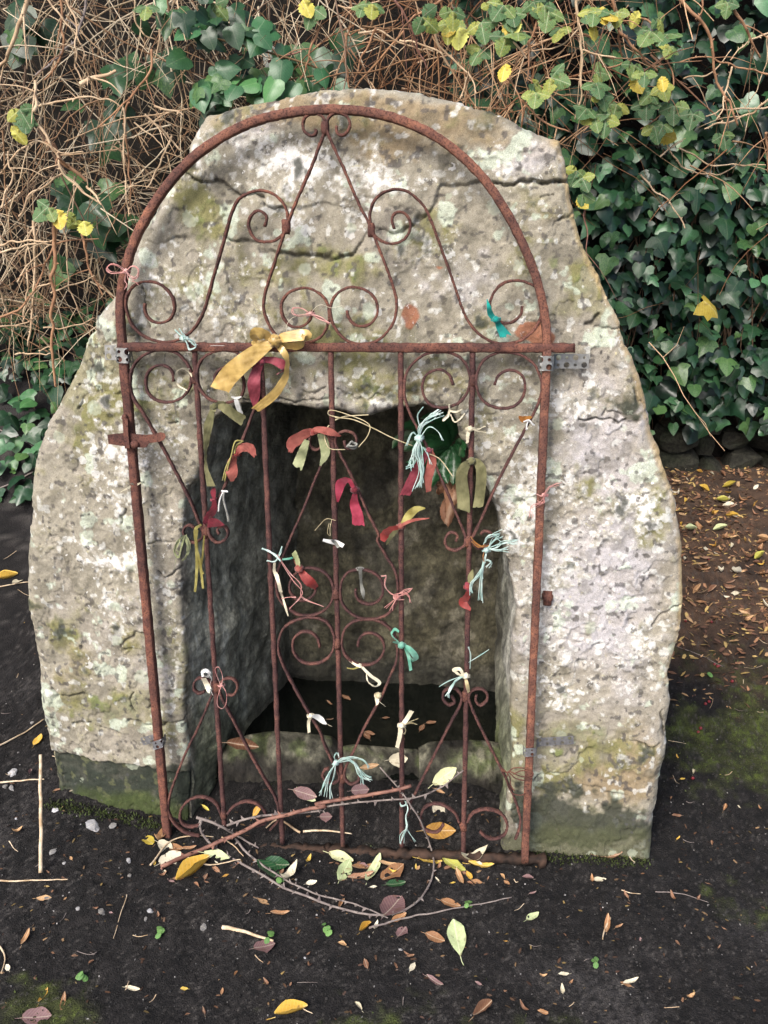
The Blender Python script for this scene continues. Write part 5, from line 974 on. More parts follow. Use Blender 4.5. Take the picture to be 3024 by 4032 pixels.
g = tied('ribbon', 3, (825, 645), 'faded olive ribbon with one long tail on the left upper scroll', 'ribbon'); strip(g, 3, [(810, 660), (785, 740), (765, 860), (755, 1000), (762, 1110), (795, 1225)], [30, 55, 50, 22, 30, 62], 'olive', 'tail', -.013, [10, 10, 20, 60, 20, 0]); strip(g, 3, [(835, 640), (900, 660), (960, 705), (1030, 750)], [30, 70, 70, 78], 'olive', 'tail', -.015, 10, None, 6); strip(g, 3, [(900, 615), (850, 625), (805, 660), (830, 675)], [14, 40, 40, 20], 'olive', 'loop', -.016, 30); knot(g, 3, (820, 645), 26, 'olive')
g = tied('paper_tag', 3, (970, 590), 'small white twisted tag knotted under the left upper scroll', 'tag'); strip(g, 3, [(975, 595), (990, 650), (1015, 705)], [30, 34, 30], 'white', 'tail', -.013, 10, None, 8); strip(g, 3, [(940, 575), (975, 585), (1015, 575)], [10, 18, 10], 'white', 'tie', -.013); yarn(g, 3, [[(985, 590), (1005, 620), (1015, 680)]], 0.00036, 'grey', 'thread', -.016, 5, 12, 2)
g = tied('thin_tape', 3, (630, 380), 'curled cream tape tied to the left upper bar', 'string'); strip(g, 3, [(640, 375), (570, 375), (535, 420), (555, 490), (620, 530)], [12, 10, 10, 12, 8], 'cream', 'tail', -.011, [20, 40, 60, 40, 20]); strip(g, 3, [(600, 370), (640, 400), (655, 430)], [12, 14, 8], 'cream', 'tail', -.012)
g = tied('ribbon_tuft', 3, (985, 985), 'ragged red cloth tuft with olive thread on the left diagonal', 'ribbon'); strip(g, 3, [(975, 990), (1020, 945), (1080, 950), (1112, 1005)], [30, 60, 70, 25], 'salmon', 'tail', -.013, [0, 20, 40, 20], None, 14); strip(g, 3, [(965, 1005), (945, 1060), (945, 1130), (945, 1190)], [40, 70, 85, 20], 'salmon', 'tail', -.014); yarn(g, 3, [[(1030, 900), (975, 900), (945, 990), (910, 1080), (890, 1190)], [(1020, 905), (985, 930), (975, 985)]], 0.00158, 'yellow', 'strand', -.011, 7, 20, 3); knot(g, 3, (980, 990), 26, 'red')
g = tied('ribbon', 3, (820, 1320), 'dark crimson ribbon twisted round the lower left collar', 'ribbon'); strip(g, 3, [(818, 1320), (810, 1270), (820, 1235)], [18, 45, 20], 'crimson', 'tail', -.013); strip(g, 3, [(818, 1325), (815, 1390), (775, 1450), (745, 1500)], [25, 50, 60, 30], 'crimson', 'tail', -.014, [0, 15, 30, 50]); strip(g, 3, [(770, 1490), (830, 1490), (890, 1505)], [70, 60, 10], 'crimson', 'tail', -.013, 25); knot(g, 3, (820, 1322), 18, 'rose')
g = tied('chenille_string', 3, (885, 1265), 'fuzzy white string hanging on the left diagonal', 'string'); yarn(g, 3, [[(890, 1260), (885, 1310), (905, 1390), (925, 1480)]], 0.00230, 'grey', 'strand', -.013, 3, 20, 2); yarn(g, 3, [[(880, 1270), (855, 1330), (850, 1405)], [(870, 1260), (915, 1262)]], 0.00173, 'white', 'strand', -.013, 3, 16, 2)
g = tied('raffia_strip', 5, (520, 130), 'narrow yellow raffia strip with long tails on the lower left collar', 'ribbon'); strip(g, 5, [(540, 120), (500, 150), (505, 280), (508, 420), (494, 610)], [16, 22, 24, 22, 16], 'yellow', 'tail', -.014); strip(g, 5, [(510, 160), (500, 260), (530, 400), (552, 585)], [16, 18, 20, 16], 'yellow', 'tail', -.016); strip(g, 5, [(560, 200), (550, 330), (540, 440), (552, 480)], [10, 14, 14, 14], 'yellow', 'tail', -.012)
g = tied('raffia_loops', 5, (415, 200), 'looped pale green raffia on the small scroll left of the opening', 'ribbon')
for q in ([(415, 200), (370, 240), (345, 320), (370, 360), (400, 260), (415, 200)], [(420, 200), (440, 280), (430, 350), (400, 385)], [(415, 205), (400, 280), (380, 320), (360, 300), (385, 230)], [(425, 195), (455, 270), (440, 340)]): strip(g, 5, q, 15, 'pale_olive', 'loop', -.012, 35, None, 0, .1, 22)
yarn(g, 5, [[(360, 340), (350, 400), (343, 450)]], 0.00043, 'pale_olive', 'thread')
g = tied('string_tie', 3, (235, 1210), 'frayed cream string tied round the left post', 'string'); strip(g, 3, [(210, 1205), (245, 1215), (285, 1200)], [10, 16, 8], 'cream', 'tie', -.013); strip(g, 3, [(225, 1215), (180, 1245), (140, 1265)], [14, 12, 4], 'cream', 'tail', -.012, 10, None, 20)
g = tied('cloth_bow', 3, (1540, 830), 'frayed salmon cloth bow on the middle bar above the well mouth', 'ribbon'); strip(g, 3, [(1535, 840), (1470, 850), (1410, 890), (1370, 975)], [28, 75, 95, 30], 'salmon', 'tail', -.014, [0, 20, 20, 10], None, 16); strip(g, 4, [(30, 690), (80, 665), (150, 680), (210, 705)], [20, 36, 46, 10], 'salmon', 'tail', -.016, [0, 20, 30, 20], None, 10); strip(g, 3, [(1530, 840), (1570, 820), (1610, 815), (1650, 820)], [30, 44, 40, 44], 'salmon', 'loop', -.017, 25); knot(g, 3, (1535, 835), 20, 'red')
g = tied('ribbon', 3, (1490, 890), 'pale green pair of ribbon tails below the salmon bow', 'ribbon'); strip(g, 3, [(1490, 890), (1465, 960), (1440, 1030), (1420, 1085)], [40, 62, 76, 80], 'pale_olive', 'tail', -.012, 8, None, 20); strip(g, 4, [(90, 690), (112, 740), (122, 795), (92, 880)], [34, 56, 56, 12], 'pale_olive', 'tail', -.012, [10, 15, 15, 20])
g = tied('straw_string', 4, (160, 575), 'long straw coloured string strung between the middle bars', 'string'); yarn(g, 4, [[(205, 595), (140, 575), (145, 552), (250, 575), (385, 640), (375, 700), (320, 770)], [(180, 595), (280, 605), (400, 655), (520, 715), (640, 762)], [(180, 610), (230, 590), (380, 578)], [(145, 640), (118, 680), (125, 740), (150, 778), (240, 785)], [(740, 810), (800, 840), (880, 945)]], 0.00115, 'straw', 'strand', -.010, 0, 30)
yarn(g, 4, [[(280, 740), (310, 760), (290, 775), (260, 760), (285, 745)]], 0.00180, 'grey', 'tangle', -.010, 8, 16, 5)
g = tied('ribbon', 4, (300, 1025), 'magenta ribbon tied halfway down the middle diagonal', 'ribbon'); strip(g, 4, [(290, 1010), (250, 965), (215, 985), (195, 1095)], [22, 40, 62, 14], 'magenta', 'tail', -.014, [0, 25, 20, 10]); strip(g, 4, [(298, 1045), (295, 1110), (312, 1170), (318, 1232)], [26, 56, 66, 74], 'magenta', 'tail', -.014, 8, None, 8); knot(g, 4, (298, 1025), 24, 'crimson')
g = tied('ribbon', 4, (735, 800), 'rose ribbon with two wide tails behind the mint tassel', 'ribbon'); strip(g, 4, [(735, 790), (690, 860), (640, 960), (595, 1055)], [26, 50, 62, 60], 'rose', 'tail', -.010, 10, None, 8); strip(g, 4, [(745, 790), (755, 850), (735, 950), (735, 1035)], [30, 56, 50, 30], 'salmon', 'tail', -.012, 15); knot(g, 4, (735, 790), 20, 'rose', -.010)
g = tied('yarn_tassel', 4, (680, 718), 'large shaggy mint yarn tassel on the right inner scroll', 'tassel'); yarn(g, 4, [[(680, 718), (690, 650), (730, 600), (810, 575)], [(680, 715), (695, 660), (760, 580), (800, 560)]], 0.00086, 'mint', 'strand', -.016, 10, 20, 6); yarn(g, 4, [[(680, 720), (665, 800), (690, 900), (675, 1010)], [(680, 720), (690, 800), (700, 900), (690, 990)], [(680, 720), (650, 790), (630, 860), (612, 890)]], 0.00086, 'mint', 'strand', -.018, 14, 26, 8)
yarn(g, 4, [[(685, 715), (740, 650), (790, 680), (820, 725)], [(675, 715), (640, 680), (605, 760)], [(680, 640), (670, 580), (700, 525)], [(690, 760), (720, 790), (745, 870)]], 0.00079, 'mint', 'strand', -.018, 6, 24, 2); knot(g, 4, (680, 718), 26, 'mint', -.016)
g = tied('ribbon', 4, (985, 850), 'wide olive ribbon folded over the right upright bar', 'ribbon'); strip(g, 4, [(1010, 850), (955, 880), (930, 960), (940, 1060), (945, 1145)], [30, 60, 70, 76, 74], 'olive', 'tail', -.016, [40, 20, 5, 0, 0], None, 10); strip(g, 4, [(985, 850), (1030, 870), (1048, 960), (1040, 1050), (1028, 1125)], [30, 50, 62, 60, 60], 'olive', 'tail', -.010, [30, 15, 0, 0, 5], None, 6); knot(g, 4, (990, 852), 24, 'olive')
g = tied('string_tie', 4, (860, 560), 'curly cream string tied under the right inner scroll', 'string'); strip(g, 4, [(858, 515), (855, 570), (820, 610), (850, 590), (860, 560)], [8, 14, 16, 10, 8], 'cream', 'loop', -.012, 30); strip(g, 4, [(860, 555), (900, 560), (935, 545)], [10, 12, 6], 'cream', 'tail', -.012); strip(g, 4, [(865, 575), (890, 620), (925, 600), (950, 570)], [8, 9, 9, 6], 'cream', 'tail', -.012, 40)
g = tied('string_tie', 4, (975, 665), 'cream cord knotted round the right upright bar', 'string'); strip(g, 4, [(985, 660), (970, 690), (965, 745)], [20, 22, 14], 'cream', 'tail', -.012); yarn(g, 4, [[(985, 660), (1020, 668), (1070, 655)], [(985, 665), (1030, 680), (1075, 688)]], 0.00072, 'cream', 'strand', -.012, 4, 12, 2); knot(g, 4, (982, 662), 20, 'cream', -.010)
g = tied('dry_leaf_tie', 4, (1320, 600), 'crumpled brown leaf and white thread on the right diagonal', 'tie'); strip(g, 4, [(1270, 588), (1300, 605), (1350, 590)], [10, 40, 10], 'orange', 'leaf', -.012, 20); yarn(g, 4, [[(1300, 620), (1330, 610), (1360, 645)], [(1330, 610), (1320, 640), (1325, 670)]], 0.00158, 'white', 'strand', -.013, 5, 12, 2)
g = tied('thread_tie', 4, (1420, 1055), 'pink threads tied round the middle of the right post', 'thread'); yarn(g, 4, [[(1375, 1050), (1420, 1058), (1450, 1010), (1510, 990)], [(1425, 1058), (1400, 1100), (1350, 1130), (1340, 1190)], [(1420, 1060), (1415, 1100), (1380, 1105)]], 0.00050, 'pink', 'strand', -.013, 8, 20, 4); knot(g, 4, (1420, 1055), 14, 'pink', -.012)
g = tied('ribbon', 4, (570, 1240), 'mottled red and olive ribbon tied on the fourth bar', 'ribbon'); strip(g, 4, [(575, 1230), (615, 1180), (660, 1140), (715, 1132)], [20, 48, 40, 8], 'yellow', 'tail', -.013, 15); strip(g, 4, [(580, 1230), (640, 1205), (740, 1192)], [20, 20, 5], 'salmon', 'tail', -.015, 30); strip(g, 4, [(560, 1245), (510, 1260), (475, 1295), (465, 1330)], [22, 46, 60, 25], 'red', 'tail', -.014, 20); strip(g, 4, [(560, 1250), (520, 1290), (485, 1350)], [16, 30, 8], 'olive', 'tail', -.011, 20); knot(g, 4, (570, 1240), 22, 'salmon')
g = tied('plastic_tie', 6, (175, 205), 'scrap of white plastic tied round the middle bar', 'tie'); strip(g, 6, [(108, 190), (150, 200), (185, 205), (230, 225)], [16, 24, 30, 24], 'white', 'tail', -.013, 20); strip(g, 6, [(160, 190), (180, 205), (200, 235)], [14, 22, 20], 'grey', 'tail', -.015, 40); yarn(g, 6, [[(185, 75), (130, 65), (90, 100), (60, 135)], [(160, 70), (150, 120), (150, 165), (135, 150), (145, 90)]], 0.00065, 'straw', 'thread', -.012)
g = tied('yarn_tie', 5, (1080, 355), 'twisted mint yarn with cream ends on the second bar', 'yarn'); yarn(g, 5, [[(980, 295), (1030, 315), (1075, 345), (1110, 380)]], 0.00187, 'mint', 'strand', -.013, 5, 16, 4); yarn(g, 5, [[(1125, 280), (1110, 330), (1070, 390), (1020, 380)]], 0.00115, 'mint', 'strand', -.014, 4, 16, 3); yarn(g, 5, [[(1130, 375), (1165, 372), (1200, 365)]], 0.00230, 'mintrib', 'strand', -.013, 4, 10, 3)
strip(g, 5, [(1070, 395), (1070, 460), (1085, 490), (1100, 540), (1115, 610)], [18, 22, 30, 26, 26], 'cream', 'tail', -.013); strip(g, 5, [(1115, 610), (1130, 650), (1150, 720), (1170, 785)], [16, 14, 16, 8], 'cream', 'tail', -.013); yarn(g, 5, [[(1090, 340), (1140, 430), (1210, 530), (1275, 610), (1255, 650), (1180, 730)], [(1100, 350), (1180, 470), (1260, 560), (1270, 640), (1425, 718)], [(1120, 660), (1170, 645), (1220, 648)]], 0.00065, 'pink', 'thread', -.014, 5, 30, 2)
g = tied('ribbon', 5, (1250, 440), 'red ribbon with a green end on the upper middle scroll', 'ribbon'); strip(g, 5, [(1255, 450), (1290, 500), (1330, 540), (1375, 580)], [40, 66, 74, 40], 'red', 'tail', -.013, 10); strip(g, 5, [(1245, 430), (1235, 380), (1210, 320)], [30, 44, 50], 'pale_olive', 'tail', -.013, 20); strip(g, 5, [(1240, 430), (1220, 390), (1205, 365)], [20, 18, 8], 'salmon', 'tail', -.015); knot(g, 5, (1250, 440), 32, 'salmon')
g = tied('plastic_strip', 6, (330, 370), 'shrivelled clear plastic strip hanging from the middle scroll', 'tie'); strip(g, 6, [(328, 358), (332, 400), (335, 450), (345, 500), (350, 540)], [22, 20, 16, 26, 5], 'grey', 'tail', -.010, 20); knot(g, 6, (328, 362), 13, 'grey', -.008)
g = tied('thread_tie', 6, (550, 530), 'pink thread bundle wound round the fourth bar', 'thread'); yarn(g, 6, [[(590, 545), (545, 540), (540, 515), (585, 510)], [(550, 530), (510, 560), (470, 590)], [(550, 530), (520, 570), (515, 600)], [(560, 510), (600, 485), (635, 480), (610, 500), (560, 520)], [(550, 530), (500, 500), (470, 450), (485, 405), (450, 405)], [(590, 500), (620, 520), (625, 560)]], 0.00065, 'pink', 'strand', -.012, 6, 22, 3); knot(g, 6, (550, 530), 16, 'pink', -.012)
g = tied('ribbon', 6, (580, 815), 'mint green ribbon bow on the fourth bar', 'ribbon'); strip(g, 6, [(590, 815), (625, 840), (660, 890), (640, 905), (600, 840)], [16, 30, 36, 24, 16], 'mintrib', 'loop', -.013, 30); strip(g, 6, [(595, 830), (615, 880), (630, 965)], [14, 18, 18], 'mintrib', 'tail', -.012); strip(g, 6, [(570, 810), (545, 800), (525, 795)], [16, 18, 10], 'mintrib', 'tail', -.011); strip(g, 6, [(560, 800), (515, 750), (535, 720), (560, 735)], [12, 14, 18, 14], 'mintrib', 'loop', -.010, 40); knot(g, 6, (575, 815), 22, 'mintrib', -.011)
g = tied('yarn_tassel', 6, (1075, 245), 'ragged mint yarn tassel with orange cord on the right small scroll', 'tassel'); yarn(g, 6, [[(1075, 250), (1130, 230), (1190, 210), (1260, 205)], [(1080, 250), (1130, 190), (1165, 165)], [(1075, 240), (1130, 245), (1195, 245)], [(1070, 210), (1090, 170), (1165, 150)]], 0.00079, 'mint', 'strand', -.014, 14, 18, 6); yarn(g, 6, [[(1080, 255), (1065, 320), (1050, 370), (1055, 430)], [(1070, 320), (1040, 390), (990, 450), (985, 510)], [(1045, 370), (1045, 440), (1050, 550)], [(1080, 310), (1110, 325), (1090, 355)]], 0.00079, 'mint', 'strand', -.015, 9, 22, 5)
yarn(g, 6, [[(985, 170), (1010, 205), (1060, 230), (1100, 220)], [(990, 200), (1030, 235), (1070, 225)], [(1070, 250), (1060, 290), (1065, 320)]], 0.00115, 'orange', 'cord', -.012, 4, 16, 2); knot(g, 6, (1078, 250), 18, 'mint', -.015)
g = tied('ribbon', 6, (970, 470), 'dusky red ribbon and small leaf knotted on the right bar', 'ribbon'); strip(g, 6, [(975, 490), (960, 530), (940, 560), (985, 605)], [20, 44, 55, 14], 'red', 'tail', -.013, 15); strip(g, 6, [(960, 440), (968, 470), (980, 495)], [22, 34, 20], 'rose', 'loop', -.015, 20); strip(g, 6, [(975, 445), (985, 410), (998, 362)], [14, 34, 4], 'olive', 'leaf', -.012, 10); knot(g, 6, (968, 470), 18, 'red')
g = tied('string_tie', 6, (330, 940), 'cream string with a looped tail under the lower middle scroll', 'string'); strip(g, 6, [(262, 905), (300, 930), (335, 945)], [10, 14, 14], 'cream', 'tail', -.010); strip(g, 6, [(250, 950), (290, 955), (335, 940)], [5, 8, 10], 'yellow', 'tail', -.009); strip(g, 6, [(340, 945), (390, 995), (445, 1040), (420, 1060), (375, 1030), (365, 975)], [14, 18, 18, 10, 8, 5], 'cream', 'tail', -.011, 20); knot(g, 6, (328, 935), 12, 'cream', -.008)
g = tied('string_tie', 8, (435, 215), 'small cream cloth knot on the right lower diagonal', 'tie'); strip(g, 8, [(425, 205), (430, 235), (430, 265)], [26, 24, 14], 'cream', 'tail', -.011); yarn(g, 8, [[(435, 240), (455, 255), (480, 275)]], 0.00043, 'cream', 'thread'); knot(g, 8, (438, 208), 18, 'straw', -.010)
g = tied('ribbon', 8, (575, 385), 'cream ribbon strip with frayed threads low on the fourth bar', 'ribbon'); strip(g, 8, [(575, 390), (605, 350), (635, 300)], [26, 26, 26], 'cream', 'tail', -.012, 10, None, 6); strip(g, 8, [(570, 385), (566, 440), (548, 518)], [28, 26, 22], 'cream', 'tail', -.013, 10, None, 4); yarn(g, 8, [[(590, 385), (630, 365), (670, 348)], [(590, 385), (635, 372), (668, 380)], [(590, 390), (600, 420), (585, 440)]], 0.00043, 'straw', 'thread', -.012, 4, 14, 2); knot(g, 8, (575, 387), 18, 'cream', -.011)
g = tied('yarn_tassel', 8, (945, 95), 'mint tassel and beige loop above the lower right double scroll', 'tassel'); yarn(g, 8, [[(945, 95), (900, 120), (870, 165), (845, 210)], [(940, 95), (890, 130), (860, 180), (855, 215)]], 0.00094, 'mint', 'strand', -.014, 5, 18, 7); yarn(g, 8, [[(930, 95), (850, 125), (802, 160)], [(980, 50), (985, -40), (975, -80)], [(975, 10), (1040, -30), (1095, -65)]], 0.00058, 'mint', 'thread', -.012, 4, 14, 2); strip(g, 8, [(950, 100), (910, 80), (885, 60), (920, 52), (945, 95)], [16, 22, 24, 20, 14], 'cream', 'loop', -.014, 30); strip(g, 8, [(955, 105), (965, 150), (975, 190)], [16, 22, 16], 'straw', 'tail', -.013); knot(g, 8, (955, 92), 20, 'cream', -.012)
g = tied('cloth_scrap', 7, (1335, 400), 'cream strip and white printed scrap on the middle diagonal near the water', 'tie'); strip(g, 7, [(1335, 405), (1318, 450), (1322, 525)], [22, 22, 20], 'cream', 'tail', -.012); strip(g, 7, [(1340, 402), (1380, 410), (1420, 440), (1448, 462)], [16, 40, 36, 10], 'white', 'tail', -.012, 20); yarn(g, 7, [[(1445, 458), (1470, 472), (1488, 480)]], 0.00043, 'cream', 'thread'); knot(g, 7, (1335, 402), 18, 'cream', -.010)
g = tied('cloth_scrap', 7, (560, 110), 'white ring of cloth with a cream strip on the lower left curl', 'tie'); strip(g, 7, [(550, 120), (545, 90), (575, 75), (598, 95), (580, 118), (555, 112)], [24, 26, 26, 22, 20, 20], 'white', 'loop', -.012, 30); strip(g, 7, [(555, 130), (575, 170), (595, 215), (600, 235)], [34, 38, 36, 10], 'cream', 'tail', -.013); yarn(g, 7, [[(595, 100), (612, 130), (600, 200), (625, 255)]], 0.00043, 'white', 'thread')
g = tied('thread_loop', 7, (685, 175), 'fine pink thread loop on the lower left collar', 'thread'); yarn(g, 7, [[(680, 180), (640, 60), (665, 50), (695, 130), (685, 180), (655, 280), (660, 335), (690, 350), (720, 310), (718, 230), (690, 180)]], 0.00050, 'pink', 'strand', -.012, 2, 44, 2); knot(g, 7, (685, 178), 12, 'pink', -.010)
g = tied('yarn_tassel', 8, (185, 605), 'spread mint yarn tassel low on the middle bar', 'tassel'); yarn(g, 8, [[(185, 610), (220, 580), (300, 610), (360, 680), (395, 700)], [(185, 610), (250, 585), (330, 650), (340, 735)], [(190, 605), (270, 575), (350, 600), (390, 640)], [(185, 610), (280, 600), (330, 690), (385, 710)]], 0.00072, 'mint', 'strand', -.016, 9, 24, 4); yarn(g, 8, [[(185, 610), (150, 660), (110, 730), (90, 800)], [(185, 612), (170, 690), (150, 760), (150, 820)], [(180, 610), (140, 700), (125, 810)]], 0.00072, 'mint', 'strand', -.016, 8, 22, 4); yarn(g, 8, [[(185, 605), (178, 570), (195, 550), (200, 580)]], 0.00072, 'mint', 'loop', -.014, 4, 12, 2); knot(g, 8, (185, 608), 16, 'mint', -.015)
g = tied('yarn_tie', 8, (585, 850), 'mint yarn with a wavy tail at the foot of the fourth bar', 'yarn'); yarn(g, 8, [[(565, 845), (575, 865), (605, 855), (600, 835)], [(600, 840), (612, 880), (600, 930), (605, 990), (580, 1040), (570, 1085)]], 0.00086, 'mint', 'strand', -.013, 5, 26, 5); yarn(g, 8, [[(600, 990), (620, 1020), (650, 1080)], [(590, 1030), (595, 1085)]], 0.00058, 'mint', 'thread', -.012, 4, 12, 2)
# ------------------------------------------------------------------ fern rooted in the chamber's right wall
fe = on_plane(px(4, [(850, 760)]), .20)[0]; fern = thing('hart_tongue_fern', fe, 'dark green strap leaved fern growing inside the top right of the well mouth', 'fern')
def frond(root, c, pts, wd, mat, d, name='frond', sd=0):
    P = catmull(on_plane(px(c, pts), np.asarray(d)), 24); s = mmpx(P[0], c); T, S_, Nn = frames(P, GN); V = []
    for i in range(24):
        t = i/23; w_ = wd*s*(math.sin(math.pi*min(1, t*.93+.07))**.55)*(1+.10*math.sin(i*2.6+sd))
        for j, u in enumerate((-.5, -.25, 0, .25, .5)): V.append(P[i]+S_[i]*u*w_-GN*(.004-abs(u)*.018+.003*math.sin(i*1.7+j*2+sd)))
    i = (np.arange(23)[:, None]*5+np.arange(4)[None]).ravel(); b = MB(); b.add(V, np.stack([i, i+1, i+6, i+5], 1)); return obj(name, b.mesh(name), M[mat], root)
for k, (pts, wd) in enumerate((([(860, 760), (820, 690), (760, 660), (700, 690)], 70), ([(860, 770), (800, 760), (730, 790), (690, 860)], 66), ([(870, 770), (850, 850), (830, 930), (850, 990)], 80), ([(870, 760), (890, 830), (890, 920), (880, 1000)], 72), ([(850, 750), (810, 640), (760, 590), (690, 600)], 60), ([(870, 740), (880, 660), (850, 590), (800, 570)], 60),
    ([(840, 760), (740, 740), (640, 760), (560, 800)], 70), ([(840, 770), (760, 830), (700, 870), (600, 860)], 60), ([(830, 740), (720, 660), (630, 640), (560, 660)], 66), ([(880, 770), (920, 790), (950, 830)], 60), ([(860, 780), (800, 860), (770, 950), (740, 1020)], 62), ([(900, 760), (930, 740), (955, 790)], 50), ([(820, 740), (680, 700), (560, 720), (520, 780)], 60))):
    frond(fern, 4, pts, wd, 'green', np.linspace(.22, .12+.05*R(), len(pts)), 'frond', k)
for k, (pts, wd) in enumerate((([(860, 900), (850, 1000), (870, 1100), (850, 1250)], 70), ([(850, 950), (800, 1020), (780, 1040)], 60), ([(870, 960), (890, 1040), (880, 1130)], 60), ([(840, 1080), (830, 1160), (850, 1240)], 55))):
    frond(fern, 4, pts, wd, 'brown', np.linspace(.22, .17, len(pts)), 'dead_frond', k+9)
# ------------------------------------------------------------------ fallen leaves
def blade(wd=.42, curl=.25, cup=.3, n=9, tipw=1.0, seed=0, wav=.03):
    V = []; r = np.random.default_rng(seed)
    for i in range(n):
        t = i/(n-1); w_ = wd*math.sin(math.pi*(.04+.95*t)**tipw)**.75
        jl, jr = 1+r.normal(0, .07), 1+r.normal(0, .07)
        for u in (-.5, -.22, 0, .22, .5): V.append([u*w_*(jl if u < 0 else jr), t-.5, curl*(t-.5)**2*2 + cup*abs(u)*w_*1.3+ wav*math.sin(t*9+u*5+seed)*abs(u)*2])
    V = np.array(V); V[:, 2] -= V[:, 2].min(); i = (np.arange(n-1)[:, None]*5+np.arange(4)[None]).ravel(); m = len(V)
    Q = np.stack([i, i+1, i+6, i+5], 1); st = tube_data(np.array([[0, -.48, .02], [.01, -.62, .02], [.03, -.74, .05]]), .012, 4)
    return np.concatenate([V, st[0]]), np.concatenate([Q, st[1]+m])
SH = {'oval': blade(.50, .15, .2, seed=1), 'lance': blade(.28, .3, .4, seed=2), 'round': blade(.75, .1, .15, seed=3), 'curl': blade(.36, 1.0, .9, seed=4), 'flat': blade(.42, .05, .1, seed=5), 'tear': blade(.46, .12, .15, seed=6, tipw=1.5), 'fold': blade(.36, .3, 1.6, seed=7)}
LM = {}
SHW = {'lance': 'narrow', 'flat': 'flat', 'fold': 'folded', 'oval': 'oval', 'curl': 'curled', 'round': 'round', 'tear': 'pointed'}; CLW = {'tan': 'tan', 'brown': 'dark brown', 'purple': 'purplish', 'cream': 'cream', 'amber': 'amber'}
def leaf_mesh(shape, mat):
    if (shape, mat) not in LM: m = fast_mesh('fallen_leaf', SH[shape][0], SH[shape][1], True); m.materials.append(M[mat]); LM[(shape, mat)] = m
    return LM[(shape, mat)]
def gleaf(p, ang, ln, shape, mat, label, group=None, lift=.002, tilt=.12, cat='leaf', name='fallen_leaf'):
    q = on_ground([p])[0]; a = math.radians(ang); q[2] += lift
    return tag(place(name, leaf_mesh(shape, mat), q, basis(rnd_dir((0, 0, 1), tilt), (math.cos(a), math.sin(a), 0)), ln*.74), label, cat, group)
Z8 = lambda x, y: px(8, [(x, y)])[0]
Z7 = lambda x, y: px(7, [(x, y)])[0]
D = lambda x, y: (x*1.8228, y*1.8228)
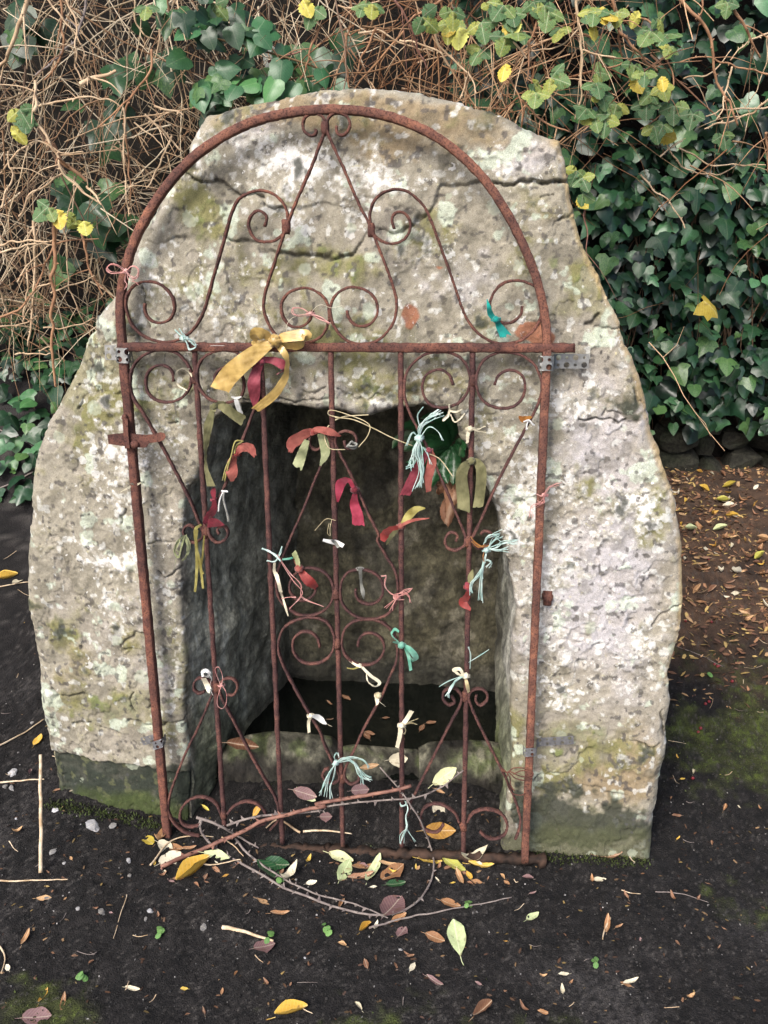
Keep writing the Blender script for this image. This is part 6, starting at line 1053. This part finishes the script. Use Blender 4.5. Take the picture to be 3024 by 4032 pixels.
for p, a, l, s, m, t in (
    (Z8(215, 1165), -25, .085, 'oval', 'palegreen', 'pale green oval leaf at the left of the leaf row under the bottom bar'), (Z8(235, 1245), 70, .085, 'oval', 'palegreen', 'mottled pale green leaf lying across the brown leaves by the bottom bar'), (Z8(345, 1225), 20, .08, 'lance', 'tan', 'tan pointed leaf between pale green leaves below the bottom bar'),
    (Z8(335, 1285), 10, .08, 'lance', 'brown', 'rusty brown leaf under the pale green pointed leaf'), (Z8(410, 1240), 68, .115, 'lance', 'palegreen', 'long pale green leaf with a white rib next to the round brown leaf'), (Z8(525, 1255), 35, .085, 'round', 'tan', 'broad round orange brown leaf in front of the bottom bar'),
    (Z8(540, 1330), 10, .06, 'oval', 'green', 'fresh green leaf half hidden under the round brown leaf'), (Z8(745, 1180), -12, .075, 'oval', 'amber', 'orange and yellow leaf speckled brown by the bottom bar'), (Z8(885, 1210), -40, .085, 'oval', 'yleaf', 'yellow green oval leaf right of the orange speckled leaf'), (Z8(920, 1300), -75, .065, 'lance', 'tan', 'narrow copper leaf below the yellow green oval leaf'),
    (Z8(1010, 1180), 22, .09, 'curl', 'cream', 'curled cream leaf by the right end of the bottom bar'), (Z8(1100, 1175), -40, .055, 'oval', 'green', 'dark green leaf scrap by the right end of the bottom bar'), (Z8(1050, 1215), -15, .08, 'lance', 'amber', 'thin ochre leaf beneath the curled cream leaf'), (Z8(490, 1200), 5, .06, 'lance', 'tan', 'thin dry leaf behind the round brown leaf'),
    (Z7(145, 1285), -45, .075, 'tear', 'yleaf', 'yellow pointed leaf beside the foot of the left post'), (Z7(240, 1290), 75, .07, 'curl', 'tan', 'curled tan leaf against the foot of the left post'), (Z7(275, 1340), -20, .055, 'round', 'cream', 'pale crumpled leaf just below the left post'), (Z7(315, 1430), 40, .075, 'round', 'cream', 'whitish broad leaf under the thorny cane end'),
    (Z7(490, 1540), 45, .12, 'fold', 'amber', 'folded bright yellow leaf with a brown tip left of the dark green leaves'), (Z7(650, 1410), -12, .085, 'flat', 'palegreen', 'grey green flat leaf under the thorny cane'), (Z7(1080, 1475), -20, .10, 'oval', 'green', 'glossy dark green leaf with pale rib by the cane'), (Z7(1040, 1530), -35, .11, 'oval', 'green', 'larger glossy dark green leaf below its twin by the cane'),
    (Z7(345, 1345), -15, .06, 'oval', 'tan', 'rust coloured leaf tucked behind the thorny cane'), (Z7(450, 1355), 5, .05, 'lance', 'tan', 'small reddish leaf tucked behind the thorny cane'), (Z7(1185, 1590), 55, .075, 'curl', 'cream', 'withered grey leaf curled beside the dark green leaves'),
    (D(848, 1965), 60, .10, 'round', 'purple', 'crumpled purplish brown leaf at the bend of the fallen cane'), (D(862, 1990), 30, .05, 'oval', 'tan', 'small tan leaf edge under the crumpled purplish leaf'), (D(789, 2012), 50, .05, 'fold', 'amber', 'yellow and orange folded leaf at the tip of the grey stick'), (D(987, 2035), 95, .115, 'tear', 'palegreen', 'pale yellow green teardrop leaf alone in front of the well'),
    (D(973, 1955), -20, .06, 'oval', 'tan', 'tan leaf lying on the grey stick'), (D(940, 2032), -30, .06, 'oval', 'tan', 'brown oval leaf left of the teardrop leaf'), (D(868, 2020), 60, .045, 'round', 'purple', 'small dusky purple leaf below the crumpled purplish leaf'), (D(572, 2052), 20, .06, 'round', 'purple', 'dark purplish leaf below the broken pale stick'),
    (D(570, 1955), -10, .045, 'flat', 'tan', 'small copper leaf left of the cane bend'), (D(605, 1980), 5, .055, 'lance', 'tan', 'tan leaf with yellow green sprig beside it'), (D(1150, 1985), 30, .045, 'oval', 'palegreen', 'small pale green leaf on the bare soil right of the teardrop leaf'), (D(630, 2195), 15, .085, 'fold', 'amber', 'ochre folded leaf close to the moss in the foreground'),
    (D(288, 2137), -12, .042, 'lance', 'cream', 'pale narrow leaf near the green sprouts in front'), (D(1362, 2126), 15, .045, 'lance', 'cream', 'pale narrow leaf on the soil to the far right in front'), (D(1312, 2000), 70, .06, 'lance', 'tan', 'straight rusty leaf stalk standing out on the soil at right'), (D(95, 2155), 80, .045, 'lance', 'amber', 'ochre narrow leaf by the green moss at left'),
    (D(137, 2165), 95, .045, 'lance', 'tan', 'brown narrow leaf next to the ochre one at left'), (D(57, 2032), 85, .05, 'lance', 'tan', 'tan narrow leaf lying by the left path edge'), (D(80, 2200), 10, .07, 'round', 'purple', 'lobed purplish leaf in the left foreground corner'), (D(95, 1940), 0, .045, 'flat', 'tan', 'reddish flat leaf by the horizontal straw'),
    (D(940, 2128), -40, .055, 'lance', 'purple', 'greyish folded leaf in the middle foreground'), (D(1040, 2190), 40, .07, 'fold', 'brown', 'crumpled brown leaf in the right foreground'), (D(1310, 1852), -8, .10, 'lance', 'brown', 'long withered brown leaf at the foot of the right masonry'), (D(1295, 1900), -5, .04, 'oval', 'cream', 'small cream leaf below the right masonry foot'),
    (D(83, 1605), 80, .055, 'oval', 'amber', 'yellow leaf standing against the left masonry edge'), (D(40, 1255), 70, .07, 'oval', 'cream', 'cream leaf caught at the left masonry edge'), (D(15, 1250), 10, .10, 'fold', 'amber', 'long yellow leaf on the bank at the left edge')):
    gleaf(p, a, l, s, m, t)
# leaves inside the opening
def at(c, p, d): return on_plane(px(c, [p]), d)[0]
for c, p, y, nrm, tip, l, s, m, t in ((8, (800, 1020), None, (0, -.7, .7), (1, -.1, .1), .115, 'oval', 'amber', 'big bright yellow leaf behind the lower right scroll'), (7, (850, 640), SY-.005, (0, -.7, .7), (1, 0, -.2), .12, 'fold', 'brown', 'brown leaf with a pale rim lying on the sill by the left wall'),
    (8, (385, 650), 1.64, (0, -.7, .7), (1, 0, .25), .07, 'lance', 'tan', 'orange brown leaf stuck below the sill behind the middle bar'), (8, (830, 705), 1.60, (0, -.8, .6), (.8, .1, .6), .10, 'oval', 'palegreen', 'grey green leaf hanging on the thin cane inside the gate'), (8, (555, 605), SY-.01, (0, -.9, .4), (1, 0, .1), .07, 'round', 'cream', 'pale ragged leaf on the sill behind the fourth bar'),
    (8, (330, 790), 1.62, (0, -.7, .7), (1, 0, .1), .065, 'round', 'purple', 'dull purplish leaf on the soil behind the middle bar'), (8, (795, 905), 1.62, (0, -.8, .5), (.6, 0, -.8), .06, 'round', 'cream', 'grey angular leaf above the big yellow leaf'), (7, (1295, 990), 1.64, (0, -.7, .7), (1, 0, -.4), .09, 'oval', 'purple', 'grey green dull leaf on the soil below the sill'), (8, (20, 820), 1.64, (0, -.7, .7), (.7, 0, -.7), .07, 'oval', 'palegreen', 'dull green leaf on the soil left of the middle bar'),
    (7, (940, 1120), 1.56, (0, -.6, .8), (.3, 0, .9), .05, 'tear', 'amber', 'small orange leaf standing behind the thorny cane'), (8, (800, 795), 1.6, (0, -.7, .7), (.8, 0, -.5), .04, 'lance', 'tan', 'thin orange leaf under the thin cane'), (7, (1445, 1160), 1.58, (0, -.5, .8), (1, 0, 0), .045, 'round', 'purple', 'maroon leaf on the soil in front of the middle bar'), (7, (575, 1095), 1.57, (0, -.6, .8), (.5, 0, -.6), .035, 'lance', 'yleaf', 'small yellowish leaf inside the lower left scroll')):
    q = on_ground(px(c, [p]))[0] if y is None else on_y(px(c, [p]), y)[0]
    tag(place('fallen_leaf', leaf_mesh(s, m), q+np.array([0, 0, .01]), basis(nrm, tip), l*.66), t, 'leaf')
for k in range(9):    # leaves afloat on the dark water
    p = (RU(1250, 1900), RU(2740, 2920)); q = on_z([p], WATER_Z+.002)[0]; tag(place('floating_leaf', leaf_mesh(random.choice(['oval', 'lance', 'flat']), 'brown'), q, basis((0, 0, 1), rnd_dir((1, 0, 0), .8)), RU(.02, .036)), 'small brown leaf afloat on the dark well water', 'leaf', 'leaves afloat in the well')
# small litter one could count: bare soil in front, and the brown litter floor at the right
n = 0
while n < 110:
    p = (RU(600, 2050), 3390+110*R()**1.5) if n > 62 else (RU(20, 3000), RU(3420, 4020)) if R() < .62 else ((RU(10, 330), RU(2300, 3400)) if R() < .25 else (RU(2620, 3010), RU(2500, 3700)))
    s_, m_, z_ = random.choice(['lance', 'flat', 'fold', 'oval', 'curl']), random.choice(['tan', 'tan', 'brown', 'brown', 'brown', 'purple', 'cream', 'amber']), RU(.012, .034)
    gleaf(p, RU(0, 180), z_, s_, m_, f"{'tiny' if z_ < .02 else 'small'} {SHW[s_]} {CLW[m_]} leaf fragment on the soil " + ('before the gate' if p[1] > 3420 and p[0] < 2600 else 'beside the left flank of the well' if p[0] < 400 else 'right of the well'), 'leaf fragments on the soil'); n += 1
n = 0
while n < 170:
    p = (RU(2560, 3024), RU(1790, 2500)**1.0); t_ = (p[1]-1790)/700
    if R() < t_*.8: continue
    s_, m_, z_ = random.choice(['lance', 'fold', 'curl', 'oval', 'lance']), random.choice(['tan', 'tan', 'brown', 'brown', 'brown', 'amber', 'cream']), RU(.025, .065)
    gleaf(p, RU(0, 180), z_, s_, m_, f"{'small' if z_ < .036 else 'larger' if z_ > .052 else 'middling'} {SHW[s_]} {CLW[m_]} dry leaf in the litter " + ('close to the ivy wall' if p[1] < 2030 else 'beside the right flank of the well'), 'leaf litter below the ivy', .006, .45); n += 1
for (x, y), m in (((1520, 1065), 'amber'), ((1490, 1152), 'palegreen'), ((1555, 1150), 'palegreen'), ((1525, 985), 'yleaf'), ((1575, 1060), 'yleaf'), ((1645, 1178), 'tan'), ((1590, 1245), 'cream'), ((1640, 1215), 'yleaf'), ((1560, 1090), 'yleaf')):
    gleaf(D(x, y), RU(0, 180), .075, 'fold', m, 'larger yellowish leaf lying on the brown litter near the ivy wall', 'yellow leaves on the litter', .012, .3)
# fine chips of bark and leaf nobody could count
b = MB(); CH = [(.15, .075, .04), (.22, .115, .06), (.09, .045, .028), (.32, .20, .10), (.36, .25, .09)]
for i in range(9000):
    x = RU(.62, 2.6); y = 2.05+1.5*R()
    if R() > sm(2.0, 2.7, y+.25*(x-.9)): continue
    z = float(gz(x, y))+.004+.006*R(); B_ = basis(rnd_dir((0, 0, 1), .35), rnd_dir((1, 0, 0), .9)); s = RU(.008, .030); V = np.array([[-.15, -.5, 0], [.15, -.5, .03], [.2, .1, .06], [0, .6, 0], [-.2, .1, .05]])@(B_*s).T+np.array([x, y, z]); b.add(V, None, [[0, 1, 2], [0, 2, 4], [4, 2, 3]], np.array(random.choice(CH))*RU(.6, 1.2))
for i in range(1500):
    x = RU(-1.15, 1.3); y = RU(.8, 1.62) if R() < .8 else RU(1.6, 2.5)
    z = float(rough_gz(np.array([x]), np.array([y]))[0])+.001; B_ = basis(rnd_dir((0, 0, 1), .25), rnd_dir((1, 0, 0), .9)); s = RU(.004, .013); V = np.array([[-.15, -.5, 0], [.15, -.5, .03], [.2, .1, .06], [0, .6, 0], [-.2, .1, .05]])@(B_*s).T+np.array([x, y, z]); b.add(V, None, [[0, 1, 2], [0, 2, 4], [4, 2, 3]], np.array(random.choice(CH))*RU(.15, .55))
tag(obj('leaf_litter', b.mesh('leaf_litter', False, True), M['dry_v']), 'fine brown litter of bark and leaf chips on the soil', 'litter', kind='stuff')
# grit and soil crumbs
b = MB(); PV, PQ = boulder(50, 5, 4)
gxs = [];
for i in range(15000):
    x = RU(-1.1, 1.35); y = .78+1.5*R()**1.3; gxs.append((x, y))
gxs = np.array(gxs); gzs = rough_gz(gxs[:, 0], gxs[:, 1])
for (x, y), z in zip(gxs, gzs):
    big = R() < .10; s = RU(.004, .008) if big else RU(.002, .0055); g_ = RU(.008, .035) if R() < .95 else RU(.08, .30)
    V = PV*np.array([s*RU(.8, 1.6), s*RU(.8, 1.3), s*RU(.6, 1)])@basis((0, 0, 1), rnd_dir((1, 0, 0), .9)).T+np.array([x, y, z+s*.15]); b.add(V, PQ, None, np.array([1, .95, .9])*g_)
tag(obj('grit', b.mesh('grit', False, True), M['soil']), 'fine grit and soil crumbs over the dark ground', 'grit', kind='stuff')
# moss tufts
b = MB(); mp = np.column_stack([rng.uniform(-1.1, 1.5, 60000), rng.uniform(.8, 2.6, 60000), np.zeros(60000)]); mm_ = moss_amount(mp); mp = mp[rng.random(60000) < mm_*.8][:15000]; ed_ = np.concatenate([on_plane(arclen([(178, 3114), (258, 3168), (325, 3222), (480, 3255), (660, 3285)], 700), STONE_D-.012), on_plane(arclen([(2080, 3345), (2300, 3350), (2560, 3350)], 500), STONE_D-.012)]); mp = np.concatenate([mp, np.column_stack([ed_[:, :2]+rng.normal(0, .010, (1200, 2)), np.zeros(1200)])]); mz = rough_gz(mp[:, 0], mp[:, 1])
for (x, y, _), z in zip(mp, mz):
    h_ = RU(.003, .009); a = RU(0, 6.28); d = np.array([math.cos(a), math.sin(a), 0])*.0022; e = np.array([RU(-.004, .004), RU(-.004, .004), h_]); q = np.array([x, y, z+.001]); b.add([q-d, q+d, q+e], None, [[0, 1, 2]], np.array([.042, .058, .013])*RU(.25, 1.2))
tag(obj('moss', b.mesh('moss', False, True), M['dry_v']), 'low green moss creeping over the damp soil', 'moss', kind='stuff')
# ------------------------------------------------------------------ pebbles, berries, sprouts
PB_ = []
for s in range(3):
    V, Q = boulder(60+s, 8, 6); m = fast_mesh('pebble', V, Q, False); m.materials.append(M['pebble']); PB_.append(m)
for x, y, s in ((12, 1703, .03), (25, 1706, .03), (112, 1837, .03), (138, 1860, .018), (200, 1785, .05), (243, 1785, .035), (280, 1890, .02), (278, 1862, .02), (325, 1972, .022), (220, 1975, .025), (440, 2010, .03), (170, 1968, .02), (30, 1672, .045), (120, 1750, .03), (105, 1940, .02), (70, 1565, .02), (95, 1500, .014), (640, 1905, .012), (865, 2055, .016), (660, 2075, .01), (455, 2030, .012), (315, 1990, .014), (190, 2200, .012), (35, 1770, .012), (660, 1680, .05)):
    q = on_ground([D(x, y)])[0]; q[2] += s*.04; tag(place('pebble', random.choice(PB_), q, basis((0, 0, 1), rnd_dir((1, 0, 0), .9)), (s*RU(.7, 1.1), s*RU(.5, .7), s*.32)), ('large' if s > .04 else 'thumb sized' if s > .024 else 'small' if s > .015 else 'tiny')+' pale angular pebble bedded in the soil '+('beside the left flank of the well' if x < 260 and y < 1900 else 'before the gate'), 'pebble', 'pebbles on the soil')
V, Q = boulder(70, 10, 8); bv = np.array([[math.cos(p)*math.cos(t), math.cos(p)*math.sin(t), math.sin(p)] for p in np.linspace(-1.57, 1.57, 8) for t in np.linspace(0, 6.283, 10, endpoint=False)])*.5
bm_ = fast_mesh('berry', bv, Q, True); bm_.materials.append(M['berry'])
for x, y in ((1481, 1342), (1537, 1345), (1543, 1437), (1550, 1440), (1581, 1476), (1523, 1526), (1531, 1520), (1495, 1690), (1513, 1577), (1508, 1583), (1553, 1440), (1530, 1213)):
    q = on_ground([D(x, y)])[0]; q[2] += .006; tag(place('berry', bm_, q, basis((0, 0, 1), (1, 0, 0)), RU(.008, .011)), 'small dark red berry on the mossy ground right of the well', 'berry', 'red berries on the ground')
sm_ = lmesh('sprout_leaf', leaf_polar([(0, 0), (.3, .15), (.42, .5), (.3, .85), (0, 1)], seed=77, cup=.1, droop=.1, cy=.5), M['weed'])
for x, y, k in ((182, 2110, 5), (340, 2020, 4), (350, 2025, 3), (580, 2035, 4), (1010, 1962, 4), (600, 1910, 3), (1288, 2090, 3), (715, 2020, 3), (700, 2010, 2), (30, 1020, 5), (95, 1030, 4), (50, 1070, 3), (60, 985, 4), (1530, 1460, 3)):
    q = on_ground([D(x, y)])[0]; r = thing('seedling', q, 'tiny bright green seedling sprouting from the dark soil', 'seedling', 'seedlings in the soil')
    for j in range(k): a = RU(0, 6.28); place('leaf', sm_, q+np.array([0, 0, .006+.003*j]), basis(rnd_dir((math.cos(a)*.3, math.sin(a)*.3, 1), .1), (math.cos(a), math.sin(a), .2)), RU(.010, .018), r)
for x, y, c in ((1147, 1830, 'yleaf'), (1254, 1843, 'amber'), (1557, 1680, 'yleaf')):
    gleaf(D(x, y), RU(0, 180), .016, 'round', c, 'tiny round yellow leaf on the soil right of the gate', 'tiny yellow leaves')
# ------------------------------------------------------------------ sticks and canes on the ground
def stick(c, pts, r, mat, label, cat='stick', name='stick', lift=.004, th=0, P=None, tp=.5):
    P = on_ground(px(c, pts))+np.array([0, 0, lift]) if P is None else P; Pc = catmull(P, 40); Pc = Pc+np.stack([fbm(Pc+r*99, 25, 2, 500), fbm(Pc, 25, 2, 501), np.abs(fbm(Pc, 25, 2, 502))], 1)*.0018
    b = MB(); V, Q, T = tube_data(Pc, np.linspace(r, r*tp, 40)*(.72 if not th else .8), 7); b.add(V, Q, T)
    if not th: return tag(obj(name, b.mesh(name), M[mat]), label, cat)
    root = thing(name, Pc[0], label, cat); obj('cane', b.mesh('cane'), M[mat], root); b = MB(); thorns(b, Pc, r, .016, int(r*1e5), 1.25); obj('thorns', b.mesh('thorns', False), M[mat], root)['kind'] = 'stuff'; return root
def mixed(*segs):
    """path given piece by piece: (crop, points, depth behind the gate plane) or on the ground when None"""
    return np.concatenate([on_ground(px(c, p))+np.array([0, 0, .006]) if d is None else on_plane(px(c, p), d) for c, p, d in segs])
stick(0, 0, .0062, 'cane', 'thick reddish thorny bramble cane lying across the foot of the gate', 'bramble', 'bramble_cane', th=1, P=mixed((7, [(250, 1510), (420, 1425), (560, 1370)], None), (7, [(700, 1305), (850, 1240), (1000, 1165), (1150, 1125), (1300, 1085), (1450, 1060)], -.02), (8, [(60, 860), (200, 830), (350, 805), (450, 785), (560, 768), (632, 750)], -.018)), tp=.8)
stick(0, 0, .0036, 'cane_grey', 'thin grey cane resting on the gate from its foot up to the right bar', 'bramble', 'bramble_cane', th=1, P=mixed((7, [(725, 1200), (850, 1160), (1000, 1130), (1200, 1110), (1420, 1090)], -.012), (8, [(60, 885), (200, 860), (400, 838), (600, 825), (700, 805), (790, 765), (870, 710), (945, 660)], -.014)))
stick(0, 0, .0046, 'cane_grey', 'grey broken cane slanting down from the lower left scroll', 'bramble', 'bramble_cane', th=1, P=mixed((7, [(505, 1140), (600, 1170), (700, 1215)], -.012), (7, [(800, 1270), (880, 1320), (955, 1355)], None)))
stick(0, 0, .0036, 'cane_grey', 'long thorny cane bowed in an arc over the soil before the gate', 'bramble', 'bramble_cane', th=1, P=mixed((7, [(545, 1160), (530, 1220), (600, 1330)], -.01), ('D', [(545, 1880), (600, 1918), (660, 1945), (730, 1968), (800, 1985), (850, 1983), (895, 1962), (925, 1920), (937, 1870), (930, 1830)], None), (8, [(690, 960), (640, 880), (600, 810)], -.02), (8, [(520, 720), (450, 640)], .05)), tp=.6)
stick(0, 0, .0034, 'cane_grey', 'second thorny cane running beside the bowed cane before the gate', 'bramble', 'bramble_cane', th=1, P=mixed(('D', [(510, 1812), (540, 1850), (600, 1895), (680, 1938), (760, 1962), (840, 1992)], None)))
stick('D', [(797, 2012), (880, 1990), (980, 1970), (1105, 1948)], .0032, 'cane_grey', 'straight grey stick on the soil right of the cane bend')
stick('D', [(480, 2010), (520, 2020), (592, 2042)], .0062, 'stick', 'short thick pale broken stick lying in the foreground')
stick(0, 0, .0062, 'stick', 'tall pale stick standing against the left masonry edge', P=(lambda a, c: np.array([a, a*.66+c*.34, a*.33+c*.67, c]))(on_ground([D(90, 1893)])[0]+np.array([0, 0, .012]), on_plane([D(88, 1630)], -.035)[0]), tp=.8)
stick('D', [(-20, 1908), (60, 1904), (148, 1903)], .003, 'stick', 'thin straight straw lying flat on the soil at left')
stick('D', [(325, 1870), (370, 1815), (420, 1805), (460, 1805)], .003, 'stick', 'bent pale straw beneath the thorny cane end')
stick('D', [(405, 1855), (450, 1868), (520, 1858)], .003, 'stick', 'pale straw curving below the dark green leaves')
stick('D', [(655, 1795), (700, 1795), (760, 1800)], .004, 'stick', 'pale forked straw by the leaf row under the bottom bar')
stick('D', [(273, 1935), (265, 1970), (245, 2030)], .0014, 'stick', 'thin pale stalk lying alone on the dark soil')
stick('D', [(1065, 1700), (1100, 1690), (1085, 1730)], .0014, 'stick', 'fine stalk under the right gate post')
stick('D', [(1318, 1985), (1308, 2010), (1302, 2035)], .0034, 'stick', 'short rusty twig on the bare soil at right')
stick('D', [(1415, 1930), (1470, 1935), (1530, 1948)], .0018, 'cane_grey', 'thin dark twig on the ground below the right masonry')
stick('D', [(1350, 1833), (1362, 1860), (1370, 1872)], .0024, 'stick', 'pale splinter by the foot of the right masonry')
stick('D', [(1560, 1440), (1510, 1415), (1460, 1400)], .0018, 'cane_grey', 'thin bare twig touching the right masonry edge')
stick('D', [(0, 1620), (50, 1590), (95, 1560)], .0035, 'stick', 'pale stick leaning at the left masonry edge')
stick('D', [(-10, 1697), (50, 1690), (96, 1688)], .0036, 'stick', 'weathered stick lying level beside the left masonry')
stick('D', [(0, 1060), (60, 1030), (110, 1000)], .0045, 'cane_grey', 'grey branch crossing the bank left of the well')
stick('D', [(-10, 1270), (40, 1262), (75, 1255)], .003, 'stick', 'straw pointing at the left masonry edge')
stick('D', [(-10, 930), (60, 960), (120, 1000)], .0045, 'cane_grey', 'brown branch lying on the ivy bank')
stick('D', [(650, 1800), (600, 1770), (575, 1790)], .0042, 'cane_tan', 'tan thorny stub by the second gate bar')
stick('D', [(480, 1805), (510, 1830), (525, 1850)], .0026, 'cane_tan', 'short orange twig crossing under the thorny cane')
stick('D', [(0, 2050), (12, 2075), (4, 2110)], .0026, 'stick', 'curled straw at the left edge of the foreground')
n = 0
while n < 48:
    p = (RU(20, 3000), RU(3450, 4020)) if R() < .5 else ((RU(0, 320), RU(2100, 3500)) if R() < .45 else (RU(2600, 3024), RU(1900, 3500))); a = RU(0, 3.14); l = RU(25, 80)
    tm_ = random.choice(['stick', 'cane_grey', 'cane_tan'])
    stick('P', [p, (p[0]+math.cos(a)*l*.5, p[1]+math.sin(a)*l*.3+4), (p[0]+math.cos(a)*l, p[1]+math.sin(a)*l*.6)], RU(.0007, .0016), tm_, f"{'short' if l < 45 else 'longer'} thin {dict(stick='pale', cane_grey='grey', cane_tan='tan')[tm_]} twig on the ground " + ('before the gate' if p[1] > 3450 and p[0] < 2600 else 'beside the left flank' if p[0] < 400 else 'right of the well'), 'twig', 'twig')['group'] = 'twigs on the ground'; n += 1
